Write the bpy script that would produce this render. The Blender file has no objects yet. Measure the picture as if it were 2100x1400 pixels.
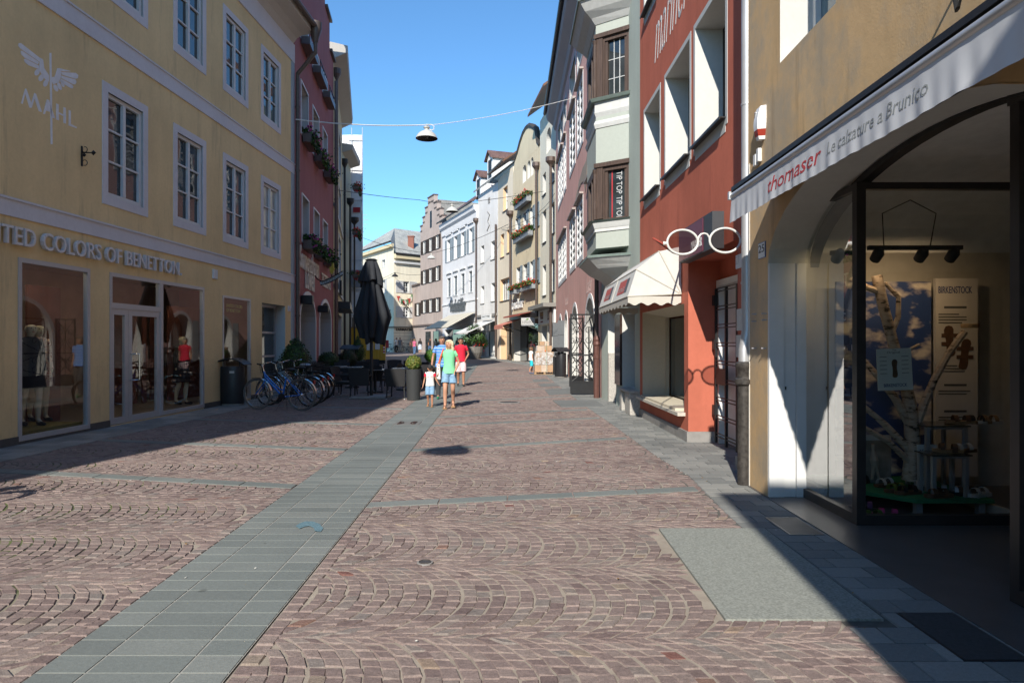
import bpy, bmesh, math, random
import numpy as np
from mathutils import Vector, Matrix
R = math.radians
S = bpy.context.scene
COL = S.collection
rng = random.Random(7)
HZ = 703.0            # horizon row of the 2100 x 1400 photograph
FP = 1400.0           # focal length in its pixels (24 mm on a 36 mm sensor)
EYE = 1.6

def g(y):             # street level: flat, then gently rising away from the viewer
    return 0.0085 * max(0.0, y - 25.0)

def gp(x, y):         # ground point seen at a photograph pixel
    Y = FP * EYE / (y - HZ)
    for _ in range(12):
        Y = FP * (EYE - g(Y)) / (y - HZ)
    return Vector(((x - 1050) / FP * Y, Y, g(Y)))

# ------------------------------------------------------------------ materials
MATS = {}
def _nodes(name):
    m = bpy.data.materials.new(name); m.use_nodes = True
    nt = m.node_tree; nt.nodes.clear()
    o = nt.nodes.new('ShaderNodeOutputMaterial')
    return m, nt, o
def N(nt, t, **k):
    n = nt.nodes.new(t)
    for a, b in k.items():
        if a.startswith('i_'):
            n.inputs[a[2:].replace('_', ' ')].default_value = b
        else:
            setattr(n, a, b)
    return n
def sc(c, f): return (min(1, c[0]*f), min(1, c[1]*f), min(1, c[2]*f), 1)
def ramp(nt, stops):
    r = nt.nodes.new('ShaderNodeValToRGB'); e = r.color_ramp.elements
    while len(e) < len(stops): e.new(0.5)
    for i, (p, c) in enumerate(stops):
        e[i].position = p; e[i].color = (c[0], c[1], c[2], 1)
    return r
def noise(nt, co, scale, detail=4, rough=.55):
    n = N(nt, 'ShaderNodeTexNoise'); n.inputs['Scale'].default_value = scale
    n.inputs['Detail'].default_value = detail; n.inputs['Roughness'].default_value = rough
    nt.links.new(co, n.inputs['Vector']); return n
def mixc(nt, fac, a, b, blend='MIX'):
    m = N(nt, 'ShaderNodeMix', data_type='RGBA', blend_type=blend)
    for s, v in ((m.inputs[0], fac), (m.inputs[6], a), (m.inputs[7], b)):
        if hasattr(v, 'is_output'): nt.links.new(v, s)
        else: s.default_value = v
    return m.outputs[2]
def math2(nt, op, a, b=0.0, clamp=False):
    m = N(nt, 'ShaderNodeMath', operation=op, use_clamp=clamp)
    for s, v in ((m.inputs[0], a), (m.inputs[1], b)):
        if hasattr(v, 'is_output'): nt.links.new(v, s)
        else: s.default_value = v
    return m.outputs[0]

def plain(name, c, rough=.6, metal=0.0, var=.06, scale=9.0, bump=0.0, bscale=60.0, spec=.4, emit=None, sheen=0):
    if name in MATS: return MATS[name]
    m, nt, o = _nodes(name)
    p = N(nt, 'ShaderNodeBsdfPrincipled'); nt.links.new(p.outputs[0], o.inputs[0])
    tc = N(nt, 'ShaderNodeTexCoord').outputs['Object']
    n = noise(nt, tc, scale)
    r = ramp(nt, [(.3, sc(c, 1-var)), (.7, sc(c, 1+var))]); nt.links.new(n.outputs['Fac'], r.inputs[0])
    nt.links.new(r.outputs[0], p.inputs['Base Color'])
    p.inputs['Roughness'].default_value = rough; p.inputs['Metallic'].default_value = metal
    p.inputs['Specular IOR Level'].default_value = spec
    if bump:
        b = noise(nt, tc, bscale, 3); bm_ = N(nt, 'ShaderNodeBump'); bm_.inputs['Strength'].default_value = bump
        bm_.inputs['Distance'].default_value = .02
        nt.links.new(b.outputs['Fac'], bm_.inputs['Height']); nt.links.new(bm_.outputs[0], p.inputs['Normal'])
    if emit:
        p.inputs['Emission Color'].default_value = (*emit[0], 1); p.inputs['Emission Strength'].default_value = emit[1]
    MATS[name] = m; return m

def plaster(name, c, var=.10, streak=.08, stain=None, stain_amt=.0, bump=.12, c2=None, c2_lo=.5, c2_hi=.72, big=.55):
    """lime plaster: cloudy tone, vertical rain streaks, fine grain"""
    if name in MATS: return MATS[name]
    m, nt, o = _nodes(name)
    p = N(nt, 'ShaderNodeBsdfPrincipled'); nt.links.new(p.outputs[0], o.inputs[0])
    p.inputs['Roughness'].default_value = .88; p.inputs['Specular IOR Level'].default_value = .2
    tc = N(nt, 'ShaderNodeTexCoord').outputs['Object']
    n1 = noise(nt, tc, big, 6, .6)
    r1 = ramp(nt, [(.3, sc(c, 1-var)), (.5, sc(c, 1)), (.72, sc(c, 1+var*.7))]); nt.links.new(n1.outputs['Fac'], r1.inputs[0])
    col = r1.outputs[0]
    mp = N(nt, 'ShaderNodeMapping'); mp.inputs['Scale'].default_value = (1.1, 1.1, .14); nt.links.new(tc, mp.inputs[0])
    n2 = noise(nt, mp.outputs[0], 2.0, 5, .6)
    r2 = ramp(nt, [(.30, (1-streak*.8,)*3), (.70, (1+streak*.2,)*3)]); nt.links.new(n2.outputs['Fac'], r2.inputs[0])
    col = mixc(nt, 1.0, col, r2.outputs[0], 'MULTIPLY')
    n4 = noise(nt, tc, 14, 4, .7)
    r4 = ramp(nt, [(.3, (.955,)*3), (.7, (1.035,)*3)]); nt.links.new(n4.outputs['Fac'], r4.inputs[0])
    col = mixc(nt, 1.0, col, r4.outputs[0], 'MULTIPLY')
    if c2:
        n5 = noise(nt, tc, 1.1, 7, .65)
        f = ramp(nt, [(c2_lo, (0, 0, 0)), (c2_hi, (1, 1, 1))]); nt.links.new(n5.outputs['Fac'], f.inputs[0])
        col = mixc(nt, f.outputs[0], col, (*c2, 1))
    if stain:
        n6 = noise(nt, mp.outputs[0], 3.1, 6, .7)
        f = ramp(nt, [(.56, (0, 0, 0)), (.74, (stain_amt,)*3)]); nt.links.new(n6.outputs['Fac'], f.inputs[0])
        col = mixc(nt, f.outputs[0], col, (*stain, 1))
    nt.links.new(col, p.inputs['Base Color'])
    n3 = noise(nt, tc, 55, 4); b = N(nt, 'ShaderNodeBump'); b.inputs['Strength'].default_value = bump; b.inputs['Distance'].default_value = .012
    nb = noise(nt, tc, 2.5, 3); add = math2(nt, 'ADD', math2(nt, 'MULTIPLY', n3.outputs['Fac'], .35), math2(nt, 'MULTIPLY', nb.outputs['Fac'], 1.4))
    nt.links.new(add, b.inputs['Height']); nt.links.new(b.outputs[0], p.inputs['Normal'])
    MATS[name] = m; return m

def glass_dark(name, c=(.02, .028, .032), var=.5, rough=.02, warp=.02):
    """window pane with a dim room behind it"""
    if name in MATS: return MATS[name]
    m, nt, o = _nodes(name)
    p = N(nt, 'ShaderNodeBsdfPrincipled'); nt.links.new(p.outputs[0], o.inputs[0])
    tc = N(nt, 'ShaderNodeTexCoord').outputs['Object']
    n = noise(nt, tc, 1.4, 2); r = ramp(nt, [(.35, sc(c, 1-var)), (.7, sc(c, 1+var))]); nt.links.new(n.outputs['Fac'], r.inputs[0])
    nt.links.new(r.outputs[0], p.inputs['Base Color'])
    p.inputs['Roughness'].default_value = rough; p.inputs['Specular IOR Level'].default_value = .9
    nb = noise(nt, tc, 2.2, 1); b = N(nt, 'ShaderNodeBump'); b.inputs['Strength'].default_value = warp; b.inputs['Distance'].default_value = .1
    nt.links.new(nb.outputs['Fac'], b.inputs['Height']); nt.links.new(b.outputs[0], p.inputs['Normal'])
    MATS[name] = m; return m

def glass_clear(name, tint=(.92, .95, .94), boost=1.0):
    if name in MATS: return MATS[name]
    m, nt, o = _nodes(name)
    t = N(nt, 'ShaderNodeBsdfTransparent'); t.inputs[0].default_value = (*tint, 1)
    gl = N(nt, 'ShaderNodeBsdfGlossy'); gl.inputs['Roughness'].default_value = 0.004
    ge = N(nt, 'ShaderNodeNewGeometry'); dt = N(nt, 'ShaderNodeVectorMath', operation='DOT_PRODUCT')
    nt.links.new(ge.outputs['Normal'], dt.inputs[0]); nt.links.new(ge.outputs['Incoming'], dt.inputs[1])
    k = math2(nt, 'POWER', math2(nt, 'SUBTRACT', 1.0, math2(nt, 'ABSOLUTE', dt.outputs['Value']), True), 5.0)
    fac = math2(nt, 'ADD', math2(nt, 'MULTIPLY', k, .92), .085*boost, True)
    mx = N(nt, 'ShaderNodeMixShader'); nt.links.new(fac, mx.inputs[0])
    nt.links.new(t.outputs[0], mx.inputs[1]); nt.links.new(gl.outputs[0], mx.inputs[2]); nt.links.new(mx.outputs[0], o.inputs[0])
    MATS[name] = m; return m

def tiles(name, c, scale=6.0, var=.2, rough=.7):
    """roof tiles: rows of scallops from a brick pattern"""
    if name in MATS: return MATS[name]
    m, nt, o = _nodes(name)
    p = N(nt, 'ShaderNodeBsdfPrincipled'); nt.links.new(p.outputs[0], o.inputs[0]); p.inputs['Roughness'].default_value = rough
    tc = N(nt, 'ShaderNodeTexCoord').outputs['UV']
    b = N(nt, 'ShaderNodeTexBrick'); b.inputs['Scale'].default_value = scale
    b.inputs['Color1'].default_value = sc(c, 1-var); b.inputs['Color2'].default_value = sc(c, 1+var); b.inputs['Mortar'].default_value = sc(c, .35)
    b.inputs['Mortar Size'].default_value = .03; b.inputs['Brick Width'].default_value = .5; b.inputs['Row Height'].default_value = .5
    nt.links.new(tc, b.inputs['Vector']); n = noise(nt, tc, 1.2, 5)
    r = ramp(nt, [(.3, (.7, .7, .72)), (.7, (1.15, 1.12, 1.08))]); nt.links.new(n.outputs['Fac'], r.inputs[0])
    nt.links.new(mixc(nt, 1.0, b.outputs['Color'], r.outputs[0], 'MULTIPLY'), p.inputs['Base Color'])
    bu = N(nt, 'ShaderNodeBump'); bu.inputs['Strength'].default_value = .5; nt.links.new(b.outputs['Fac'], bu.inputs['Height']); bu.invert = True
    nt.links.new(bu.outputs[0], p.inputs['Normal'])
    MATS[name] = m; return m

def by_attr(name, stops, rough=.8, gran=.0, gscale=220, bump=.2, bscale=50, blot=.12, spec=.3, gum=0):
    """stone whose tone comes from a per-face random number, with grain"""
    if name in MATS: return MATS[name]
    m, nt, o = _nodes(name)
    p = N(nt, 'ShaderNodeBsdfPrincipled'); nt.links.new(p.outputs[0], o.inputs[0])
    p.inputs['Roughness'].default_value = rough; p.inputs['Specular IOR Level'].default_value = spec
    a = N(nt, 'ShaderNodeAttribute'); a.attribute_name = 'rnd'
    r = ramp(nt, stops); nt.links.new(a.outputs['Fac'], r.inputs[0])
    tc = N(nt, 'ShaderNodeTexCoord').outputs['Object']
    n = noise(nt, tc, bscale, 5, .7); rr = ramp(nt, [(.3, (1-blot,)*3), (.7, (1+blot,)*3)]); nt.links.new(n.outputs['Fac'], rr.inputs[0])
    col = mixc(nt, 1.0, r.outputs[0], rr.outputs[0], 'MULTIPLY')
    nl = noise(nt, tc, .7, 6, .65); rl = ramp(nt, [(.30, (.84,)*3), (.5, (1,)*3), (.7, (1.10,)*3)]); nt.links.new(nl.outputs['Fac'], rl.inputs[0])
    col = mixc(nt, 1.0, col, rl.outputs[0], 'MULTIPLY')
    if gum:
        vo = N(nt, 'ShaderNodeTexVoronoi'); vo.inputs['Scale'].default_value = gum; nt.links.new(tc, vo.inputs['Vector'])
        rg = ramp(nt, [(.035, (.62,)*3), (.055, (1,)*3)]); nt.links.new(vo.outputs['Distance'], rg.inputs[0]); col = mixc(nt, 1.0, col, rg.outputs[0], 'MULTIPLY')
    if gran:
        n2 = noise(nt, tc, gscale, 2, .8); r2 = ramp(nt, [(.36, (1-gran,)*3), (.64, (1+gran,)*3)]); nt.links.new(n2.outputs['Fac'], r2.inputs[0])
        col = mixc(nt, 1.0, col, r2.outputs[0], 'MULTIPLY')
    nt.links.new(col, p.inputs['Base Color'])
    b = N(nt, 'ShaderNodeBump'); b.inputs['Strength'].default_value = bump; b.inputs['Distance'].default_value = .01
    nt.links.new(n.outputs['Fac'], b.inputs['Height']); nt.links.new(b.outputs[0], p.inputs['Normal'])
    MATS[name] = m; return m

def spots(name, bg, fg, scale=18, thr=.42, rough=.8):
    """printed cloth: blotches of one colour on another"""
    if name in MATS: return MATS[name]
    m, nt, o = _nodes(name)
    p = N(nt, 'ShaderNodeBsdfPrincipled'); nt.links.new(p.outputs[0], o.inputs[0]); p.inputs['Roughness'].default_value = rough
    tc = N(nt, 'ShaderNodeTexCoord').outputs['Object']
    v = N(nt, 'ShaderNodeTexVoronoi'); v.inputs['Scale'].default_value = scale; nt.links.new(tc, v.inputs['Vector'])
    r = ramp(nt, [(thr-.03, fg), (thr, bg)]); nt.links.new(v.outputs['Distance'], r.inputs[0])
    nt.links.new(r.outputs[0], p.inputs['Base Color']); MATS[name] = m; return m

def stripes(name, cols, axis=2, scale=10.0, rough=.85):
    """bands of colour along one axis of the object"""
    if name in MATS: return MATS[name]
    m, nt, o = _nodes(name)
    p = N(nt, 'ShaderNodeBsdfPrincipled'); nt.links.new(p.outputs[0], o.inputs[0]); p.inputs['Roughness'].default_value = rough
    tc = N(nt, 'ShaderNodeTexCoord').outputs['Object']
    s = N(nt, 'ShaderNodeSeparateXYZ'); nt.links.new(tc, s.inputs[0])
    f = math2(nt, 'FRACT', math2(nt, 'MULTIPLY', s.outputs[axis], scale))
    r = ramp(nt, cols); r.color_ramp.interpolation = 'CONSTANT'; nt.links.new(f, r.inputs[0])
    nt.links.new(r.outputs[0], p.inputs['Base Color']); MATS[name] = m; return m

def wood(name, c, c2, scale=(1, 1, 12), rough=.7):
    if name in MATS: return MATS[name]
    m, nt, o = _nodes(name)
    p = N(nt, 'ShaderNodeBsdfPrincipled'); nt.links.new(p.outputs[0], o.inputs[0]); p.inputs['Roughness'].default_value = rough
    tc = N(nt, 'ShaderNodeTexCoord').outputs['Object']
    mp = N(nt, 'ShaderNodeMapping'); mp.inputs['Scale'].default_value = scale; nt.links.new(tc, mp.inputs[0])
    n = noise(nt, mp.outputs[0], 3, 7, .7); r = ramp(nt, [(.3, c), (.7, c2)]); nt.links.new(n.outputs['Fac'], r.inputs[0])
    nt.links.new(r.outputs[0], p.inputs['Base Color'])
    b = N(nt, 'ShaderNodeBump'); b.inputs['Strength'].default_value = .3; b.inputs['Distance'].default_value = .01
    nt.links.new(n.outputs['Fac'], b.inputs['Height']); nt.links.new(b.outputs[0], p.inputs['Normal'])
    MATS[name] = m; return m

# ------------------------------------------------------------------ mesh builder
class MB:
    def __init__(s): s.v = []; s.f = []; s.m = []
    def add(s, vs, fs, mi=0):
        k = len(s.v); s.v += [tuple(v) for v in vs]; s.f += [tuple(i+k for i in f) for f in fs]; s.m += [mi]*len(fs)
    def quad(s, a, b, c, d, mi=0): s.add([a, b, c, d], [(0, 1, 2, 3)], mi)
    def poly(s, pts, mi=0): s.add(pts, [tuple(range(len(pts)))], mi)
    def hexa(s, p, mi=0):   # 8 corners, bottom ring then top ring
        s.add(p, [(3, 2, 1, 0), (4, 5, 6, 7), (0, 1, 5, 4), (1, 2, 6, 5), (2, 3, 7, 6), (3, 0, 4, 7)], mi)
    def box(s, x0, x1, y0, y1, z0, z1, mi=0, M=None):
        p = [Vector(c) for c in ((x0, y0, z0), (x1, y0, z0), (x1, y1, z0), (x0, y1, z0), (x0, y0, z1), (x1, y0, z1), (x1, y1, z1), (x0, y1, z1))]
        if M is not None: p = [M @ q for q in p]
        s.hexa(p, mi)
    def tube(s, pts, r, n=8, mi=0, caps=True, closed=False):
        pts = [Vector(p) for p in pts]; k = len(pts)
        rs = r if isinstance(r, (list, tuple)) else [r]*k
        vs = []; prev = None
        for i, p in enumerate(pts):
            if closed: t = pts[(i+1) % k] - pts[i-1]
            else: t = pts[min(i+1, k-1)] - pts[max(i-1, 0)]
            if t.length < 1e-9: t = Vector((0, 0, 1))
            t.normalize()
            if prev is None:
                a = t.orthogonal().normalized()
            else:
                a = prev - t*prev.dot(t)
                a = a.normalized() if a.length > 1e-6 else t.orthogonal().normalized()
            prev = a; b = t.cross(a)
            for j in range(n):
                w = 2*math.pi*j/n; vs.append(p + (a*math.cos(w) + b*math.sin(w))*rs[i])
        fs = []
        for i in range(k if closed else k-1):
            i2 = (i+1) % k
            for j in range(n):
                j2 = (j+1) % n; fs.append((i*n+j, i*n+j2, i2*n+j2, i2*n+j))
        if caps and not closed:
            fs.append(tuple(range(n-1, -1, -1))); fs.append(tuple((k-1)*n+j for j in range(n)))
        s.add(vs, fs, mi)
    def lathe(s, prof, n=20, c=(0, 0, 0), mi=0, M=None, cap=True):
        vs = []; c = Vector(c)
        for r, z in prof:
            for j in range(n):
                w = 2*math.pi*j/n; q = Vector((r*math.cos(w), r*math.sin(w), z)); vs.append((M @ q if M is not None else q) + c)
        fs = [(i*n+j, i*n+(j+1) % n, (i+1)*n+(j+1) % n, (i+1)*n+j) for i in range(len(prof)-1) for j in range(n)]
        if cap:
            fs.append(tuple(range(n-1, -1, -1))); fs.append(tuple((len(prof)-1)*n+j for j in range(n)))
        s.add(vs, fs, mi)
    def sphere(s, c, r, n=12, k=8, mi=0):
        if not isinstance(r, (tuple, list)): r = (r, r, r)
        vs = []; c = Vector(c)
        for i in range(k+1):
            a = math.pi*i/k
            for j in range(n):
                w = 2*math.pi*j/n; vs.append(c + Vector((r[0]*math.sin(a)*math.cos(w), r[1]*math.sin(a)*math.sin(w), r[2]*math.cos(a))))
        s.add(vs, [(i*n+j, (i+1)*n+j, (i+1)*n+(j+1) % n, i*n+(j+1) % n) for i in range(k) for j in range(n)], mi)
    def prism(s, poly, fr, h0, h1, mi=0):   # poly of (a,b); fr(a,b,h) -> point
        n = len(poly); vs = [fr(a, b, h0) for a, b in poly] + [fr(a, b, h1) for a, b in poly]
        s.add(vs, [tuple(range(n-1, -1, -1)), tuple(range(n, 2*n))] + [(i, (i+1) % n, n+(i+1) % n, n+i) for i in range(n)], mi)
    def leaves(s, pts, nrm, size, r, mi=0, asp=.55):
        for p, q in zip(pts, nrm):
            t = Vector((r.uniform(-1, 1), r.uniform(-1, 1), r.uniform(-1, 1))).cross(q)
            if t.length < 1e-4: continue
            t.normalize(); b = q.cross(t).normalized(); z = size*r.uniform(.7, 1.3)
            p = Vector(p); s.add([p - t*z, p + b*z*asp, p + t*z, p - b*z*asp], [(0, 1, 2, 3)], mi)

ROOT = {}
def build(name, mb, mats, parent=None, smooth=False, recalc=True, bevel=0):
    me = bpy.data.meshes.new(name)
    me.from_pydata([tuple(v) for v in mb.v], [], mb.f)
    if not isinstance(mats, (list, tuple)): mats = [mats]
    for m in mats: me.materials.append(m)
    if len(mats) > 1: me.polygons.foreach_set('material_index', mb.m)
    if recalc and len(mb.f) < 30000:
        b = bmesh.new(); b.from_mesh(me); bmesh.ops.recalc_face_normals(b, faces=b.faces)
        if bevel: bmesh.ops.bevel(b, geom=[e for e in b.edges if len(e.link_faces) == 2 and e.calc_face_angle(0) > .6], offset=bevel, segments=2, affect='EDGES', profile=.5, clamp_overlap=True)
        b.to_mesh(me); b.free()
    if smooth:
        me.polygons.foreach_set('use_smooth', [True]*len(me.polygons))
        if smooth != 2:
            try: me.set_sharp_from_angle(angle=R(40))
            except Exception: pass
    o = bpy.data.objects.new(name, me); COL.objects.link(o)
    if parent is not None:
        o.parent = parent
        if parent in ROOT: o.matrix_parent_inverse = Matrix.Translation(-Vector(ROOT[parent]))
    return o
def tag(o, label=None, cat=None, group=None, kind=None):
    for k, v in (('label', label), ('category', cat), ('group', group), ('kind', kind)):
        if v: o[k] = v
    return o
def thing(name, label, cat, loc=(0, 0, 0), rz=0.0, group=None, world=False):
    o = bpy.data.objects.new(name, None); COL.objects.link(o)
    o.location = loc; o.rotation_euler = (0, 0, rz); o.empty_display_size = .1
    if world: ROOT[o] = tuple(loc)
    return tag(o, label, cat, group)
def copy_tree(o, loc=None, rz=None, label=None, group=None, scale=None, parent=None):
    c = o.copy(); COL.objects.link(c)
    if parent is not None: c.parent = parent
    if loc is not None: c.location = loc
    if rz is not None: c.rotation_euler = (0, 0, rz)
    if scale: c.scale = (scale,)*3
    if label: c['label'] = label
    if group: c['group'] = group
    for ch in list(o.children): copy_tree(ch, parent=c)
    return c

TXT = {}
def text_mb(body, size=1.0, ext=.01, shear=0.0, offset=0.0, space=1.0, res=3):
    key = (body, ext/size, shear, offset/size, space, res)
    if key not in TXT:
        cu = bpy.data.curves.new('txt', 'FONT'); cu.body = body; cu.size = 1.0; cu.extrude = ext/size; cu.shear = shear
        cu.offset = offset/size; cu.space_character = space; cu.resolution_u = res
        o = bpy.data.objects.new('txt', cu); COL.objects.link(o)
        dg = bpy.context.evaluated_depsgraph_get(); dg.update()
        me = bpy.data.meshes.new_from_object(o.evaluated_get(dg))
        TXT[key] = ([v.co.copy() for v in me.vertices], [tuple(p.vertices) for p in me.polygons])
        bpy.data.objects.remove(o); bpy.data.curves.remove(cu); bpy.data.meshes.remove(me)
    vs, fs = TXT[key]
    return [v*size for v in vs], fs
def put_text(mb, body, fr, w=None, h=None, size=1.0, mi=0, align='L', **k):
    """text laid on fr(x, y, depth); w, h stretch its box"""
    vs, fs = text_mb(body, size=size, **k)
    xs = [v.x for v in vs]; ys = [v.y for v in vs]; x0, x1, y0, y1 = min(xs), max(xs), min(ys), max(ys)
    sx = w/(x1-x0) if w else 1.0; sy = h/(y1-y0) if h else (sx if w and not h else 1.0)
    if h and not w: sx = sy
    tot = (x1-x0)*sx; ox = {'L': 0, 'C': -tot/2, 'R': -tot}[align]
    mb.add([fr((v.x-x0)*sx+ox, (v.y-y0)*sy, v.z) for v in vs], fs, mi)

# ------------------------------------------------------------------ facades
class Fac:
    """a vertical wall from A to B (plan); u runs along it, d is the distance out from it"""
    def __init__(s, A, B, side):
        s.A = Vector(A); s.B = Vector(B); s.t = (s.B - s.A); s.L = s.t.length; s.t.normalize()
        s.n = Vector((-s.t.y, s.t.x))*side; s.side = side
    def P(s, u, z, d=0.0):
        q = s.A + s.t*u + s.n*d; return Vector((q.x, q.y, z))
    def px(s, x, y, d=0.0):
        r = Vector(((x-1050)/FP, 1.0)); A = s.A + s.n*d
        t = A.dot(s.n)/r.dot(s.n); q = r*t
        return (q - A).dot(s.t), EYE + (HZ-y)/FP*t
    def rect(s, xl, xr, yt, yb, d=0.0):
        u0, z1 = s.px(xl, yt, d); _, z0 = s.px(xl, yb, d); u1, _ = s.px(xr, yt, d)
        return (min(u0, u1), max(u0, u1), z0, z1)
    def box(s, mb, u0, u1, z0, z1, d0, d1, mi=0):
        mb.hexa([s.P(u0, z0, d0), s.P(u1, z0, d0), s.P(u1, z0, d1), s.P(u0, z0, d1), s.P(u0, z1, d0), s.P(u1, z1, d0), s.P(u1, z1, d1), s.P(u0, z1, d1)], mi)
    def fr(s, u, z, d=0.0, flip=None):
        """frame for text: reading direction as seen from the street"""
        sg = 1 if s.side < 0 else -1
        return lambda a, b, h: s.P(u + sg*a, z + b, d + h)
    def arch(s, o, n=14):
        """outline points (u,z) of the arch from left spring to right spring"""
        u0, u1, z1, rise = o['u0'], o['u1'], o['z1'], o['rise']; c = (u0+u1)/2; w = (u1-u0)/2; zs = z1-rise
        return [(c - w*math.cos(math.pi*i/n), zs + rise*math.sin(math.pi*i/n)) for i in range(n+1)]
    def wall(s, mb, u0, u1, z0, z1, ops, mi=0, ri=1, d=0.0):
        us = sorted({u0, u1, *[min(max(o[k], u0), u1) for o in ops for k in ('u0', 'u1')]})
        zs = sorted({z0, z1, *[min(max(o[k], z0), z1) for o in ops for k in ('z0', 'z1')]})
        for i in range(len(us)-1):
            for j in range(len(zs)-1):
                a, b, c, e = us[i], us[i+1], zs[j], zs[j+1]; mu, mz = (a+b)/2, (c+e)/2
                if b-a < 1e-5 or e-c < 1e-5: continue
                if any(o['u0'] < mu < o['u1'] and o['z0'] < mz < o['z1'] for o in ops): continue
                mb.quad(s.P(a, c, d), s.P(b, c, d), s.P(b, e, d), s.P(a, e, d), mi)
        for o in ops:
            dp = o.get('dep', .2); sp = o.get('splay', 0); r_ = o.get('ri', ri); k0, k1 = o['u0'], o['u1']
            if o.get('rise'):
                pts = s.arch(o); m = len(pts)//2
                for k in range(m): mb.add([s.P(k0, o['z1'], d), s.P(*pts[k], d), s.P(*pts[k+1], d)], [(0, 1, 2)], mi)
                for k in range(m, len(pts)-1): mb.add([s.P(k1, o['z1'], d), s.P(*pts[k], d), s.P(*pts[k+1], d)], [(0, 1, 2)], mi)
                ring = [(k0, o['z0'])] + pts + [(k1, o['z0'])]
            else:
                ring = [(k0, o['z0']), (k0, o['z1']), (k1, o['z1']), (k1, o['z0'])]
            c = (k0+k1)/2; f = 1 - 2*sp/(k1-k0); zt = o['z1']
            inn = [(c + (a-c)*f, (b if b < zt-1e-4 or not sp else b - sp*.5)) for a, b in ring]
            for k in range(len(ring)-1):
                mb.quad(s.P(*ring[k], d), s.P(*ring[k+1], d), s.P(*inn[k+1], d-dp), s.P(*inn[k], d-dp), r_)
            if not o.get('nosill'): mb.quad(s.P(*ring[0], d), s.P(*ring[-1], d), s.P(*inn[-1], d-dp), s.P(*inn[0], d-dp), r_)
    def body(s, mb, u0, u1, z0, z1, D, mi=0, front=.6):
        s.box(mb, u0+.03, u1-.03, z0, z1-.02, -D, -front, mi)
        for u in (u0, u1): mb.quad(s.P(u, z0, 0), s.P(u, z1, 0), s.P(u, z1, -front-.02), s.P(u, z0, -front-.02), mi)
        mb.quad(s.P(u0, z1, 0), s.P(u1, z1, 0), s.P(u1, z1, -front-.02), s.P(u0, z1, -front-.02), mi)

def op(r, dep=.2, **k):
    return dict(u0=r[0], u1=r[1], z0=r[2], z1=r[3], dep=dep, **k)

def window(F, parent, r, dep=.12, cols=2, rows=3, fw=.06, mw=.03, fm=None, gm=None, surround=0, sm=None, sill=None, slm=None,
           post=0, name='window', inset=0, sproud=.015, shutters=None, shm=None, d=0.0, slats=True, shw=None, mi_h=None):
    """casement in opening r: frame > pane, surround, sill, shutters"""
    u0, u1, z0, z1 = r; f = MB(); a, b, c, e = u0+inset, u1-inset, z0+inset*0, z1-inset*.5
    d0, d1 = d-dep-.05, d-dep+.012
    F.box(f, a, a+fw, c, e, d0, d1); F.box(f, b-fw, b, c, e, d0, d1)
    F.box(f, a+fw, b-fw, c, c+fw*1.2, d0, d1); F.box(f, a+fw, b-fw, e-fw, e, d0, d1)
    iw = b-a-2*fw; zi0, zi1 = c+fw*1.2, e-fw
    hs = mi_h or [(k/rows) for k in range(1, rows)]
    cs = [a+fw+iw*k/cols for k in range(1, cols)]
    for k, x in enumerate(cs):
        w = max(mw, post) if (cols % 2 == 0 and k == cols//2-1) else mw
        F.box(f, x-w/2, x+w/2, zi0, zi1, d0+.012, d1+(.008 if w > mw else -.006))
    for h in hs:
        z = zi0+(zi1-zi0)*h; F.box(f, a+fw, b-fw, z-mw/2, z+mw/2, d0+.014, d1-.010)
    w = build(name, f, fm, parent)
    p = MB(); F.box(p, a+fw*.5, b-fw*.5, c+fw*.5, e-fw*.5, d0-.03, d0+.008); build('pane', p, gm, w)
    if surround:
        q = MB(); s_ = surround
        for (x0, x1, y0, y1) in ((u0-s_, u0, z0-s_, z1+s_), (u1, u1+s_, z0-s_, z1+s_), (u0, u1, z1, z1+s_), (u0, u1, z0-s_, z0)):
            F.box(q, x0, x1, y0, y1, d-.03, d+sproud)
        build('surround', q, sm, w)
    if sill:
        q = MB(); F.box(q, u0-sill, u1+sill, z0-.05, z0-.004, d-dep+.02, d+.07); build('sill', q, slm, w)
    if shutters:
        sw = shw or (u1-u0)*.5
        for side in shutters:
            q = MB(); x0, x1 = (u0-sw-.02, u0-.02) if side == 'l' else (u1+.02, u1+sw+.02)
            y0, y1, t = z0-.02, z1+.02, .05; k = min(.07, sw*.18)
            F.box(q, x0, x0+k, y0, y1, d+.02, d+.02+t); F.box(q, x1-k, x1, y0, y1, d+.02, d+.02+t)
            for yy in (y0, (y0+y1)/2-k/2, y1-k): F.box(q, x0+k, x1-k, yy, yy+k, d+.02, d+.02+t)
            ns = max(4, int((y1-y0)/.12))
            for i in range(ns):
                z = y0+k+(y1-y0-2*k)*(i+.5)/ns
                q.hexa([F.P(x0+k, z-.045, d+.05), F.P(x1-k, z-.045, d+.05), F.P(x1-k, z-.03, d+.055), F.P(x0+k, z-.03, d+.055),
                        F.P(x0+k, z+.03, d+.03), F.P(x1-k, z+.03, d+.03), F.P(x1-k, z+.045, d+.035), F.P(x0+k, z+.045, d+.035)])
            build('shutter', q, shm, w)
    return w

def uvproj(o, ex, ey, org=(0, 0, 0)):
    me = o.data; uv = me.uv_layers.new(name='UVMap'); org = Vector(org); ex = Vector(ex); ey = Vector(ey)
    co = [v.co for v in me.vertices]
    for l in me.loops:
        q = co[l.vertex_index]-org; uv.data[l.index].uv = (q.dot(ex), q.dot(ey))
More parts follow.
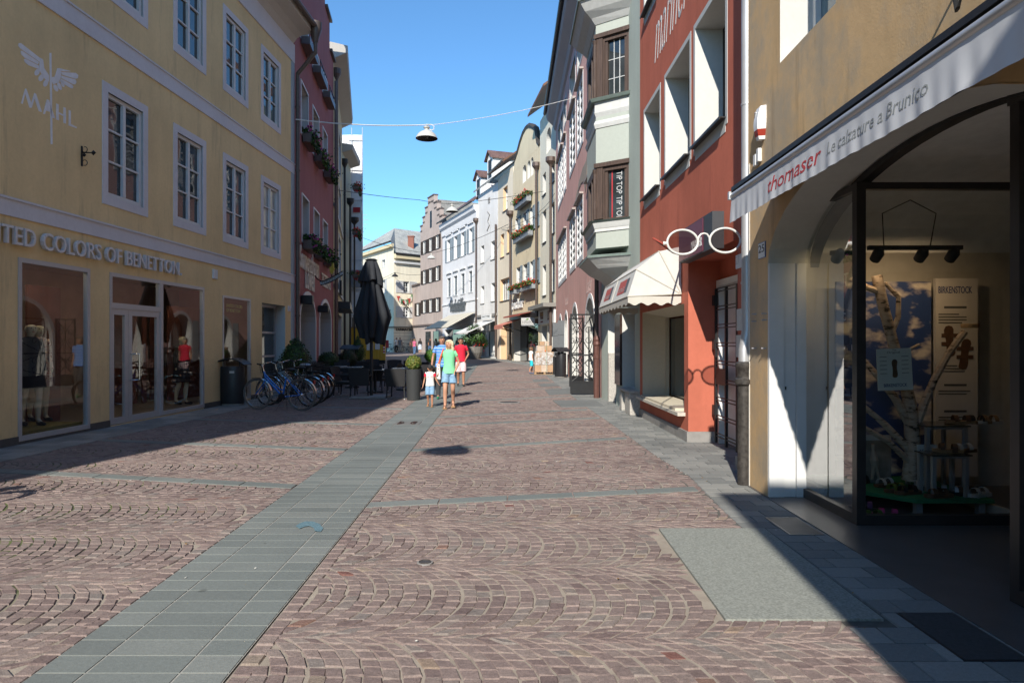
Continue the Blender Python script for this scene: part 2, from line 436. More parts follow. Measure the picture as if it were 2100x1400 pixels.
# ================================================================== camera, sky, sun
SUN_AZ, SUN_EL = R(13.5), R(34.0)
cam = bpy.data.cameras.new('camera'); cam.lens = 24; cam.sensor_width = 36; cam.clip_end = 4000; cam.shift_y = 3/2100
co_ = bpy.data.objects.new('camera', cam); co_.location = (0, 0, EYE); co_.rotation_euler = (R(90), 0, 0); COL.objects.link(co_); S.camera = co_
W = bpy.data.worlds.new('World'); S.world = W; W.use_nodes = True
nt = W.node_tree; bg = nt.nodes['Background']
sky = nt.nodes.new('ShaderNodeTexSky'); sky.sky_type = 'NISHITA'; sky.sun_disc = False
sky.sun_elevation = SUN_EL; sky.sun_rotation = R(193.5); sky.altitude = 800; sky.air_density = 1.0; sky.dust_density = .15; sky.ozone_density = 2.4
nt.links.new(mixc(nt, 1.0, sky.outputs[0], (.60, .91, 1.06, 1), 'MULTIPLY'), bg.inputs[0]); bg.inputs[1].default_value = .145
sl = bpy.data.lights.new('sun', 'SUN'); sl.energy = 4.6; sl.angle = R(.53); sl.color = (1.0, .93, .82)
so = bpy.data.objects.new('sun', sl); COL.objects.link(so)
sd = Vector((-math.sin(SUN_AZ)*math.cos(SUN_EL), -math.cos(SUN_AZ)*math.cos(SUN_EL), math.sin(SUN_EL)))
so.rotation_euler = (-sd).to_track_quat('-Z', 'Y').to_euler()
S.view_settings.view_transform = 'Standard'; S.view_settings.look = 'None'; S.view_settings.exposure = .58; S.view_settings.gamma = 1
S.render.engine = 'CYCLES'
cy = S.cycles; cy.use_denoising = True; cy.max_bounces = 9; cy.diffuse_bounces = 4; cy.glossy_bounces = 4; cy.transparent_max_bounces = 12
cy.sample_clamp_indirect = 6; cy.caustics_reflective = False; cy.caustics_refractive = False

# ================================================================== shared materials
M_WHITE = plain('white_paint', (.66, .67, .67), .6, var=.03)
M_TRIM = plain('pale_trim', (.52, .53, .54), .7, var=.05)
M_LILAC = plaster('lilac_grey_trim', (.66, .65, .68), .05, .05)
M_REVEAL = plaster('white_reveal', (.56, .56, .535), .04, .04, bump=.05)
M_STEEL = plain('grey_frame_metal', (.47, .48, .50), .38, .35, .03)
M_DARK = plain('dark_metal', (.028, .028, .03), .45, .3, .1)
M_BLACK = plain('black_iron', (.018, .019, .021), .5, .2, .1)
M_ZINC = plain('zinc_pipe', (.50, .51, .53), .42, .55, .10, 3)
M_BROWNPIPE = plain('brown_pipe', (.115, .086, .074), .45, .3, .12)
M_RUST = plain('oxblood_pipe', (.12, .055, .045), .5, .2, .15)
M_STONE = plain('grey_plinth_stone', (.25, .24, .23), .85, 0, .14, 7, .2)
M_GRANITE = plain('speckled_granite', (.40, .38, .35), .8, 0, .30, 45, .1)
M_GLASSD = glass_dark('window_glass', (.032, .042, .047))
M_GLASSB = glass_dark('curtained_glass', (.10, .11, .115), .35)
M_GLASSC = glass_dark('milky_glass', (.42, .43, .40), .25, .06)
M_SHOPGL = glass_clear('shop_glass', (.90, .94, .93), boost=1.15)
M_LEAF = [plain('leaf_dark', (.022, .045, .014), .55, 0, .25, 30), plain('leaf_green', (.06, .135, .022), .5, 0, .25, 30), plain('leaf_olive', (.15, .155, .03), .55, 0, .25, 30),
          plain('leaf_fresh', (.09, .22, .025), .5, 0, .25, 30)]
M_REDFL = plain('red_petal', (.62, .02, .02), .6, 0, .2, 40)
M_PINKFL = plain('pink_petal', (.42, .05, .26), .6, 0, .25, 40)
M_RATTAN = stripes('dark_wicker', [(0, (.010, .010, .011)), (.35, (.034, .034, .036)), (.85, (.022, .022, .024))], 0, 40)
M_RUBBER = plain('black_rubber', (.014, .014, .015), .7, 0, .1)
M_CHROME = plain('chrome', (.65, .66, .67), .18, 1.0, .02)
M_SKIN = plain('skin', (.50, .27, .18), .5, 0, .06, 20, spec=.35)
M_SKIN2 = plain('skin_tan', (.42, .21, .13), .5, 0, .06, 20, spec=.35)
M_EYE = plain('eye_dark', (.03, .02, .018), .3)
M_LIP = plain('lip', (.42, .14, .12), .5)

# ================================================================== ground
def xl_wall(Y):     # yellow house front
    if Y <= 22.6: return -7.78 + (Y-10.37)*.0457
    if Y <= 32.4: return -7.22 - .129*(Y-22.6)
    if Y <= 43: return -8.48 - .207*(Y-32.4)
    return -10.7 - .107*(Y-43)
def lerp(tab, y):
    for (a, b), (c, d) in zip(tab, tab[1:]):
        if y <= c: return b + (d-b)*max(0, (y-a))/(c-a)
    return tab[-1][1]
PAVE_R = [(1, 1.84), (3.2, 1.87), (5, 1.95), (6.5, 2.02), (8.1, 2.13), (9.6, 2.04), (14, 1.95), (17, 1.86), (25, 1.75), (40, 1.45), (45, .75), (52.6, -1.0), (57, -2.3), (62, -4.3), (73.6, -8.6)]
WALL_R = [(1, 2.62), (7.8, 2.64), (7.81, 3.5), (15, 3.5), (20, 2.7), (40, 2.6), (45.1, 1.84), (52.6, .08), (57, -1.18), (62.2, -3.1), (73.6, -7.5), (90, -14)]
band_l = lambda Y: -2.24 - .0229*Y
band_r = lambda Y: -1.30 - .0205*Y

def stone_sheet(name, quads, z, inset, drop, mats, rnd, mi=None, jit=0.0):
    """many flat stones as one sheet: each a top face and four bevel faces"""
    q = np.asarray(quads, dtype=np.float64); n = len(q); c = q.mean(1, keepdims=True); r = np.random.RandomState(5)
    d = q - c; L = np.linalg.norm(d, axis=2, keepdims=True); top = c + d*np.maximum(.3, (L-inset)/np.maximum(L, 1e-6))
    gz = .0085*np.maximum(0, q[:, :, 1]-25)
    zt = (gz + np.asarray(z)[:, None] + (r.rand(n, 4)-.5)*jit)
    v = np.concatenate([np.dstack([top, zt]), np.dstack([q, gz + np.asarray(z)[:, None]*0 + np.asarray(z)[:, None] - drop])], 1).reshape(-1, 3)
    b = (np.arange(n)*8)[:, None]
    f = np.stack([b+np.array([[0, 1, 2, 3]])] + [b+np.array([[i, 4+i, 4+(i+1) % 4, (i+1) % 4]]) for i in range(4)], 1).reshape(-1, 4)
    me = bpy.data.meshes.new(name); me.vertices.add(n*8); me.vertices.foreach_set('co', v.ravel())
    me.loops.add(n*20); me.loops.foreach_set('vertex_index', f.ravel().astype(np.int32))
    me.polygons.add(n*5); me.polygons.foreach_set('loop_start', np.arange(0, n*20, 4, dtype=np.int32))
    for m in (mats if isinstance(mats, list) else [mats]): me.materials.append(m)
    if mi is not None: me.polygons.foreach_set('material_index', np.repeat(np.asarray(mi, dtype=np.int32), 5))
    at = me.attributes.new('rnd', 'FLOAT', 'FACE'); at.data.foreach_set('value', np.repeat(np.asarray(rnd, dtype=np.float32), 5))
    me.polygons.foreach_set('use_smooth', np.zeros(n*5, dtype=bool)); me.update(calc_edges=True); me.validate()
    o = bpy.data.objects.new(name, me); COL.objects.link(o); o['kind'] = 'structure'; return o

def mortar_mat():
    m, nt, o = _nodes('joint_sand'); p = N(nt, 'ShaderNodeBsdfPrincipled'); nt.links.new(p.outputs[0], o.inputs[0]); p.inputs['Roughness'].default_value = .95
    tc = N(nt, 'ShaderNodeTexCoord').outputs['Object']; n = noise(nt, tc, 3, 6, .7)
    sand = ramp(nt, [(.3, (.22, .185, .15)), (.5, (.29, .25, .205)), (.7, (.35, .305, .25))]); nt.links.new(n.outputs['Fac'], sand.inputs[0])
    n2 = noise(nt, tc, 1.6, 6, .7); moss = ramp(nt, [(.36, (.075, .065, .05)), (.5, (.06, .075, .025)), (.62, (.12, .15, .04)), (.75, (.2, .17, .12))]); nt.links.new(n2.outputs['Fac'], moss.inputs[0])
    s = N(nt, 'ShaderNodeSeparateXYZ'); nt.links.new(tc, s.inputs[0])
    f = math2(nt, 'MULTIPLY', math2(nt, 'SUBTRACT', math2(nt, 'MULTIPLY', n.outputs['Fac'], 1.6), math2(nt, 'ADD', s.outputs[0], 3.6)), 1.6, True)
    far = math2(nt, 'MULTIPLY', math2(nt, 'SUBTRACT', s.outputs[1], 38.0), .2, True)
    col = mixc(nt, f, sand.outputs[0], moss.outputs[0]); col = mixc(nt, far, col, (.205, .165, .15, 1))
    nt.links.new(col, p.inputs['Base Color'])
    b = N(nt, 'ShaderNodeBump'); b.inputs['Strength'].default_value = .4; b.inputs['Distance'].default_value = .01
    n3 = noise(nt, tc, 90, 3); nt.links.new(n3.outputs['Fac'], b.inputs['Height']); nt.links.new(b.outputs[0], p.inputs['Normal']); return m
gm = MB(); ys = [-400, -60, -10, 25, 45, 70, 100, 160, 300, 1500]; xs = [-1500, -60, 60, 1500]
for i in range(len(ys)-1):
    for j in range(3):
        gz = lambda y: g(min(y, 100)) - .0115
        gm.quad((xs[j], ys[i], gz(ys[i])), (xs[j+1], ys[i], gz(ys[i])), (xs[j+1], ys[i+1], gz(ys[i+1])), (xs[j], ys[i+1], gz(ys[i+1])))
tag(build('ground', gm, mortar_mat(), recalc=False), kind='structure')

# segmental arcs of porphyry setts
r_ = np.random.RandomState(11)
Q = []; PITCH = 1.17
def arc_rows(y0, y1, xa, xb, side):
    RAD = .775; row = 0; v = y0
    A = math.asin(PITCH/2/RAD)
    while v < y1:
        nA = 13; yc = v + PITCH/2; step = .093
        k0 = int((min(xa(v), xa(v+PITCH)) - 1.0)/step); k1 = int((max(xb(v), xb(v+PITCH)) + .2)/step)
        ph = r_.rand()*step
        for k in range(k0, k1):
            X = k*step + ph; wob = (r_.rand()-.5)*.016; aoff = (r_.rand()-.5)*.13
            ang = np.linspace(-A, A, nA+1); ang[1:-1] += aoff*.5 + (r_.rand(nA-1)-.5)*.035
            for i in range(nA):
                a, b = ang[i], ang[i+1]; e = .0016/RAD
                if abs((a+b)/2) > A*.97 and k % 2: pass
                pts = []
                for (t, off) in ((a+e, 0), (b-e, 0), (b-e, step), (a+e, step)):
                    o_ = off - (.0019 if off else -.0017)*(.45+.55*math.cos(t))
                    # translated arcs: same curve moved along x by one stone
                    pts.append((X + RAD*(math.cos(t)-1) + o_ + wob + (r_.rand()-.5)*.014, yc + RAD*math.sin(t) + (r_.rand()-.5)*.015))
                cx = sum(p[0] for p in pts)/4; cyy = sum(p[1] for p in pts)/4
                if side < 0 and not (xa(cyy)-.02 < cx < xb(cyy)-.10): continue
                if side > 0 and not (xa(cyy)+.10 < cx < xb(cyy)+.04): continue
                Q.append(pts)
        v += PITCH; row += 1
arc_rows(2.2, 41, lambda Y: xl_wall(Y)+.95, band_l, -1)
arc_rows(2.55, 41, band_r, lambda Y: lerp(PAVE_R, Y), 1)
for Y in np.arange(2.4, 41, .112):       # edging course either side of the slab band
    for f_, s_ in ((band_l, -1), (band_r, 1)):
        x = f_(Y); a, b = (x-.105, x-.008) if s_ < 0 else (x+.008, x+.105)
        Q.append([(a+(r_.rand()-.5)*.01, Y+.004), (b, Y+.004), (b, Y+.107), (a+(r_.rand()-.5)*.01, Y+.107)])
Q = np.array(Q); nQ = len(Q)
M_SETT = by_attr('porphyry', [(0, (.150, .110, .104)), (.25, (.188, .142, .132)), (.5, (.212, .163, .150)), (.75, (.236, .186, .168)), (.9, (.198, .170, .155)), (.95, (.185, .160, .15)), (.985, (.25, .195, .15)), (1, (.165, .080, .068))],
                 .8, .20, 150, .8, 26, .20)
# keep setts clear of flush slabs laid later (big slab)
cx = Q.mean(1)
keep = ~((cx[:, 0] > 1.20) & (cx[:, 0] < 2.2) & (cx[:, 1] > 3.94) & (cx[:, 1] < 5.90))
Q = Q[keep]; nQ = len(Q)
stone_sheet('cobblestone_paving', Q, -.004 + (r_.rand(nQ)-.5)*.006 + .003*np.sin(Q.mean(1)[:, 0]*1.3+1)*np.sin(Q.mean(1)[:, 1]*.9), .010, .010, M_SETT, np.clip(r_.beta(1.5, 1.5, nQ)*1.01, 0, 1) , jit=.004)

# grey-green stone: centre band, cross bands, pavements
M_PORPH = by_attr('grey_green_stone', [(0, (.142, .158, .154)), (.5, (.160, .179, .174)), (1, (.188, .203, .195))], .75, .13, 260, .25, 40, .10, gum=1.7)
M_PAVE = by_attr('pavement_stone', [(0, (.165, .172, .168)), (.5, (.21, .216, .208)), (1, (.265, .266, .252))], .8, .12, 240, .25, 40, .10, gum=1.9)
M_GROUT = plain('pale_grout', (.31, .305, .28), .95, 0, .2, 25)
q = []; rv = []
k = 0; Y = 2.2
while Y < 46:
    for (f0, f1) in ((0, .26), (.26, .745), (.745, 1.0)):
        P4 = []
        for (f, y) in ((f0, Y), (f1, Y), (f1, Y+.185), (f0, Y+.185)):
            a, b = band_l(y), band_r(y); ee = .006
            P4.append((a+(b-a)*f + (.004 if f == f0 else -.004), y + (.004 if y == Y else -.004)))
        q.append(P4); rv.append(rng.random())
    Y += .185
stone_sheet('stone_band', q, [.002]*len(q), .003, .010, M_PORPH, rv)
gr = MB(); yy = 2.2
gr.quad((band_l(2.2), 2.2, -.002), (band_r(2.2), 2.2, -.002), (band_r(25), 25, -.002), (band_l(25), 25, -.002)); gr.quad((band_l(25), 25, -.002), (band_r(25), 25, -.002), (band_r(46), 46, g(46)-.002), (band_l(46), 46, g(46)-.002))
tag(build('band_bedding', gr, M_GROUT), kind='structure')
q = []; rv = []
def strip(xa, ya, xb, yb, w=.2, ln=.62):
    n = max(1, int(abs(xb-xa)/ln)); 
    for i in range(n):
        x0, x1 = xa+(xb-xa)*i/n, xa+(xb-xa)*(i+1)/n; y0, y1 = ya+(yb-ya)*i/n, ya+(yb-ya)*(i+1)/n; e = .004*(1 if xb > xa else -1)
        q.append([(x0+e, y0-w/2), (x1-e, y1-w/2), (x1-e, y1+w/2), (x0+e, y0+w/2)]); rv.append(rng.random())
for Yb in (7.62, 10.24, 13.36, 16.55, 19.8, 23.2, 26.8, 30.5, 34.4, 38.5):
    xb_ = band_l(Yb)-.01; xe = xl_wall(Yb+.8)+.96; strip(xb_, Yb, xe, Yb+.235*(xb_-xe))
for Yb, sl_ in ((6.75, .217), (10.2, .377), (13.2, .41), (14.75, .5), (18.5, .6), (22.4, .5), (26.5, .45), (31, .45), (36, .4)):
    xb_ = band_r(Yb)+.01; xe = lerp(PAVE_R, Yb+1) - .08; strip(xb_, Yb, xe, Yb+sl_*(xe-xb_))
stone_sheet('cross_bands', q, [.004]*len(q), .004, .014, M_PORPH, rv)

q = []; rv = []
def pavement(ya, yb, xin, xout, dy, dx, shift=.5):
    Y = ya; k = 0
    while Y < yb:
        a, b = xin(Y), xout(Y); x = a - (dx*shift if k % 2 else 0)
        while x < b - .02:
            x0, x1 = max(a, x), min(b, x+dx*(.88+.24*rng.random()))
            if b - x1 < .07: x1 = b
            if x1-x0 > .05: q.append([(x0+.003, Y+.003), (x1-.003, Y+.003), (x1-.003, Y+dy-.003), (x0+.003, Y+dy-.003)]); rv.append(rng.random())
            x = x1
        Y += dy; k += 1
pavement(2.2, 26, lambda Y: 2.18 if 3.9 < Y+.1 < 5.98 else lerp(PAVE_R, Y), lambda Y: lerp(WALL_R, Y)+.04, .205, .33)
pavement(26, 74, lambda Y: lerp(PAVE_R, Y), lambda Y: lerp(WALL_R, Y)+.08, .5, .6)
pavement(2.5, 22.5, lambda Y: xl_wall(Y)-.03, lambda Y: xl_wall(Y)+.95, .3, .48)
pavement(22.5, 42, lambda Y: xl_wall(Y)-.03, lambda Y: xl_wall(Y)+.95, .6, .48)
stone_sheet('pavement', q, [.003]*len(q), .004, .014, M_PAVE, rv)
dk = MB()
dk.quad((1.9, 2, -.009), (3.6, 2, -.009), (3.6, 25, -.009), (1.9, 25, -.009)); dk.quad((-9, 2, -.009), (-6.3, 2, -.009), (-6.2, 25, -.009), (-9, 25, -.009))
tag(build('pavement_bedding', dk, plain('dark_joint', (.10, .095, .085), .95, 0, .2, 20)), kind='structure')

# light granite slabs let into the paving
M_SLAB = plain('granite_slab', (.235, .248, .226), .85, 0, .30, 70, .15, 200)
def flat_slab(name, pts, z, mat, label, cat, group=None, th=.03):
    mb = MB(); n = len(pts); b = [Vector((x, y, g(y)+z-th)) for x, y in pts]; t = [Vector((x, y, g(y)+z)) for x, y in pts]
    mb.add(b+t, [tuple(range(n, 2*n))] + [(i, (i+1) % n, n+(i+1) % n, n+i) for i in range(n)])
    return tag(build(name, mb, mat), kind='structure')
flat_slab('granite_slab', [(1.235, 3.95), (2.15, 3.95), (2.175, 5.885), (1.265, 5.885)], .006, M_SLAB, '', '')
for pts in (((1117, 799), (1167, 796), (1180, 807), (1126, 810)), ((1133, 821), (1220, 820), (1241, 833), (1152, 835)), ((1103, 787), (1137, 785), (1150, 791), (1110, 793)), ((1090, 778), (1120, 777), (1128, 781), (1095, 782))):
    pp = [gp(*p) for p in pts]; flat_slab('kerbside_slab', [(p.x, p.y) for p in pp], .007, M_PAVE, '', '')

# cast iron pieces set in the ground
def grate(name, x0, x1, y0, y1, n, label, cat, mat, along='y'):
    mb = MB(); t = thing(name, label, cat, ((x0+x1)/2, (y0+y1)/2, 0), world=True); w = .012
    f = MB(); f.box(x0, x1, y0, y0+w, -.01, .009); f.box(x0, x1, y1-w, y1, -.01, .009); f.box(x0, x0+w, y0+w, y1-w, -.01, .009); f.box(x1-w, x1, y0+w, y1-w, -.01, .009); build('frame', f, mat, t)
    for i in range(n):
        a = x0+w+(x1-x0-2*w)*(i+.25)/n; mb.box(a, a+(x1-x0-2*w)/n*.5, y0+w, y1-w, -.01, .008)
    build('grating', mb, mat, t); pit = MB(); pit.box(x0+w, x1-w, y0+w, y1-w, -.012, -.001); build('pit', pit, M_BLACK, t); return t
grate('cellar_grate', 2.31, 2.60, 5.68, 6.24, 16, 'small steel cellar grate in the pavement before the shoe shop entrance', 'grate', plain('worn_steel', (.16, .165, .17), .45, .6, .1))
dm = thing('doormat', 'dark ribbed doormat sunk in the pavement at the shoe shop threshold', 'doormat', (2.44, 3.74, 0), world=True)
mb = MB()
for i in range(40): mb.box(2.285+.0078*i, 2.285+.0078*i+.005, 3.44, 4.03, -.003, .009)
build('ribs', mb, plain('mat_rubber', (.055, .056, .06), .8, 0, .2, 60), dm)
mb = MB(); mb.box(2.272, 2.610, 3.425, 4.045, -.012, .0055); build('tray', mb, M_DARK, dm)
# slotted drain in the band: two letter-D castings
dr = thing('drain_cover', 'square iron drain cover with two curved D slots set in the stone band', 'drain cover', (-2.08, 13.6, 0), world=True)
mb = MB(); mb.box(-2.34, -1.83, 13.33, 13.87, -.01, .006); build('plate', mb, plain('drain_stone', (.16, .16, .155), .8), dr)
mb = MB()
for sx, cx_ in ((1, -2.22), (-1, -1.95)):
    for rr in (.09, .04):
        pts = [(cx_+sx*(math.cos(a)*rr-.03), 13.6+math.sin(a)*rr*2.2) for a in np.linspace(-1.57, 1.57, 9)]
        pts += [(cx_+sx*-.03, 13.6-rr*2.2)]
        mb.tube([(x, y, .008) for x, y in pts], .014, 5)
build('slot', mb, plain('drain_slot', (.05, .03, .028), .8), dr)
def manhole(x, y, r, label):
    t = thing('manhole_cover', label, 'manhole cover', (x, y, 0)); mb = MB(); mb.lathe([(r, -.01), (r, .010), (r*.86, .010), (r*.84, .007), (0.001, .008)], 24, cap=False); build('lid', mb, plain('manhole_iron', (.085, .075, .068), .6, .4, .2, 60), t)
    m2 = MB(); m2.lathe([(r*1.3, -.01), (r*1.3, .0035), (r*1.02, .0045)], 24, cap=False); build('collar', m2, M_STONE, t); return t
manhole(-.635, 4.98, .045, 'little round iron valve cover among the setts in the street')
manhole(-.085, 18.4, .24, 'round brown manhole cover in the middle of the cobbled street')
# blue chalk mark on the band
mb = MB()
cm = [gp(*p) for p in ((606, 1080), (614, 1074), (626, 1070), (641, 1070), (655, 1075), (663, 1084), (658, 1091), (646, 1090), (643, 1083), (634, 1079), (624, 1081), (614, 1085))]
mb.poly([(c.x, c.y, .0075) for c in cm])
tag(build('chalk_mark', mb, plain('blue_chalk', (.105, .185, .225), .9, 0, .3, 60)), 'smudged blue chalk mark on the grey stone band', 'chalk mark')

rl_ = random.Random(31); mb = MB()
for _ in range(70):
    y = rl_.uniform(3.3, 14); x = rl_.uniform(-5, 2.3); a = rl_.uniform(0, 6.28); s_ = rl_.uniform(.008, .02); z = .006; c, d = math.cos(a)*s_, math.sin(a)*s_
    mb.add([(x-c, y-d, z), (x+d*.5, y-c*.5, z+.006*rl_.random()), (x+c, y+d, z+.004), (x-d*.5, y+c*.5, z+.008*rl_.random())], [(0, 1, 2, 3)], rl_.choice((0, 0, 1, 2)))
o = build('fallen_leaves', mb, [plain('dry_leaf', (.26, .15, .05), .8, 0, .3, 60), plain('pale_scrap', (.55, .54, .50), .8), plain('brown_leaf', (.12, .07, .035), .8)], recalc=False); o['kind'] = 'stuff'; o['label'] = 'scattered dry leaves and paper scraps on the setts'
# ================================================================== houses
def roofslab(F, mb, u0, u1, z, oh, depth, rise, th=.16, mi=0):
    prof = [(oh, z-th), (oh, z), (-depth, z+rise), (-depth, z+rise-th)]
    mb.prism([(0, i) for i in range(0)] or prof, lambda a, b, h: F.P(u0 + (u1-u0)*h, b, a), 0, 1, mi)
def roof(F, parent, u0, u1, z, oh, depth, rise, mat, th=.16, name='roof'):
    mb = MB(); roofslab(F, mb, u0, u1, z, oh, depth, rise, th); o = build(name, mb, mat, parent)
    k = math.hypot(depth+oh, rise); n3 = Vector((F.n.x, F.n.y, 0))
    uvproj(o, (F.t.x, F.t.y, 0), (-n3*(depth+oh)/k + Vector((0, 0, rise/k))), F.P(u0, z, oh)); return o
def pipe(F, parent, u, z0, z1, d=.12, r=.055, mat=None, hopper=0, name='downpipe', top=None):
    mb = MB(); pts = [F.P(u, z0, d), F.P(u, z1, d)] + (top or []); mb.tube(pts, r, 8)
    for z in np.arange(z0+1.2, z1, 2.4): mb.lathe([(r+.012, -.03), (r+.012, .03)], 8, F.P(u, z, d))
    if hopper: mb.lathe([(r, 0), (r*1.5, .1), (hopper, .3), (hopper, .55)], 10, F.P(u, z1, d))
    return build(name, mb, mat or M_BROWNPIPE, parent)
M_TILE_G = tiles('grey_roof_tiles', (.27, .265, .24), 5.5)
M_TILE_B = tiles('brown_roof_tiles', (.17, .10, .085), 5.5)
M_TILE_P = tiles('pale_slate', (.40, .41, .385), 3.2, .1)
M_SOFFIT = wood('brown_soffit_boards', (.10, .045, .025), (.20, .095, .05), (12, 2, 2))

# ------------------------------------------------ yellow corner house (left)
F1 = Fac((-8.37, -2.5), (-7.22, 22.6), -1)
Y1 = thing('yellow_house', 'long ochre yellow house with lilac window surrounds and glazed clothes shop at street level', 'building', (-7.8, 10, 0), world=True)
M_YEL = plaster('ochre_yellow_plaster', (.78, .60, .325), .11, .10, (.42, .33, .20), .6, .2)
zt1 = 11.44; U = lambda x: F1.px(x, 703)[0]
first = [F1.rect(a, b, t, q) for a, b, t, q in ((209, 302.4, 161, 412.5), (355, 422, 252, 476), (457, 508.5, 312, 493), (535, 575.5, 359, 514))]
zf0 = sum(r[2] for r in first)/4; zf1 = sum(r[3] for r in first)/4
sec = [F1.rect(a, b, t, q) for a, b, t, q in ((355, 419.5, -60, 103), (455.6, 506.3, 3, 178), (533, 572.5, 87, 247))]
zs0 = sum(r[2] for r in sec)/3; zs1 = sec[2][3]
du = (first[3][0]-first[0][0])/3
wins = [(r[0], r[1], zf0, zf1) for r in first] + [(r[0], r[1], zs0, zs1) for r in first] + [(first[0][0]-du, first[0][1]-du, zs0, zs1)]
SU = .165
shrink = lambda r, s: (r[0]+s, r[1]-s, r[2]+s, r[3]-s)
sh = dict(A=F1.rect(36.5, 184, 527, 906), B=F1.rect(224.5, 418.4, 559.5, 877), C=F1.rect(456.5, 514, 599, 829), D=F1.rect(537.4, 584.8, 612, 812))
sh['A'] = (*sh['A'][:2], .05, sh['A'][3]); sh['B'] = (*sh['B'][:2], .02, sh['A'][3]); sh['C'] = (*sh['C'][:2], .05, 2.83); sh['D'] = (*sh['D'][:2], .0, 2.78)
ops = [op(shrink(r, SU), .10) for r in wins] + [op(sh['A'], .10), op(sh['B'], .10), op(sh['C'], .10), op(sh['D'], .42, ri=1)]
mb = MB(); F1.wall(mb, 0, F1.L, 0, zt1, ops, 0, 1); F1.body(mb, 0, F1.L, 3.55, zt1, 9, 0)
F1.box(mb, .03, F1.L-.03, 0, 3.53, -9, -3.9, 0)
for u in (0, F1.L): mb.quad(F1.P(u, 0, -.6), F1.P(u, 3.6, -.6), F1.P(u, 3.6, -3.95), F1.P(u, 0, -3.95), 0)
build('wall', mb, [M_YEL, M_REVEAL], Y1)
# plinth, split at the doors
for a, b in ((0, sh['A'][0]), (sh['A'][0], sh['A'][1]), (sh['A'][1], sh['B'][0]), (sh['B'][1], sh['C'][0]), (sh['C'][1], sh['D'][0]), (sh['D'][1], F1.L)):
    mb = MB(); F1.box(mb, a, b, 0, .045 if (a == sh['A'][0]) else .13, -.02, .018); build('plinth', mb, plain('dark_plinth', (.09, .085, .08), .85, 0, .15), Y1)
zA, zB = F1.px(0.5, 404)[1], F1.px(0.5, 438.6)[1]; zC = F1.px(597, 334.5)[1]; zD = F1.px(597, 354)[1]
for z0, z1 in ((zB, zA), (zD, zC)):
    mb = MB(); F1.box(mb, 0, F1.L, z0, z1, -.02, .028); F1.box(mb, 0, F1.L, z1, z1+.035, -.02, .05); build('string_course', mb, M_LILAC, Y1)
zfr = F1.px(597, 124)[1]
mb = MB(); F1.box(mb, 0, F1.L, zfr, zt1, -.02, .035)
build('frieze', mb, M_LILAC, Y1)
mb = MB(); F1.box(mb, F1.L-.27, F1.L, .13, zB, -.02, .022); F1.box(mb, F1.L-.27, F1.L, zA+.04, zD, -.02, .022); F1.box(mb, F1.L-.27, F1.L, zC+.04, zfr, -.02, .022)
build('corner_strip', mb, plaster('blue_grey_strip', (.40, .46, .50), .05, .05), Y1)
prof = [(.0, 11.4), (.06, 11.46), (.16, 11.60), (.34, 11.70), (.62, 11.74), (.70, 11.76), (.70, 11.95), (0, 12.3)]
mb = MB(); mb.prism(prof, lambda a, b, h: F1.P(-.3 + (F1.L+.15)*h, b, a), 0, 1); build('eave', mb, plaster('soffit_plaster', (.55, .52, .47), .05, .03), Y1)
roof(F1, Y1, -.3, F1.L-.1, 12.08, .78, 6, 4.2, M_TILE_B)
mb = MB(); mb.tube([F1.P(-.3, 11.92, .82), F1.P(F1.L-.2, 11.92, .82)], .085, 8)
c = F1.P(F1.L-.22, 11.85, .80); mb.lathe([(.09, -.42), (.11, -.3), (.2, .0), (.21, .22)], 12, c)
e = F1.P(F1.L+.02, 10.25, .12); mb.tube([c+Vector((0, 0, -.35)), c+Vector((0, 0, -.75)), e+Vector((0, 0, .25)), e, F1.P(F1.L+.02, 0, .12)], .068, 10)
for z in (2.5, 4.9, 7.3, 9.4): mb.lathe([(.085, -.03), (.085, .03)], 10, F1.P(F1.L+.02, z, .12))
build('gutter', mb, M_BROWNPIPE, Y1, smooth=True)
for i, r in enumerate(wins):
    cur = i == 3
    window(F1, Y1, shrink(r, SU), .05, 2, 3, .075, .035, M_WHITE, M_GLASSC if cur else M_GLASSD, SU, M_LILAC, post=.085)
# --- shop: room behind the glass
def shop_room(F, parent, u0, u1, z1, d0, d1, mats):
    mb = MB(); a, b, c, e = (F.P(u, 0, d) for u, d in ((u0, d0), (u1, d0), (u1, d1), (u0, d1)))
    up = lambda v, z: Vector((v.x, v.y, z))
    mb.quad(*[up(v, .03) for v in (a, b, c, e)], 0); mb.quad(*[up(v, z1) for v in (a, b, c, e)], 1)
    for p, q in ((b, c), (c, e), (e, a)): mb.quad(up(p, 0), up(q, 0), up(q, z1), up(p, z1), 2)
    return build('shop_room', mb, mats, parent)
M_ROOMWALL = plain('warm_shop_wall', (.23, .175, .155), .8, 0, .15, 2)
shop_room(F1, Y1, sh['A'][0]-1.2, F1.L-.3, 3.3, -.11, -3.6, [plain('shop_floor', (.17, .15, .12), .35), plain('shop_ceiling', (.5, .46, .42), .9), M_ROOMWALL])
mb = MB()   # display partitions
for x0, x1, d0, d1, z1 in ((56, 124, -1.5, -1.46, 2.7), (345, 416, -1.9, -1.86, 2.6), (235, 262, -2.6, -2.56, 2.5), (270, 282, -2.3, -2.28, 2.4), (292, 301, -2.2, -2.18, 2.3), (308, 325, -2.5, -2.48, 2.5)):
    F1.box(mb, F1.px(x0, 703, d1)[0], F1.px(x1, 703, d1)[0], .04, z1, d0, d1, 0)
build('display_panel', mb, plain('maroon_panel', (.12, .045, .04), .7, 0, .2, 3), Y1)
mb = MB(); F1.box(mb, sh['A'][0]+.03, sh['A'][1]-.03, .04, .17, -1.25, -.12); build('display_plinth', mb, plain('olive_cloth', (.16, .13, .03), .9), Y1)
M_LAMPON = plain('lit_downlight', (1, .8, .55), .5, emit=((1, .74, .45), 55))
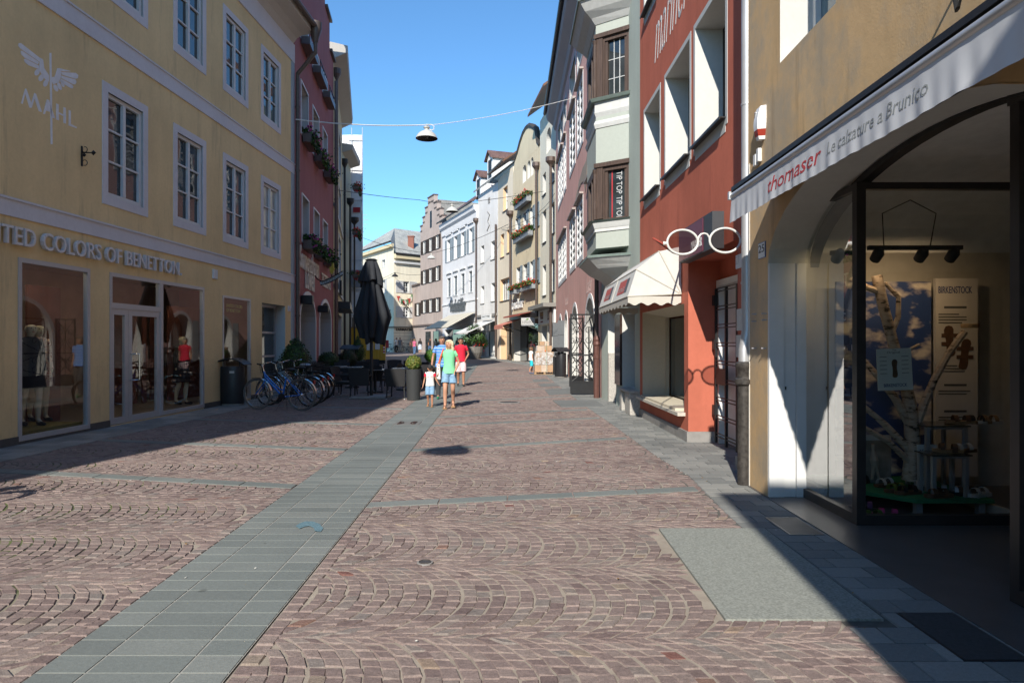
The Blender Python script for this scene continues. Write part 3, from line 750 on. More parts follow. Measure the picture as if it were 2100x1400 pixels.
for x, d in ((72, -.6), (66, -1.15), (300, -.8), (352, -.8), (362, -1.6)):
    mb = MB(); mb.lathe([(.07, -.02), (.07, 0)], 12, F1.P(F1.px(x, 703, d)[0], 3.285, d)); build('downlight', mb, M_LAMPON, Y1)
def steel_frame(F, parent, r, fw, d0=-.07, d1=.012, name='window', bolts=True):
    f = MB(); u0, u1, z0, z1 = r
    F.box(f, u0, u0+fw, z0, z1, d0, d1); F.box(f, u1-fw, u1, z0, z1, d0, d1); F.box(f, u0+fw, u1-fw, z0, z0+fw, d0, d1); F.box(f, u0+fw, u1-fw, z1-fw, z1, d0, d1)
    if bolts:
        for k in range(9):
            z = z0+(z1-z0)*(k+.5)/9
            for u in (u0+fw/2, u1-fw/2): f.lathe([(.012, 0), (.010, .006)], 6, F.P(u, z, d1), M=Matrix((( F.t.x, 0, F.n.x), (F.t.y, 0, F.n.y), (0, 1, 0))))
    return build(name, f, M_STEEL, parent)
def shop_pane(F, w, u0, u1, z0, z1, d=-.03):
    p = MB(); p.quad(F.P(u0, z0, d), F.P(u1, z0, d), F.P(u1, z1, d), F.P(u0, z1, d)); return build('pane', p, M_SHOPGL, w, recalc=False)
r = sh['A']; w = steel_frame(F1, Y1, r, .075, name='display_window'); shop_pane(F1, w, r[0]+.075, r[1]-.075, r[2]+.075, r[3]-.075)
r = sh['B']; um = U(330); zt = F1.px(225, 628)[1]
w = steel_frame(F1, Y1, (um, r[1], .04, r[3]), .075, name='display_window'); shop_pane(F1, w, um+.075, r[1]-.075, .115, r[3]-.075)
w = steel_frame(F1, Y1, (r[0], um, zt, r[3]), .075, name='transom_window'); shop_pane(F1, w, r[0]+.075, um-.075, zt+.075, r[3]-.075)
dl = U(264)
for a, b, hd in ((r[0]+.03, dl, 0), (dl+.006, um-.03, 1)):
    w = steel_frame(F1, Y1, (a, b, .035, zt-.03), .12, -.06, -.005, 'door', False); shop_pane(F1, w, a+.12, b-.12, .2, zt-.15)
    if hd:
        m2 = MB(); zc = 1.12; uu = a+.07
        m2.tube([F1.P(uu-.02, zc-.26, 0), F1.P(uu-.02, zc-.26, .07), F1.P(uu+.14, zc-.26, .09), F1.P(uu+.14, zc+.26, .09), F1.P(uu-.02, zc+.26, .07), F1.P(uu-.02, zc+.26, 0)], .017, 8); build('handle', m2, M_CHROME, w, smooth=True)
mb = MB(); F1.box(mb, r[0]-.0, r[0]+.03, .03, zt, -.07, .01); F1.box(mb, um-.03, um, .03, zt, -.07, .01); F1.box(mb, r[0]+.03, um-.03, zt-.03, zt, -.07, .01); build('door_frame', mb, M_STEEL, Y1)
r = sh['C']; w = steel_frame(F1, Y1, r, .06, name='display_window'); shop_pane(F1, w, r[0]+.06, r[1]-.06, r[2]+.06, r[3]-.06)
mb = MB(); put_text(mb, 'UNITED COLORS\nOF BENETTON', F1.fr(U(468), 2.42, -.05), w=.95, size=.14, ext=.002); build('window_lettering', mb, plain('green_vinyl', (.25, .36, .06), .6), w)
r = sh['D']; w = window(F1, Y1, r, .30, 1, 3, .08, .06, M_STEEL, glass_dark('door_glass', (.035, .045, .05)), name='door', mi_h=[.42, .70])
# lettering over the shop, painted emblem
sg = thing('shop_sign', 'raised grey metal capitals of the clothes shop running along the yellow wall', 'sign', F1.P(U(220), 3.2, .05), world=True)
uC, zC0 = F1.px(79, 512); ue, _ = F1.px(366, 566); 
vs, fs = text_mb('UNITED COLORS OF BENETTON.', size=1, ext=.03, offset=.004, space=1.06); vs2, _ = text_mb('COLORS OF BENETTON.', size=1, ext=.03, offset=.004, space=1.06)
w2 = max(v.x for v in vs2)-min(v.x for v in vs2); wA = max(v.x for v in vs)-min(v.x for v in vs); kx = (ue-uC)/w2
zl = F1.px(79, 512)[1]; zh = F1.px(79, 476)[1]
mb = MB(); put_text(mb, 'UNITED COLORS OF BENETTON.', F1.fr(ue-wA*kx, zl, .055), w=wA*kx, h=zh-zl, ext=.03, offset=.004, space=1.06); build('lettering', mb, plain('letter_metal', (.66, .66, .68), .5, .15), sg)
mb = MB()
def emb(pts): mb.prism([F1.px(x/5, 80+y/5) for x, y in pts], lambda a, b, h: F1.P(a, b, h), .001, .006)
emb([(505, 145), (525, 145), (537, 1080), (518, 1080)])
emb([(184, 70), (190, 45), (212, 45), (418, 205), (412, 232), (400, 235), (205, 100)])
emb([(208, 125), (222, 122), (398, 240), (385, 262), (250, 195), (215, 160)])
emb([(242, 208), (262, 206), (395, 275), (400, 312), (290, 272), (252, 240)])
emb([(412, 195), (440, 215), (450, 300), (500, 375), (500, 440), (470, 425), (430, 375), (402, 320), (402, 250)])
for cx, cy_, a, b in ((378, 343, 25, 34), (420, 400, 26, 36), (466, 455, 24, 36)): emb([(cx+a*math.cos(t)-b*.25*math.sin(t), cy_+b*math.sin(t)) for t in np.linspace(0, 6.28, 13)[:-1]])
emb([(528, 392), (558, 390), (574, 340), (585, 302), (612, 302), (622, 345), (620, 400), (600, 445), (545, 468), (530, 440)])
emb([(612, 303), (715, 328), (720, 336), (620, 332)])
emb([(622, 340), (775, 350), (800, 372), (795, 405), (770, 410), (632, 368)])
emb([(625, 377), (772, 418), (782, 445), (768, 468), (745, 466), (625, 402)])
emb([(622, 408), (738, 472), (750, 492), (738, 510), (718, 504), (612, 438)])
for cx, cy_, a, b in ((570, 505, 22, 36), (608, 487, 20, 40), (640, 465, 16, 30)): emb([(cx+a*math.cos(t)+b*.35*math.sin(t), cy_+b*math.sin(t)) for t in np.linspace(0, 6.28, 13)[:-1]])
emb([(213, 662), (255, 510), (268, 512), (318, 660), (350, 555), (368, 565), (428, 752), (395, 742), (352, 610), (322, 708), (300, 705), (256, 560), (230, 668)])
emb([(440, 768), (478, 620), (500, 628), (562, 815), (530, 808), (516, 752), (470, 735), (458, 772)])
emb([(574, 662), (598, 672), (598, 752), (648, 775), (648, 700), (672, 708), (674, 868), (648, 862), (648, 792), (598, 768), (602, 836), (574, 828)])
emb([(702, 730), (724, 738), (724, 872), (770, 898), (785, 902), (783, 918), (702, 888)])
build('wall_emblem', mb, plain('emblem_paint', (.80, .79, .80), .9), Y1)
mb = MB(); a = F1.px(437, 571); F1.box(mb, U(435), U(443.6), F1.px(435, 571)[1], F1.px(435, 551.6)[1], 0, .04)
tag(build('alarm_box', mb, M_WHITE, bevel=.006), 'small white box on the yellow wall right of the shop lettering', 'alarm box')
mb = MB(); F1.box(mb, U(590), U(595.5), F1.px(590, 638)[1], F1.px(590, 627)[1], 0, .02)
tag(build('wall_plaque', mb, M_LILAC, bevel=.004), 'small lilac plaque on the yellow wall beside the corner downpipe', 'plaque')
# iron bracket
br = thing('iron_bracket', 'small black wrought iron bracket on the yellow wall below the painted wings', 'bracket', F1.P(U(167), 4.7, .1), world=True)
mb = MB(); ub, zb = F1.px(167, 341); _, ztp = F1.px(167, 300)
F1.box(mb, ub-.015, ub+.015, zb, ztp, 0, .02); mb.tube([F1.P(ub, ztp-.12, .02), F1.P(ub, ztp-.12, .2)], .008, 6); mb.tube([F1.P(ub, zb+.25, .02), F1.P(ub, ztp-.12, .19)], .010, 6)
mb.tube([F1.P(ub, ztp-.06+.05*math.sin(t), .06+.05*math.cos(t)) for t in np.linspace(3.1, 8, 9)], .007, 5); mb.tube([F1.P(ub, zb+.06+.05*math.sin(t), .06+.05*math.cos(t)) for t in np.linspace(3.1, -2, 9)], .007, 5)
mb.lathe([(.0, -.05), (.05, 0), (.0, .05)], 4, F1.P(ub, ztp-.12, .22)); mb.lathe([(.0, -.04), (.04, 0), (.0, .04)], 4, F1.P(ub, zb+.2, .05)); build('scroll', mb, M_BLACK, br)

# ------------------------------------------------ dark red inn (left)
F2 = Fac((-7.22, 22.66), (-8.48, 32.4), -1)
H2 = thing('red_inn', 'tall dark red gabled inn with white windows and two arched doorways', 'building', (-7.9, 27, 0), world=True)
M_RED2 = plaster('dull_red_plaster', (.35, .14, .14), .10, .12, None, 0, .2)
w2_ = [F2.rect(617, 631, 167, 273), F2.rect(641, 653, 220, 314), F2.rect(661.7, 670.5, 261, 343)]
w1_ = [F2.rect(619, 632.5, 402, 497), F2.rect(643, 654, 428, 508), F2.rect(662, 671, 449, 528)]
w3_ = [F2.rect(616, 629, 40, 78), F2.rect(640, 652, 75, 113), F2.rect(661, 670, 146, 185)]
def norm(rs, zs=None): 
    z0 = sum(r[2] for r in rs)/len(rs); z1 = sum(r[3] for r in rs)/len(rs); return [(r[0], r[1], z0, z1) for r in rs]
w1_ = norm(w1_); w2_ = norm(w2_); zz = F2.px(661, 185)[1], F2.px(661, 146)[1]; w3_ = [(r[0], r[1], *zz) for r in w2_]
a1 = F2.rect(615, 646, 602, 830); a2 = F2.rect(655, 678, 619, 830); a1 = (a1[0], a1[1], 0, 3.35); a2 = (a2[0], a2[1], 0, 3.35)
ops = [op(r, .32) for r in w1_+w2_+w3_] + [op(a1, .9, rise=.95, nosill=1), op(a2, .9, rise=.85, nosill=1)]
mb = MB(); zt2 = 14.2; F2.wall(mb, 0, F2.L, 0, zt2, ops); F2.body(mb, 0, F2.L, 3.6, zt2, 9)
F2.box(mb, .03, F2.L-.03, 0, 3.6, -9, -1.0)
steps = [(0, 19), (F2.L*.55, 19), (F2.L*.55, 17.8), (F2.L*.72, 17.8), (F2.L*.72, 16.2), (F2.L*.87, 16.2), (F2.L*.87, 14.9), (F2.L, 14.9)]
poly = [(0, zt2)] + steps + [(F2.L, zt2)]
mb.prism(poly, lambda a, b, h: F2.P(a, b, h), -.5, -.0)
build('wall', mb, [M_RED2, M_REVEAL], H2)
for u0, u1, z in ((F2.L*.55, F2.L*.72, 17.8), (F2.L*.72, F2.L*.87, 16.2), (F2.L*.87, F2.L, 14.9)):
    mb = MB(); F2.box(mb, u0, u1+.05, z+.002, z+.12, -.6, .12); build('step_tile', mb, M_BROWNPIPE, H2)
for r in w1_+w2_+w3_: window(F2, H2, r, .26, 2, 2, .07, .03, M_WHITE, M_GLASSD, .07, M_WHITE, sproud=.03)
pipe(F2, H2, F2.L-.05, 0, 14, .12, .065, M_BROWNPIPE)
for r in (a1, a2):
    mb = MB(); o = dict(u0=r[0], u1=r[1], z1=r[3], rise=.95 if r is a1 else .85); pts = [(r[0], 0)] + F2.arch(o) + [(r[1], 0)]
    for k in range(len(pts)-1):
        c = ((r[0]+r[1])/2, 1.6); out = []
        for p in (pts[k], pts[k+1]):
            v = Vector((p[0]-c[0], max(0, p[1]-2.4))); v = Vector((math.copysign(1, v.x), 0)) if p[1] < 2.41 else v.normalized(); out.append((p[0]+v.x*.16, p[1]+v.y*.16))
        mb.prism([pts[k], pts[k+1], out[1], out[0]], lambda a, b, h: F2.P(a, b, h), -.02, .03)
    build('arch_surround', mb, M_WHITE, H2)
for r in (a1, a2):
    mb = MB(); F2.box(mb, r[0], r[1], 0, r[3], -.98, -.92); w = build('door', mb, plain('inn_door', (.12, .11, .11), .5), H2)
    mb = MB(); F2.box(mb, r[0]+.2, r[1]-.2, .5, 2.3, -.92, -.90); build('pane', mb, M_GLASSD, w)
for i, (x0, x1, y0, y1) in enumerate(((615, 627, 605, 623), (650.6, 664.7, 626, 640))):
    u0, u1, z0, z1 = F2.rect(x0, x1, y0, y1); mb = MB(); F2.box(mb, u0, u0+.32, z0, z1, .03, .42)
    tag(build('wall_lamp', mb, M_BLACK, bevel=.02), ['black cube lantern over the nearer arched doorway of the red inn', 'black cube lantern over the farther arched doorway of the red inn'][i], 'lamp', 'cube lanterns on the red inn')
mb = MB(); s_ = thing('inn_sign', 'white blackletter lettering on the wall of the red inn above the arches', 'sign', F2.P(1, 4.8, .05), world=True)
u0, z0 = F2.px(613, 527); u1, _ = F2.px(652, 560)
put_text(mb, 'Sonnenathanan', F2.fr(u0, z0-.35, .03), w=u1-u0, h=.80, ext=.02, offset=.006, shear=.1); M_CRL = plain('cream_letters', (.66, .62, .52), .6); build('lettering', mb, M_CRL, s_); mb = MB()
u0b, z0b = F2.px(624.5, 588); u1b, _ = F2.px(643, 591); put_text(mb, 'Löwen', F2.fr(u0b, z0b-.05, .03), w=u1b-u0b, h=.92, ext=.02, offset=.006, shear=.1); build('lettering', mb, M_CRL, s_); mb = MB()
u0c, z0c = F2.px(658, 588); u1c, _ = F2.px(676, 600); put_text(mb, 'TEZENIS', F2.fr(u0c, z0c+.05, .03), w=u1c-u0c, h=.55, ext=.02, offset=.004)
build('lettering', mb, plain('cream_letters', (.66, .62, .52), .6), s_)

# ------------------------------------------------ cream house with deep eave and the next one (left)
F3 = Fac((-8.48, 32.42), (-10.7, 43), -1)
H3 = thing('cream_house', 'narrow cream house with deep grey eave between the red inn and the scaffold', 'building', (-9.6, 37.5, g(37)), world=True)
M_CREAM3 = plaster('warm_cream_plaster', (.56, .48, .30), .07, .08)  # cloudy cream plaster with faint streaks
ops = []; rs3 = []
for z0, z1 in ((4.6, 7.6), (8.6, 10.4), (11.4, 13.4)):
    for k in range(2): rs3.append((1.6+4.2*k, 4.4+4.2*k, z0, z1))
shopo = (1.2, F3.L-1, 0, 3.2)
ops = [op(r, .15) for r in rs3] + [op(shopo, .5)]
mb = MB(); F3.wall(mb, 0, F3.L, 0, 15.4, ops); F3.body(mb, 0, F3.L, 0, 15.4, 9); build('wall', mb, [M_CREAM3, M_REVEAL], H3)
for r in rs3: window(F3, H3, r, .1, 3, 2, .07, .05, M_WHITE, M_GLASSB, .12, M_TRIM)
for z in (8.1, 4.25):
    mb = MB(); F3.box(mb, 0, F3.L, z, z+.16, -.02, .09); build('string_course', mb, M_TRIM, H3)
mb = MB(); F3.box(mb, shopo[0], shopo[1], 0.1, 3.2, -.49, -.45); build('shop_window', mb, M_GLASSD, H3)
prof = [(0, 15.1), (.62, 15.42), (.66, 15.75), (-3, 16.3), (-3, 15.2)]
mb = MB(); mb.prism(prof, lambda a, b, h: F3.P(-.02+(F3.L)*h, b, a), 0, 1); build('eave', mb, plaster('grey_soffit', (.42, .40, .37), .05, .03), H3)
pipe(F3, H3, F3.L-.1, .1, 12.6, .16, .075, M_DARK, .2); pipe(F3, H3, .35, .1, 14.2, .14, .06, M_BROWNPIPE, .2)
t = thing('shop_sign', 'dark hanging shop sign and canopy on the cream house beyond the red inn', 'sign', F3.P(3, 3.6, .3), world=True)
mb = MB(); F3.box(mb, .9, 6.5, 3.28, 3.62, .02, .75); build('canopy', mb, M_DARK, t)
mb = MB(); F3.box(mb, 4.2, 6.0, 4.25, 4.95, .1, .22); b_ = build('board', mb, M_BLACK, t); mb = MB(); put_text(mb, 'moda', F3.fr(4.35, 4.45, .22), w=1.4, h=.34, ext=.01); 
F4 = Fac((-10.7, 43.02), (-11.1, 47), -1)
H4 = thing('narrow_house', 'narrow pale green house with dark rain pipe and lower grey eave before the scaffold', 'building', (-11, 45, g(45)), world=True)
mb = MB(); F4.wall(mb, 0, F4.L, 0, 13.9, []); F4.body(mb, 0, F4.L, 0, 13.9, 9); build('wall', mb, [plaster('grey_green_plaster', (.40, .44, .38), .06, .06), M_REVEAL], H4)  # cloudy grey green plaster with faint streaks
mb = MB(); mb.prism([(0, 13.6), (.62, 13.8), (.66, 14.1), (-3, 14.6), (-3, 13.7)], lambda a, b, h: F4.P(F4.L*h, b, a), 0, 1); build('eave', mb, MATS['grey_soffit'], H4)
pipe(F4, H4, 2.2, .15, 10.6, .2, .07, M_DARK, .26); pipe(F4, H4, 3.6, .15, 9.6, .3, .06, M_DARK, .3)

# ------------------------------------------------ wrapped scaffold and builders' hoarding
SCX0, SCX1, SCY = -11.25, -10.55, 48.0
sc_ = thing('wrapped_scaffold', 'tall scaffold wrapped in white sheeting beside the cream houses', 'scaffold', (-10.9, 50, g(48)), world=True)
mb = MB(); nz, nx = 40, 6; r2 = random.Random(3)
def fold(a, z): return .05*math.sin(z*2.1+a*2)+.03*math.sin(z*5.3+a*7)
for (A, B) in (((SCX0-3, SCY), (SCX1, SCY)), ((SCX1, SCY), (SCX1-2.4, SCY+9))):
    base = len(mb.v); A = Vector(A); B = Vector(B); n_ = Vector((-(B-A).y, (B-A).x)).normalized()
    vs = []; 
    for i in range(nz+1):
        for j in range(nx+1):
            p = A.lerp(B, j/nx) - n_*abs(fold(j, i*.35)); vs.append((p.x, p.y, 3.4+12.8*i/nz))
    mb.add(vs, [(i*(nx+1)+j, i*(nx+1)+j+1, (i+1)*(nx+1)+j+1, (i+1)*(nx+1)+j) for i in range(nz) for j in range(nx)])
build('sheeting', mb, plain('white_sheeting', (.70, .71, .73), .7, 0, .06, 2, .3, 9), sc_, recalc=False)
mb = MB()
for x, y in ((SCX1+.05, SCY-.08), (SCX0, SCY-.08), (SCX1-1.2, SCY+4.5)): mb.tube([(x, y, g(y)), (x, y, 16.7)], .03, 6)
for z in (5.3, 7.4, 9.5, 11.6, 13.7, 15.8): mb.tube([(SCX0-.2, SCY-.1, z), (SCX1+.1, SCY-.1, z)], .025, 6)
build('tubes', mb, M_ZINC, sc_)
mb = MB(); mb.box(SCX0-.3, SCX1+.02, SCY-.2, SCY-.12, 5.5, 6.7); build('deck', mb, plain('grey_deck', (.25, .26, .28), .7), sc_)
mb = MB(); mb.box(SCX0+.1, SCX1-.1, SCY-.14, SCY-.105, 10.75, 11.1); build('banner', mb, plain('red_banner', (.35, .02, .03), .6), sc_)
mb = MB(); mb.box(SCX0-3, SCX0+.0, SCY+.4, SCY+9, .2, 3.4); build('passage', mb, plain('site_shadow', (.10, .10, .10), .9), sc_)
hd = thing('site_hoarding', 'yellow timber hoarding boards closing the building site at the street bend', 'hoarding', (-9.8, 47, g(47)), world=True)
mb = MB(); x = -11.2; k = 0
while x < -8.76:
    mb.box(x+.004, min(x+.2, -8.73)-.004, 47.0, 47.03+.006*(k % 2), .42, 2.62); x += .2; k += 1
yv = 47.05
while yv < 52: xs_ = -8.745-.19*(yv-47.05); mb.box(xs_-.045, xs_+.006*(k % 2), yv, yv+.196, .42, 2.62); yv += .2; k += 1
build('boards', mb, wood('yellow_boards', (.56, .32, .02), (.70, .43, .045), (6, 6, .7)), hd)
mb = MB(); mb.box(-11.2, -8.74, 47.01, 47.06, .16, .42); build('base_board', mb, M_BLACK, hd)
mb = MB(); mb.box(-11.2, -8.7, 46.95, 47.1, 2.62, 2.70); build('top_rail', mb, wood('raw_timber', (.22, .13, .07), (.32, .2, .11)), hd)
mb = MB(); mb.box(-9.42, -9.1, 46.96, 46.985, 1.15, 1.95); mb.box(-10.0, -9.55, 46.96, 46.985, 1.1, 1.6); build('notice', mb, plain('paper_white', (.72, .72, .70), .8), hd)
mb = MB(); mb.box(-8.86, -8.74, 46.92, 46.975, .9, 1.75); tag(build('warning_stripe_board', mb, stripes('red_white_bands', [(0, (.55, .03, .03)), (.5, (.75, .75, .74))], 2, 5.2)), 'red and white striped warning board on the corner of the yellow hoarding', 'warning board')

# ------------------------------------------------ far pharmacy house
Fr = Fac((-14.2, 82), (-8.2, 87.5), -1); Fl = Fac((-22.5, 95.4), (-14.2, 82), -1)
H9 = thing('pharmacy_house', 'pale yellow pharmacy house with slate roof closing the far end of the street', 'building', (-14, 82, g(82)), world=True)
M_F = plaster('pale_yellow_plaster', (.76, .71, .57), .09, .14, (.42, .37, .27), .5)
rw = [Fr.rect(827, 839, 576.6, 600), Fr.rect(827, 839, 629, 651)]; lw = [Fl.rect(783.5, 789.7, 534, 548), Fl.rect(783, 790.5, 575, 602), Fl.rect(742, 748, 545, 562)]
mb = MB(); Fr.wall(mb, 0, Fr.L, 0, 12.0, [op(r, .25) for r in rw]); Fl.wall(mb, 0, Fl.L, 0, 13.4, [op(r, .25) for r in lw]); mb.prism([(-13.9, 82.95), (-8.5, 88.0), (-9, 97), (-21.4, 95.6)], lambda a, b, h: Vector((a, b, h)), 0, 11.9)
mb.quad(Fl.P(Fl.L, 11.9, 0), Fl.P(Fl.L, 13.4, 0), Fr.P(1.6, 13.4, -1.9), Fr.P(1.6, 11.9, -1.9)); build('wall', mb, [M_F, M_REVEAL], H9)
M_GSH = plain('grey_white_shutter', (.50, .51, .52), .6)
window(Fr, H9, rw[0], .2, 2, 2, .09, .06, M_WHITE, M_GLASSD, shutters='lr', shm=M_GSH, sill=.3, slm=M_STONE, shw=1.05)
window(Fr, H9, rw[1], .2, 2, 3, .10, .09, M_WHITE, M_GLASSD, post=.16, shutters='lr', shm=M_GSH, sill=.3, slm=M_STONE, shw=1.0)
window(Fl, H9, lw[0], .2, 2, 2, .08, .05, M_WHITE, M_GLASSC, .1, M_TRIM); window(Fl, H9, lw[1], .2, 2, 2, .08, .05, M_WHITE, M_GLASSC, shutters='lr', shm=M_GSH, shw=.5); window(Fl, H9, lw[2], .2, 2, 2, .08, .05, M_WHITE, M_GLASSC, .1, M_TRIM)
A1 = Vector((-15.0, 87.0, 16.2)); A2 = A1 + Vector((Fr.t.x, Fr.t.y, 0))*9; R1, R2 = Fr.P(-.05, 12.3, .55), Fr.P(Fr.L, 12.3, .55)
E1, E2, L2 = Fl.P(0, 13.72, .5), Fl.P(Fl.L+.15, 13.72, .5), Vector((-19.5, 95.5, 15.2))
mb = MB(); mb.quad(R1, R2, A2, A1); o = build('roof', mb, M_TILE_P, H9, recalc=False); uvproj(o, (Fr.t.x, Fr.t.y, 0), (A1-R1).normalized(), R1)
mb = MB(); mb.quad(E1, E2, A1, L2); mb.add([E2, R1, A1], [(0, 1, 2)]); o = build('wing_roof', mb, M_TILE_P, H9, recalc=False); uvproj(o, (Fl.t.x, Fl.t.y, 0), (A1-E2).normalized(), E2)
mb = MB(); mb.tube([R1, R2], .12, 6); mb.tube([E1, E2], .12, 6); build('gutter', mb, M_DARK, H9)
mb = MB(); Fr.box(mb, 0, Fr.L, 11.2, 11.45, 0, .28); build('string_course', mb, M_TRIM, H9); mb = MB(); Fr.box(mb, 0, Fr.L, 11.75, 12.3, 0, .5); build('cornice', mb, plaster('cornice_cream', (.62, .54, .36), .05, .05), H9)
mb = MB(); Fl.box(mb, 0, Fl.L, 13.1, 13.5, 0, .4); build('wing_cornice', mb, MATS['cornice_cream'], H9)
mb = MB(); c = Vector((-12.55, 84.9, 0)); mb.box(c.x-.36, c.x+.36, c.y-.3, c.y+.3, 13.2, 14.75); mb.box(c.x-.43, c.x+.43, c.y-.36, c.y+.36, 14.75, 14.87); build('chimney', mb, plaster('brick_red_chimney', (.27, .12, .09), .1, .1), H9)
mb = MB()
for F_ in (Fr, Fl): F_.box(mb, 0, F_.L, 3.42, 3.58, 0, .14)
for z in np.arange(.7, 3.4, .42):
    Fr.box(mb, 0, Fr.L, z, z+.03, 0, .02)
build('shopfront_moulding', mb, plain('dim_moulding', (.16, .15, .12), .8), H9)
mb = MB(); uF0 = Fr.px(812, 675)[0]; uF1 = Fr.px(844.8, 675)[0]; put_text(mb, 'FARMACIA', Fr.fr(uF0, Fr.px(815, 678)[1], .05), w=uF1-uF0, h=.30, ext=.03, offset=.012)
s_ = tag(build('pharmacy_sign', mb, M_BLACK), 'black capital letters reading FARMACIA on the far yellow house', 'sign')
mb = MB(); c = Vector((-14.95, 80.9, 4.75)); mb.box(c.x-.32, c.x+.32, c.y-.06, c.y+.06, c.z-.1, c.z+.1); mb.box(c.x-.1, c.x+.1, c.y-.055, c.y+.055, c.z-.32, c.z+.32)
t = thing('pharmacy_cross', 'lit green cross sign hung on an iron bracket before the far yellow house', 'sign', c, world=True); build('cross', mb, plain('green_light', (0, .5, .08), .5, emit=((0.0, .75, .12), 1.2)), t)
mb = MB(); mb.tube([(-14.6, 82.2, 5.6), (-14.55, 81.4, 5.5), (-14.5, 81, 4.9), (-14.62, 81, 4.2)], .04, 6); mb.tube([(-14.6, 82.3, 5.1), (-14.95, 80.9, 5.1)], .03, 6); build('bracket', mb, M_BLACK, t)
mb = MB(); x, y = -15.0, 81.3; mb.tube([(x, y, 16), (x, y, 18.4)], .025, 5)
an = thing('roof_aerial', 'thin television aerial standing on the roof ridge of the far pharmacy house', 'aerial', (-18.6, 87, 14), world=True); mb = MB(); mb.tube([(-18.9, 86.5, 13.5), (-18.9, 86.5, 18.0)], .03, 5)
for z, l in ((17.8, .5), (17.2, .7), (16.6, .6)): mb.tube([(-18.9-l, 86.5, z), (-18.9+l, 86.5, z)], .02, 5)
build('mast', mb, M_STEEL, an)

# ------------------------------------------------ stepped-gable house
FG = Fac((-7.5, 73.6), (-12.3, 83.95), 1)
H8 = thing('stepped_gable_house', 'mauve grey house with stepped gable and dark brown shutters', 'building', (-9, 77, g(77)), world=True)
M_G = plaster('mauve_grey_plaster', (.46, .38, .34), .11, .16, (.20, .17, .16), .5)
uE = (80.8-73.6)/FG.t.y
rows = [[(864.5, 869.5, 497, 523), (880.5, 886, 490, 516), (895, 901, 483, 510)], [(865, 870, 557, 583.5), (881, 888, 551, 579), (895, 902, 546.5, 575)], [(866, 871, 617, 643), (881, 888, 613.5, 640), (895, 902, 611, 637)]]
gw = []
for row in rows:
    rs = [FG.rect(*r) for r in row]; z0 = sum(r[2] for r in rs)/3; z1 = sum(r[3] for r in rs)/3
    for k in range(3): gw.append((1.15+2.35*k, 2.25+2.35*k, z0, z1))
rl = (FG.px(857, 640)[0]-.55, FG.px(857, 640)[0]+.55, gw[-1][2]-.2, gw[-1][3]-.2); at = (uE/2-.35, uE/2+.35, 14.6, 16.5)
mb = MB(); FG.wall(mb, 0, uE, 0, 14.3, [op(r, .2) for r in gw]); FG.wall(mb, uE, FG.L, 0, 8.5, [op(rl, .2)]); FG.body(mb, 0, uE, 0, 14.3, 9); FG.body(mb, uE, FG.L, 0, 8.5, 6)
hs = [(0, 15.3), (.11, 16.2), (.23, 17.15), (.36, 18.1)]; poly = [(0, 14.3)]
for i, (f, z) in enumerate(hs): poly += [(uE*f, hs[i-1][1] if i else 14.3), (uE*f, z)]
poly += [(uE*(1-f), z) for f, z in []]
for i in range(len(hs)-1, -1, -1): poly += [(uE*(1-hs[i][0]), hs[i][1]), (uE*(1-hs[i][0]), hs[i-1][1] if i else 14.3)]
mb.prism(poly, lambda a, b, h: FG.P(a, b, h), -.45, 0)
build('wall', mb, [M_G, M_REVEAL], H8)
mb = MB()
for i, (f, z) in enumerate(hs):
    f2 = hs[i+1][0] if i+1 < len(hs) else .5
    for a, b in ((f, f2), (1-f2, 1-f)):
        FG.box(mb, uE*a-.05, uE*b+.02, z+.003, z+.13, -.5, .08); FG.box(mb, uE*a+.12, uE*b-.08, z-.62, z-.50, 0, .05)
build('step_coping', mb, plain('dark_coping', (.13, .10, .09), .8), H8)
mb = MB(); FG.box(mb, at[0], at[1], at[2], at[3], .0, .012); build('attic_window', mb, M_BLACK, H8)
M_BSH = plain('brown_shutter', (.040, .028, .022), .7)
for r in gw + [rl]: window(FG, H8, r, .1, 2, 1, .09, .05, M_WHITE, M_GLASSB, .05, M_BSH, shutters='lr', shm=M_BSH, shw=.62, sill=.1, slm=M_BSH)
mb = MB(); FG.box(mb, uE+.01, FG.L+.1, 8.5, 8.7, -.5, .15); build('wing_coping', mb, MATS['dark_coping'], H8)
# roof ridge runs back from the gable
mb = MB(); e1, e2, rd = FG.P(.3, 14.4, -.45), FG.P(uE-.3, 14.4, -.45), FG.P(uE/2, 17.9, -.45); bk = Vector((-FG.n.x, -FG.n.y, 0))*9
mb.quad(e1, rd, rd+bk, e1+bk); mb.quad(rd, e2, e2+bk, rd+bk); o = build('roof', mb, M_TILE_G, H8, recalc=False); uvproj(o, bk.normalized(), (rd-e1).normalized(), e1)
mb = MB()
for x in (1.2, 4.0): FG.box(mb, x, x+1.9, .05, 2.9, .0, .03)
build('shop_window', mb, M_GLASSD, H8)
mb = MB(); FG.box(mb, 0, FG.L, 3.55, 3.75, 0, .12); build('string_course', mb, MATS['dark_coping'], H8)

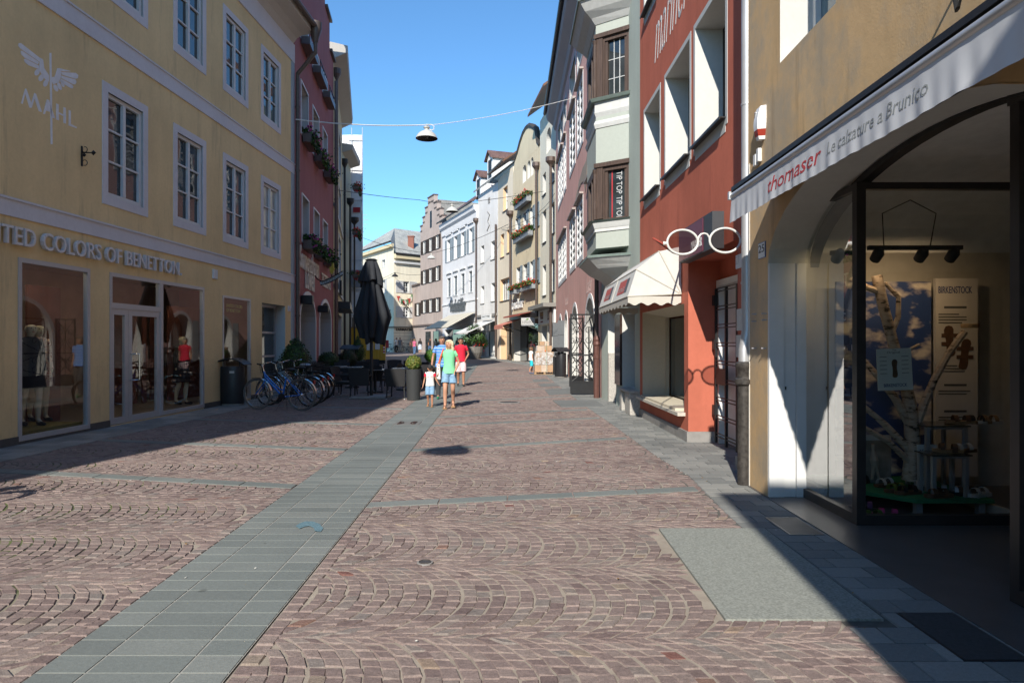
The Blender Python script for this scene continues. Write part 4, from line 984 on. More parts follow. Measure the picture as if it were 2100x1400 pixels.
# ------------------------------------------------ white house with grey shutters
F7 = Fac((-3.1, 62.2), (-7.48, 73.55), 1)
H7 = thing('white_house', 'white rendered house with blue grey louvred shutters and beige shop awning', 'building', (-5, 68, g(68)), world=True)
M_W7 = plaster('cool_white_plaster', (.70, .71, .73), .05, .05)
up = norm([F7.rect(*r) for r in ((917, 924, 494, 538), (931.5, 938.5, 486, 532), (946, 953, 478, 527), (962.5, 969.5, 470, 517))]); lo = norm([F7.rect(*r) for r in ((917.7, 924.6, 572, 610), (931, 938, 567, 606), (946, 953, 562, 603), (962, 968.7, 557, 599))])
ops = [op(r, .25) for r in up+lo] + [op((.6, F7.L-.8, 0.5, 3.0), .5)]
mb = MB(); F7.wall(mb, 0, F7.L, 0, 14.0, ops); F7.body(mb, 0, F7.L, 0, 14.0, 9); build('wall', mb, [M_W7, M_W7], H7)
M_BLSH = plain('blue_grey_shutter', (.22, .27, .31), .6)
for r in up: window(F7, H7, r, .2, 2, 2, .08, .05, M_WHITE, M_GLASSC, .12, M_W7, sproud=.03, shutters='lr', shm=M_BLSH, shw=.55, sill=.2, slm=M_W7)
for r in lo: window(F7, H7, r, .12, 1, 9, .07, .05, M_BLSH, M_GLASSD, .14, M_W7, sproud=.03, sill=.2, slm=M_W7)
mb = MB()
for r in up+lo: F7.box(mb, r[0]-.3, r[1]+.3, r[3]+.45, r[3]+.56, 0, .14)
build('window_hood', mb, M_W7, H7)
mb = MB(); mb.prism([(0, 12.9), (.12, 12.95), (.15, 13.5), (.35, 13.75), (.42, 14.2), (0, 14.2)], lambda a, b, h: F7.P(F7.L*h, b, a), 0, 1); build('cornice', mb, M_W7, H7); mb = MB(); F7.box(mb, 0, F7.L, 5.55, 5.7, 0, .08); build('string_course', mb, M_W7, H7)
roof(F7, H7, 0, F7.L, 14.5, .6, 5, 4.2, M_TILE_B); mb = MB(); mb.tube([F7.P(0, 14.4, .65), F7.P(F7.L, 14.4, .65)], .08, 6); build('gutter', mb, M_DARK, H7)
pipe(F7, H7, .12, .4, 12.4, .15, .075, M_BROWNPIPE, .28)
mb = MB(); F7.box(mb, .6, F7.L-.8, .5, 3.0, -.5, -.45); build('shop_window', mb, M_GLASSD, H7)
def dormer(F, parent, u, z, d, w=1.5, h=1.7, ln=2.6, wm=None, rm=None):
    mb = MB(); F.box(mb, u-w/2, u+w/2, z, z+h, d-ln, d); mb.prism([(u-w/2, z+h), (u+w/2, z+h), (u, z+h+w*.42)], lambda a, b, k: F.P(a, b, k), d-ln, d)
    o = build('dormer', mb, wm, parent); mb = MB()
    for s in (-1, 1):
        mb.hexa([F.P(u+s*(w/2+.2), z+h-.12, d-ln), F.P(u, z+h+w*.42+.02, d-ln), F.P(u, z+h+w*.42+.02, d+.25), F.P(u+s*(w/2+.2), z+h-.12, d+.25),
                 F.P(u+s*(w/2+.2), z+h, d-ln), F.P(u, z+h+w*.42+.14, d-ln), F.P(u, z+h+w*.42+.14, d+.25), F.P(u+s*(w/2+.2), z+h, d+.25)])
    q = build('dormer_roof', mb, rm, o); uvproj(q, (F.n.x, F.n.y, 0), (F.t.x*.8, F.t.y*.8, .6))
    mb = MB(); F.box(mb, u-w*.28, u+w*.28, z+.3, z+h-.1, d-.02, d+.02); build('dormer_window', mb, M_BLACK, o)
dormer(F7, H7, 2.0, 15.2, -.7, 1.5, 1.9, 3.4, M_W7, M_TILE_B)
s_ = thing('shop_sign', 'black gothic metal letters above the beige awning on the white house', 'sign', F7.P(4, 5.4, .1), world=True)
mb = MB(); u0 = F7.px(956.6, 640)[0]; u1 = F7.px(925.7, 640)[0]; put_text(mb, 'Hochstädtler', F7.fr(u1, 4.75, .1), w=abs(u1-u0), h=1.25, ext=.05, offset=.010, shear=.08); build('lettering', mb, plain('iron_letters', (.08, .09, .10), .6), s_)

# ------------------------------------------------ off-white house
F6 = Fac((-1.18, 57.0), (-3.08, 62.15), 1)
H6 = thing('grey_white_house', 'plain weathered off white house with few small windows and white awning', 'building', (-2, 59.5, g(59)), world=True)
M_W6 = plaster('weathered_white', (.72, .715, .70), .09, .12, (.42, .36, .31), .5)
r6 = [F6.rect(986.3, 992.8, 505, 540), F6.rect(1007, 1014.6, 496, 533), F6.rect(986.3, 993, 587.5, 622.7), F6.rect(1007.5, 1014.6, 581, 618)]
ops = [op(r, .3) for r in r6] + [op((.3, F6.L-.3, .4, 3.4), .6)]
mb = MB(); F6.wall(mb, 0, F6.L, 0, 15.0, ops); F6.body(mb, 0, F6.L, 0, 15, 9); build('wall', mb, [M_W6, M_W6], H6)
for r in r6: window(F6, H6, r, .22, 1, 2, .07, .05, M_WHITE, M_GLASSB, sill=.1, slm=M_STONE)
roof(F6, H6, 0, F6.L, 15.35, .45, 5, 4.4, M_TILE_G); dormer(F6, H6, 3.9, 16.0, -.6, 1.5, 2.0, 3.4, M_W6, M_TILE_B)
mb = MB(); F6.box(mb, 0, F6.L, 3.9, 4.1, 0, .15); build('string_course', mb, M_STONE, H6)
mb = MB(); c = F6.px(1003, 441); mb.tube([F6.P(c[0]+a, c[1]+b, .02) for a, b in ((.5, -1.3), (-.2, -.9), (.3, -.5), (-.25, 0), (.35, .35))], .05, 5); F6.box(mb, c[0]-.3, c[0]+.2, c[1]+1.0, c[1]+1.5, 0, .03); build('wall_emblem', mb, M_STONE, H6)
mb = MB(); F6.box(mb, .35, 2.4, .42, 3.38, -.58, -.54); F6.box(mb, 3.2, 4.0, .3, 3.3, -.58, -.54); build('shop_window', mb, M_GLASSD, H6)
mb = MB(); F6.box(mb, 2.4, 2.5, .4, 3.38, -.58, -.4); F6.box(mb, 2.95, 3.2, .4, 3.38, -.58, -.4); F6.box(mb, 1.3, 1.38, .4, 3.38, -.56, -.5); build('shop_frame', mb, M_WHITE, H6)
pipe(F6, H6, .1, .4, 11.5, .15, .09, M_BROWNPIPE)

# ------------------------------------------------ peach house
F5 = Fac((.08, 52.6), (-1.16, 56.95), 1)
H5 = thing('peach_house', 'narrow cream house with peach window reveals and deep brown timber eave', 'building', (-.5, 54.8, g(55)), world=True)
M_P5 = plaster('pale_peach_plaster', (.73, .65, .52), .06, .07); M_P5r = plain('peach_reveal', (.66, .46, .28), .8)
r5 = [F5.rect(1032, 1041, 387, 435), F5.rect(1027, 1033.5, 482, 529), F5.rect(1040, 1047, 472.5, 519.5), F5.rect(1026, 1048.5, 574, 618)]
mb = MB(); F5.wall(mb, 0, F5.L, 0, 15.2, [op(r, .3) for r in r5] + [op((.3, F5.L-.9, .25, 3.2), .6)]); F5.body(mb, 0, F5.L, 0, 15.2, 9); build('wall', mb, [M_P5, M_P5r], H5)
for i, r in enumerate(r5): window(F5, H5, r, .26, 6 if i == 3 else 2, 1 if i == 3 else 2, .07, .07, M_WHITE, M_GLASSB if i == 3 else M_GLASSC, sill=.12, slm=M_BROWNPIPE)
mb = MB(); roofslab(F5, mb, 0, F5.L+.2, 15.65, .8, 5, 4.2, .14); build('roof', mb, M_SOFFIT, H5)
mb = MB(); mb.tube([F5.P(0, 15.6, .85), F5.P(F5.L, 15.6, .85)], .09, 6); build('gutter', mb, M_BROWNPIPE, H5)
pipe(F5, H5, .1, .25, 11.2, .2, .08, M_BROWNPIPE, .32)
mb = MB(); F5.box(mb, F5.L-.85, F5.L-.05, .2, 3.1, 0, .1); build('shop_pier', mb, plaster('cream_pier', (.62, .52, .42), .05, .05), H5)
mb = MB(); F5.box(mb, .9, F5.L-.95, .25, 3.0, -.55, -.5)
for k in range(22): F5.box(mb, .9, F5.L-.95, .3+k*.12, .3+k*.12+.08, -.5, -.48)
build('roller_shutter', mb, plain('shutter_slats', (.30, .27, .22), .6), H5)

# ------------------------------------------------ ochre house with curved gable
F4r = Fac((1.84, 45.1), (.08, 52.55), 1)
HK = thing('curved_gable_house', 'light ochre house with copper edged curved gable and red geranium boxes', 'building', (1, 49, g(49)), world=True)
M_K = plaster('light_ochre_plaster', (.70, .60, .42), .07, .09, (.36, .27, .15), .35)
top = [F4r.rect(1072, 1079, 345, 381), F4r.rect(1081.7, 1087.5, 333, 369), F4r.rect(1088.5, 1094, 322, 357)]
mid = [F4r.rect(*r) for r in ((1057, 1064.5, 462, 498), (1073, 1081, 440, 485), (1086.5, 1094, 424, 470), (1098, 1103, 410, 465))]
low = [F4r.rect(*r) for r in ((1059, 1068.5, 552, 597), (1073, 1083, 544.5, 591), (1087, 1094.5, 537, 584), (1098, 1104, 530, 579))]
top, mid, low = norm(top), norm(mid), norm(low)
mb = MB(); ops = [op(r, .3, rise=.35) for r in top] + [op(r, .2) for r in mid+low] + [op((.4, F4r.L-.3, .2, 3.3), .6)]
F4r.wall(mb, 0, F4r.L, 0, 14.6, ops); F4r.body(mb, 0, F4r.L, 0, 14.6, 9)
pts = [F4r.px(*p) for p in ((1106.5, 300), (1101.5, 293), (1098, 268), (1091, 262), (1084, 260.5), (1079, 264), (1073, 275), (1067, 293), (1062, 312), (1056, 330))]
poly = [(0, 14.58)] + pts + [(F4r.L, 14.58)]; mb.prism(poly, lambda a, b, h: F4r.P(a, b, h), -.4, 0); build('wall', mb, [M_K, M_REVEAL], HK)
mb = MB(); mb.tube([F4r.P(a, b+.1, -.1) for a, b in pts], .2, 6); build('gable_coping', mb, plain('aged_copper', (.07, .06, .05), .6, .3, .3, 2), HK)
for r in top: window(F4r, HK, (r[0], r[1], r[2], r[3]-.3), .25, 1, 2, .06, .05, M_WHITE, M_GLASSC)
for r in mid+low: window(F4r, HK, r, .15, 2, 2, .07, .05, M_WHITE, M_GLASSB, shutters='l', shm=M_BLSH, shw=.5)
pipe(F4r, HK, .25, 3.6, 13.0, .18, .08, M_BROWNPIPE, .28)
mb = MB(); F4r.box(mb, .4, F4r.L-.3, .2, 3.3, -.59, -.5); build('shop_window', mb, M_GLASSD, HK)
mb = MB(); F4r.box(mb, 0, F4r.L, 3.35, 3.75, 0, .22); build('fascia', mb, M_DARK, HK)
s_ = thing('shop_sign', 'white metal script lettering under the flower boxes of the ochre house', 'sign', F4r.P(5, 4.5, .1), world=True)
mb = MB(); ua = F4r.px(1075, 625)[0]; ub = F4r.px(1051, 625)[0]; put_text(mb, 'Feichter', F4r.fr(ub-.1, 4.15, .06), w=abs(ub-ua), h=.75, ext=.05, offset=.012, shear=.3); build('lettering', mb, M_WHITE, s_)
t = thing('shop_sign', 'grey hanging board with a green leaf reading O CLOCK by the dark shopfront', 'sign', F4r.P(2.6, 2.9, .9), world=True)
cS = gp(1086, 740); Fs = Fac((.62, 46.3), (1.72, 45.3), -1)
mb = MB(); Fs.box(mb, 0, 1.2, 2.83, 3.3, -.06, 0); b_ = build('board', mb, plain('pale_board', (.50, .50, .49), .6), t); mb = MB(); put_text(mb, '5 O’CLOCK', Fs.fr(.12, 2.93, .002), w=.95, h=.16, ext=.004); build('lettering', mb, M_DARK, b_)
mb = MB(); mb.prism([(.4, 3.16), (.55, 3.14), (.72, 3.2), (.55, 3.25)], lambda a, b, h: Fs.P(a, b, h), .001, .006); build('leaf_mark', mb, M_LEAF[3], b_); mb = MB(); Fs.box(mb, 0, 1.7, 2.76, 2.82, -.05, -.01); build('arm', mb, M_STEEL, t)

# ------------------------------------------------ tall cream house
F3r = Fac((2.57, 40.05), (1.85, 45.06), 1)
HM = thing('tall_cream_house', 'tall narrow cream house with plain deep white windows next to the pink house', 'building', (2.2, 42.5, g(42)), world=True)
M_M = plaster('pale_cream_plaster', (.75, .71, .58), .05, .06)
rm = [F3r.rect(*r) for r in ((1113, 1119.6, 360, 403), (1130, 1137.5, 339.6, 379), (1113, 1120, 435, 500), (1130, 1137.5, 420, 482), (1113, 1119.8, 546, 607), (1130, 1137.5, 535.5, 599.6))]
am = F3r.rect(1120.7, 1130, 270, 317)
mb = MB(); F3r.wall(mb, 0, F3r.L, 0, 16.2, [op(r, .45) for r in rm] + [op(am, .45, rise=.6)] + [op((.4, 2.2, .2, 2.7), .5), op((2.7, 4.4, .2, 2.7), .5)]); F3r.body(mb, 0, F3r.L, 0, 16.2, 9); build('wall', mb, [M_M, M_REVEAL], HM)
for r in rm: window(F3r, HM, r, .4, 1, 2, .08, .05, M_WHITE, M_GLASSD, sill=.06, slm=M_DARK)
window(F3r, HM, (am[0], am[1], am[2], am[3]-.5), .4, 1, 1, .08, .05, M_WHITE, M_GLASSD)
mb = MB(); roofslab(F3r, mb, 0, F3r.L+.5, 16.75, .75, 4, 3.6, .15); build('roof', mb, M_SOFFIT, HM)
mb = MB(); F3r.box(mb, .0, F3r.L, 2.8, 3.7, 0, .12); build('shop_fascia', mb, M_WHITE, HM)
mb = MB(); F3r.box(mb, .4, 2.2, .2, 2.7, -.5, -.42); F3r.box(mb, 2.7, 4.4, .2, 2.7, -.5, -.42); build('shop_window', mb, M_GLASSD, HM)
pipe(F3r, HM, .3, .2, 12.0, .25, .08, M_BROWNPIPE, .30)
t = tag(build('gutter_shelf', MB(), M_ZINC, HM)) if False else None
mb = MB(); F3r.box(mb, -.2, F3r.L+.1, 3.72, 3.95, .0, .8); build('canopy', mb, plain('grey_canopy', (.22, .215, .20), .7), HM)
t = thing('shop_sign', 'brown and yellow painted sign on the white shop fascia behind the wrapped pallet', 'sign', F3r.P(3.6, 3.2, .13), world=True)
mb = MB(); put_text(mb, 'VOGO', F3r.fr(4.4, 3.1, .125), w=1.1, h=.5, ext=.006, offset=.02); build('lettering', mb, plain('brown_letters', (.14, .05, .03), .7), t)
mb = MB(); F3r.box(mb, 3.3, 4.4, 3.32, 3.58, .122, .127); build('band', mb, plain('mustard', (.45, .28, .07), .7), t); mb = MB(); F3r.box(mb, 3.4, 4.2, 2.9, 3.0, .122, .13); build('strip', mb, plain('dark_red', (.15, .02, .03), .7), t)
mb = MB(); put_text(mb, 'LUX', F3r.fr(1.9, 3.0, .125), w=.9, h=.55, ext=.006, offset=.01); tag(build('shop_sign', mb, plain('dark_red', (.15, .02, .03), .7)), 'dark red LUX letters on the white fascia beside the pink house', 'sign')

# ------------------------------------------------ pink house
F2r = Fac((2.60, 19.85), (2.57, 40.0), 1)
HP = thing('pink_house', 'faded old pink house with white lattice windows and arched iron gate', 'building', (2.6, 30, 0), world=True)
M_PK = plaster('faded_pink_plaster', (.69, .41, .36), .10, .14, (.30, .17, .15), .5, c2=(.60, .42, .36), c2_lo=.55, c2_hi=.8)
Rr = lambda L: [F2r.rect(*r) for r in L]
A_ = Rr([(1145, 1149.6, 358, 441), (1150, 1155, 332, 422), (1157, 1161, 306, 405), (1169, 1180, 220, 340), (1184.5, 1195.6, 172, 302)])
B_ = Rr([(1146, 1151, 513, 586), (1151.7, 1156.4, 497, 578), (1157, 1161.7, 486, 570.6), (1169.4, 1180, 447, 555), (1184, 1195.6, 416, 540), (1206.5, 1221, 389, 517)])
A_ = norm(A_) + [(F2r.px(1221, 500)[0]-.05, F2r.px(1206.5, 500)[0], *norm(A_)[0][2:])]; B_ = norm(B_)
C_ = [(r[0], r[1], 12.25, 13.4) for r in A_]
g1 = F2r.rect(1172.8, 1185.8, 633, 779); g2 = F2r.rect(1200, 1221.5, 618, 795); g3 = F2r.rect(1146.5, 1152.5, 656, 765); g4 = F2r.rect(1158.5, 1164.5, 641, 770)
g1 = (g1[0], g1[1], 0, 3.12); g2 = (g2[0], g2[1], 0, 3.1); g3 = (g3[0], g3[1], 0, 3.0); g4 = (g4[0], g4[1], 0, 3.0)
ops = [op(r, .08) for r in A_+B_] + [op(r, .25) for r in C_] + [op(q_, .9 if q_ in (g1, g2) else .5, rise=(q_[1]-q_[0])*.48, nosill=1) for q_ in (g1, g2, g3, g4)]
mb = MB(); F2r.wall(mb, 0, F2r.L, 0, 14.4, ops); F2r.body(mb, 0, F2r.L, 3.3, 14.4, 9, front=.65); F2r.box(mb, .03, F2r.L-.03, 0, 3.3, -9, -1.0); build('wall', mb, [M_PK, M_REVEAL], HP)
for r in A_+B_:
    w = window(F2r, HP, r, .0, 2, 6, .10, .085, M_WHITE, M_GLASSD, .12, M_TRIM, sproud=.02, post=.12)
    m2 = MB(); F2r.box(m2, r[0]-.15, r[1]+.15, r[3]+.12, r[3]+.19, 0, .15); build('hood_mould', m2, plain('hood_stone', (.36, .31, .29), .8), w)
for r in C_: window(F2r, HP, r, .2, 1, 1, .08, .05, M_WHITE, M_GLASSB, .12, M_TRIM)
for q_ in (g1, g2, g3, g4):
    mb = MB(); pts = [(q_[0], 0)] + F2r.arch(dict(u0=q_[0], u1=q_[1], z1=q_[3], rise=(q_[1]-q_[0])*.48)) + [(q_[1], 0)]; zs = q_[3]-(q_[1]-q_[0])*.48; cu = (q_[0]+q_[1])/2
    o2 = [(p[0]+math.copysign(.16, p[0]-cu), p[1]) if p[1] <= zs+1e-4 else (cu+(p[0]-cu)*(1+.32/(q_[1]-q_[0])), zs+(p[1]-zs)*(1+.16/(q_[3]-zs))) for p in pts]
    for k in range(len(pts)-1): mb.prism([pts[k], pts[k+1], o2[k+1], o2[k]], lambda a, b, h: F2r.P(a, b, h), -.02, .025)
    build('arch_surround', mb, M_WHITE, HP)
for q_, m_ in ((g1, M_WHITE), (g2, M_WHITE), (g3, M_GLASSD), (g4, M_GLASSD)):
    mb = MB(); F2r.box(mb, q_[0], q_[1], 0, q_[3], -.98, -.86) if q_ in (g1, g2) else F2r.box(mb, q_[0], q_[1], 0, q_[3], -.55, -.46); build('door', mb, m_, HP)
mb = MB(); mb.prism([(0, 14.0), (.1, 14.08), (.18, 14.3), (.5, 14.62), (.56, 14.78), (.56, 15.0), (0, 15.2)], lambda a, b, h: F2r.P(-.3+(F2r.L+.3)*h, b, a), 0, 1); build('eave', mb, plaster('lilac_soffit', (.42, .39, .39), .05, .03), HP)
roof(F2r, HP, -.3, F2r.L, 15.12, .62, 6, 5.5, M_TILE_B); mb = MB(); mb.tube([F2r.P(-.3, 15.0, .66), F2r.P(F2r.L, 15.0, .66)], .09, 8); build('gutter', mb, M_DARK, HP)
mb = MB(); ph = [(1180, 413), (1184, 395), (1189, 370), (1196, 345), (1203, 330), (1207, 305), (1205, 340), (1204, 370), (1201, 395), (1198, 372), (1193, 375), (1187, 390), (1184, 412), (1182, 430)]
mb.prism([F2r.px(*p) for p in ph], lambda a, b, h: F2r.P(a, b, h), .001, .02); build('bare_plaster_patch', mb, plaster('bare_render', (.36, .31, .26), .2, .05, None, 0, .6), HP)
# painted script remains
mb = MB(); u_, z_ = F2r.px(1206, 595); put_text(mb, 'Laden', F2r.fr(u_+.6, z_-.1, .003), w=1.6, h=.55, ext=.002, shear=.4); u_, z_ = F2r.px(1163, 625); put_text(mb, 'Stadt', F2r.fr(u_+1.1, z_, .003), w=1.7, h=.4, ext=.002, shear=.2)
build('painted_script', mb, plain('faint_white_paint', (.56, .42, .39), .9), HP)
mb = MB(); c = F2r.px(1182, 700); F2r.box(mb, g1[0]+.003, g1[0]+.02, 1.25, 1.95, -.55, -.25); build('intercom', mb, M_STEEL, HP)
mb = MB(); F2r.box(mb, g1[1]+.35, g1[1]+.75, .9, 2.1, 0, .05); build('notice_case', mb, M_DARK, HP)
# wrought iron gates in the arch
def gate_leaf(name, label, fr, w, h):
    t = thing(name, label, 'gate', fr(0, 0, 0), world=True, group='wrought iron gate leaves of the pink house'); f = MB()
    bx_ = lambda a0, a1, b0, b1: f.hexa([fr(a0, b0, -.02), fr(a1, b0, -.02), fr(a1, b0, .02), fr(a0, b0, .02), fr(a0, b1, -.02), fr(a1, b1, -.02), fr(a1, b1, .02), fr(a0, b1, .02)])
    bx_(0, .05, .03, h); bx_(w-.05, w, .03, h)
    for z in (.03, .38, h*.48, h-.05): bx_(.05, w-.05, z, z+.045)
    build('frame', f, M_BLACK, t); p = MB(); q8 = [fr(.05, .07, -.01), fr(w-.05, .07, -.01), fr(w-.05, .07, .01), fr(.05, .07, .01), fr(.05, .38, -.01), fr(w-.05, .38, -.01), fr(w-.05, .38, .01), fr(.05, .38, .01)]; p.hexa(q8); build('kick_plate', p, M_BLACK, t)
    s = MB(); m = w/2
    s.tube([fr(m, .4, 0), fr(m, h-.03, 0)], .012, 5)
    for z0, z1 in ((.42, h*.48), (h*.48+.04, h-.05)):
        zm = (z0+z1)/2
        for sx in (-1, 1):
            s.tube([fr(m+sx*m*.85*math.sin(math.pi*k/12)**.8, z0+(z1-z0)*k/12, 0) if 0 else fr(m+sx*m*.86*(1-math.sin(math.pi*k/12)), z0+(z1-z0)*k/12, 0) for k in range(13)], .013, 5)
            for sz in (-1, 1):
                s.tube([fr(m+sx*(m*.52+.09*math.cos(a)), zm+sz*(.16+.09*math.sin(a)), 0) for a in np.linspace(0, 5, 10)], .011, 5)
    build('scrollwork', s, M_BLACK, t, smooth=True); return t
P2 = F2r.P
gate_leaf('iron_gate', 'scrolled black iron gate leaf filling the arched doorway of the pink house', lambda a, b, h: P2(g2[0]+.25+a, b, -.12+h), g2[1]-g2[0]-.3, 2.5)
gate_leaf('iron_gate', 'open iron gate leaf standing edge on at the near side of the arch', lambda a, b, h: P2(g2[0]-.12+h, b, .05+a), .75, 2.5)
gate_leaf('iron_gate', 'open iron gate leaf standing edge on at the far side of the arch', lambda a, b, h: P2(g2[1]+.1+h+a*.5, b, .04+a*.6), .8, 2.5)
for q_, L in ((g4, 'grey iron shutter leaf open beside the nearer small arch of the pink house'), (g3, 'grey iron shutter leaf open beside the farther small arch of the pink house')):
    mb = MB()
    F2r.box(mb, q_[1]+.12, q_[1]+.15, .5, 2.7, .02, .34)
    for k in range(3): F2r.box(mb, q_[1]+.098, q_[1]+.12, .6+.7*k, .66+.7*k, .03, .33)
    tag(build('iron_shutter', mb, plain('grey_iron', (.13, .14, .15), .5, .3)), L, 'shutter', 'iron shutters of the pink house')

# ------------------------------------------------ pale green house with bay window
FQ = Fac((2.815, 15.02), (2.60, 19.8), 1)
HQ = thing('bay_window_house', 'pale green house with two storey oriel bay in carved brown timber', 'building', (2.8, 17.5, 0), world=True)
M_Q = plaster('pale_green_plaster', (.46, .52, .47), .10, .10, None, 0, .2); M_QB = plaster('bay_pale_green', (.40, .435, .395), .04, .04, bump=.05); M_QW = plain('bay_white', (.54, .55, .54), .7)
qd = FQ.rect(1247, 1263.5, 640, 820); qw = FQ.rect(1276, 1302, 641, 806); qd = (qd[0], qd[1], 0, 2.45); qw = (qw[0], qw[1], .52, 2.3)
mb = MB(); FQ.wall(mb, 0, FQ.L, 0, 15.5, [op(qd, .6, nosill=1), op(qw, .45)]); FQ.body(mb, 0, FQ.L, 0, 15.5, 9); build('wall', mb, [M_Q, M_REVEAL], HQ)
mb = MB(); FQ.box(mb, qd[0], qd[1], 0, 1.35, -.585, -.54); FQ.box(mb, qd[1]-.14, qd[1]-.004, 0, 1.32, -.55, .01); build('door_base', mb, M_GRANITE, HQ)
mb = MB(); FQ.box(mb, qd[0], qd[1], 1.35, 2.45, -.585, -.55); build('door', mb, M_WHITE, HQ)
mb = MB(); FQ.box(mb, qw[0], qw[1], qw[2], qw[3], -.48, -.42); build('shop_window', mb, glass_dark('qglass', (.16, .20, .22), .3), HQ)
mb = MB(); a_, b_ = FQ.px(1276, 700)[0], FQ.px(1265, 700)[0]; FQ.box(mb, a_, b_, .55, 2.32, .0, .06); build('display_case', mb, plain('brown_case_glass', (.05, .03, .025), .08, 0, .3, 3, spec=.8), HQ)
def plan(e): return [(3.0, 16.10-e), (2.80, 16.13-e), (2.05-e, 16.68-e*.5), (2.05-e, 18.62+e*.5), (2.66, 19.25+e), (3.0, 19.3+e)]
def lvl(mb, e0, e1, z0, z1, mi=0):
    a, b = plan(e0), plan(e1); n = len(a); mb.add([(x, y, z0) for x, y in a]+[(x, y, z1) for x, y in b], [tuple(range(n-1, -1, -1)), tuple(range(n, 2*n))]+[(i, (i+1) % n, n+(i+1) % n, n+i) for i in range(n)], mi)
for z0, z1 in ((3.9, 4.3), (5.96, 7.1), (9.1, 9.35)): mb = MB(); lvl(mb, 0, 0, z0, z1); build('bay_panel', mb, M_QB, HQ)
mb = MB(); lvl(mb, -.75, -.35, 2.95, 3.25); lvl(mb, -.35, -.05, 3.25, 3.42); lvl(mb, -.05, .03, 3.42, 3.5); lvl(mb, .03, .20, 3.5, 3.66); build('bay_corbel', mb, M_QW, HQ)
for e0, e1, z0, z1 in ((.22, .22, 3.66, 3.72), (.10, .16, 4.52, 4.56), (.12, .16, 7.45, 7.52), (.46, .46, 9.83, 9.9)): mb = MB(); lvl(mb, e0, e1, z0, z1); build('bay_flashing', mb, plain('green_copper', (.17, .22, .20), .6, .2, .15), HQ)
for ls in (((.03, .03, 4.3, 4.38), (.04, .09, 4.38, 4.52)), ((.03, .03, 7.2, 7.45), (.0, .04, 7.1, 7.2)), ((.02, .05, 6.82, 6.92), (.05, .02, 6.92, 7.0)), ((.02, .12, 9.35, 9.48), (.12, .28, 9.48, 9.62), (.28, .42, 9.62, 9.83))):
    mb = MB(); [lvl(mb, *l) for l in ls]; build('bay_moulding', mb, M_QW, HQ)
M_TIMB = wood('dark_carved_timber', (.035, .022, .018), (.095, .060, .046), (9, 9, .8))
Ff = Fac((2.05, 16.68), (2.80, 16.13), -1); Ffr = Fac((2.05, 16.68), (2.05, 18.62), 1)
for z0, z1, mat_ in ((4.56, 5.96, M_GLASSD), (7.52, 9.1, M_GLASSD)):
    mb = MB(); L = Ff.L
    Ff.box(mb, 0, .24, z0, z1, -.12, .0); Ff.box(mb, .03, .20, z0+.05, z1-.08, 0, .03); Ff.box(mb, L-.1, L, z0, z1, -.12, .0); Ff.box(mb, .24, L-.1, z1-.2, z1, -.12, 0); Ff.box(mb, -.03, L, z1-.10, z1+.0, 0, .06); Ff.box(mb, .24, L-.1, z0, z0+.05, -.12, .03)
    for u in (.24, L-.17): Ff.box(mb, u, u+.07, z0+.05, z1-.2, -.10, -.03)
    mb.lathe([(.05, z0+.04), (.06, z0+.3), (.04, z0+.5), (.055, z0+.9), (.045, z1-.25), (.07, z1-.15)], 8, (2.03, 16.66, 0))
    Ffr.box(mb, 0.05, .3, z0, z1, -.12, 0); Ffr.box(mb, Ffr.L-.3, Ffr.L, z0, z1, -.12, 0); Ffr.box(mb, .3, Ffr.L-.3, z1-.2, z1, -.12, 0); Ffr.box(mb, .9, 1.02, z0, z1-.2, -.12, 0)
    w = build('bay_window', mb, M_TIMB, HQ); mb = MB(); Ff.box(mb, .3, L-.16, z0+.04, z1-.19, -.14, -.085); Ffr.box(mb, .3, Ffr.L-.3, z0, z1-.2, -.16, -.09); build('pane', mb, mat_, w)
    mb = MB(); Ff.box(mb, 0.05, L, z0, z1, -.5, -.3); Ffr.box(mb, 0.5, Ffr.L, z0, z1, -.6, -.4); build('bay_backing', mb, M_BLACK, w)
    mb = MB(); uu0, uu1 = .31, L-.17
    if z0 > 7:
        for k in (1, 2): Ff.box(mb, uu0+(uu1-uu0)*k/3-.008, uu0+(uu1-uu0)*k/3+.008, z0+.05, z1-.2, -.085, -.07); Ff.box(mb, uu0, uu1, z0+(z1-.2-z0)*k/3-.008, z0+(z1-.2-z0)*k/3+.008, -.085, -.072)
        build('lead_bars', mb, M_TRIM, w)
    else:
        um_ = uu0+.28
        Ff.box(mb, um_-.2, um_-.17, z0+.05, z1-.2, -.085, -.075); build('red_strip', mb, plain('red_strip', (.4, .04, .05), .5), w)
        mb = MB(); frv = lambda zz: (lambda a, b, h: Ff.P(um_+.27-(-b) - .22, zz-a, -.082+h))
        for zz in (z1-.24, z1-.84): put_text(mb, 'TIP TOP', (lambda zz: lambda a, b, h: Ff.P(um_-.07+b, zz-a, -.082+h))(zz), w=.54, h=.15, ext=.004, offset=-.003)
        build('lettering', mb, M_TRIM, w)
bn = thing('granite_block', 'rough speckled granite block below the shop window of the bay window house', 'stone block', (2.74, 15.7, 0), world=True)
mb = MB(); mb.box(2.60, 2.83, 15.06, 15.75, 0, .47); build('block', mb, M_GRANITE, bn, bevel=.015); mb = MB(); mb.box(2.60, 2.83, 16.2, 16.5, 0, .46); mb.box(2.58, 2.84, 15.05, 16.52, .475, .535); build('seat_slab', mb, M_GRANITE, bn, bevel=.01)
pipe(FQ, HQ, FQ.L+.05, 0, 1.6, .14, .085, M_RUST); pipe(FQ, HQ, FQ.L+.05, 1.6, 9, .14, .06, M_BROWNPIPE)
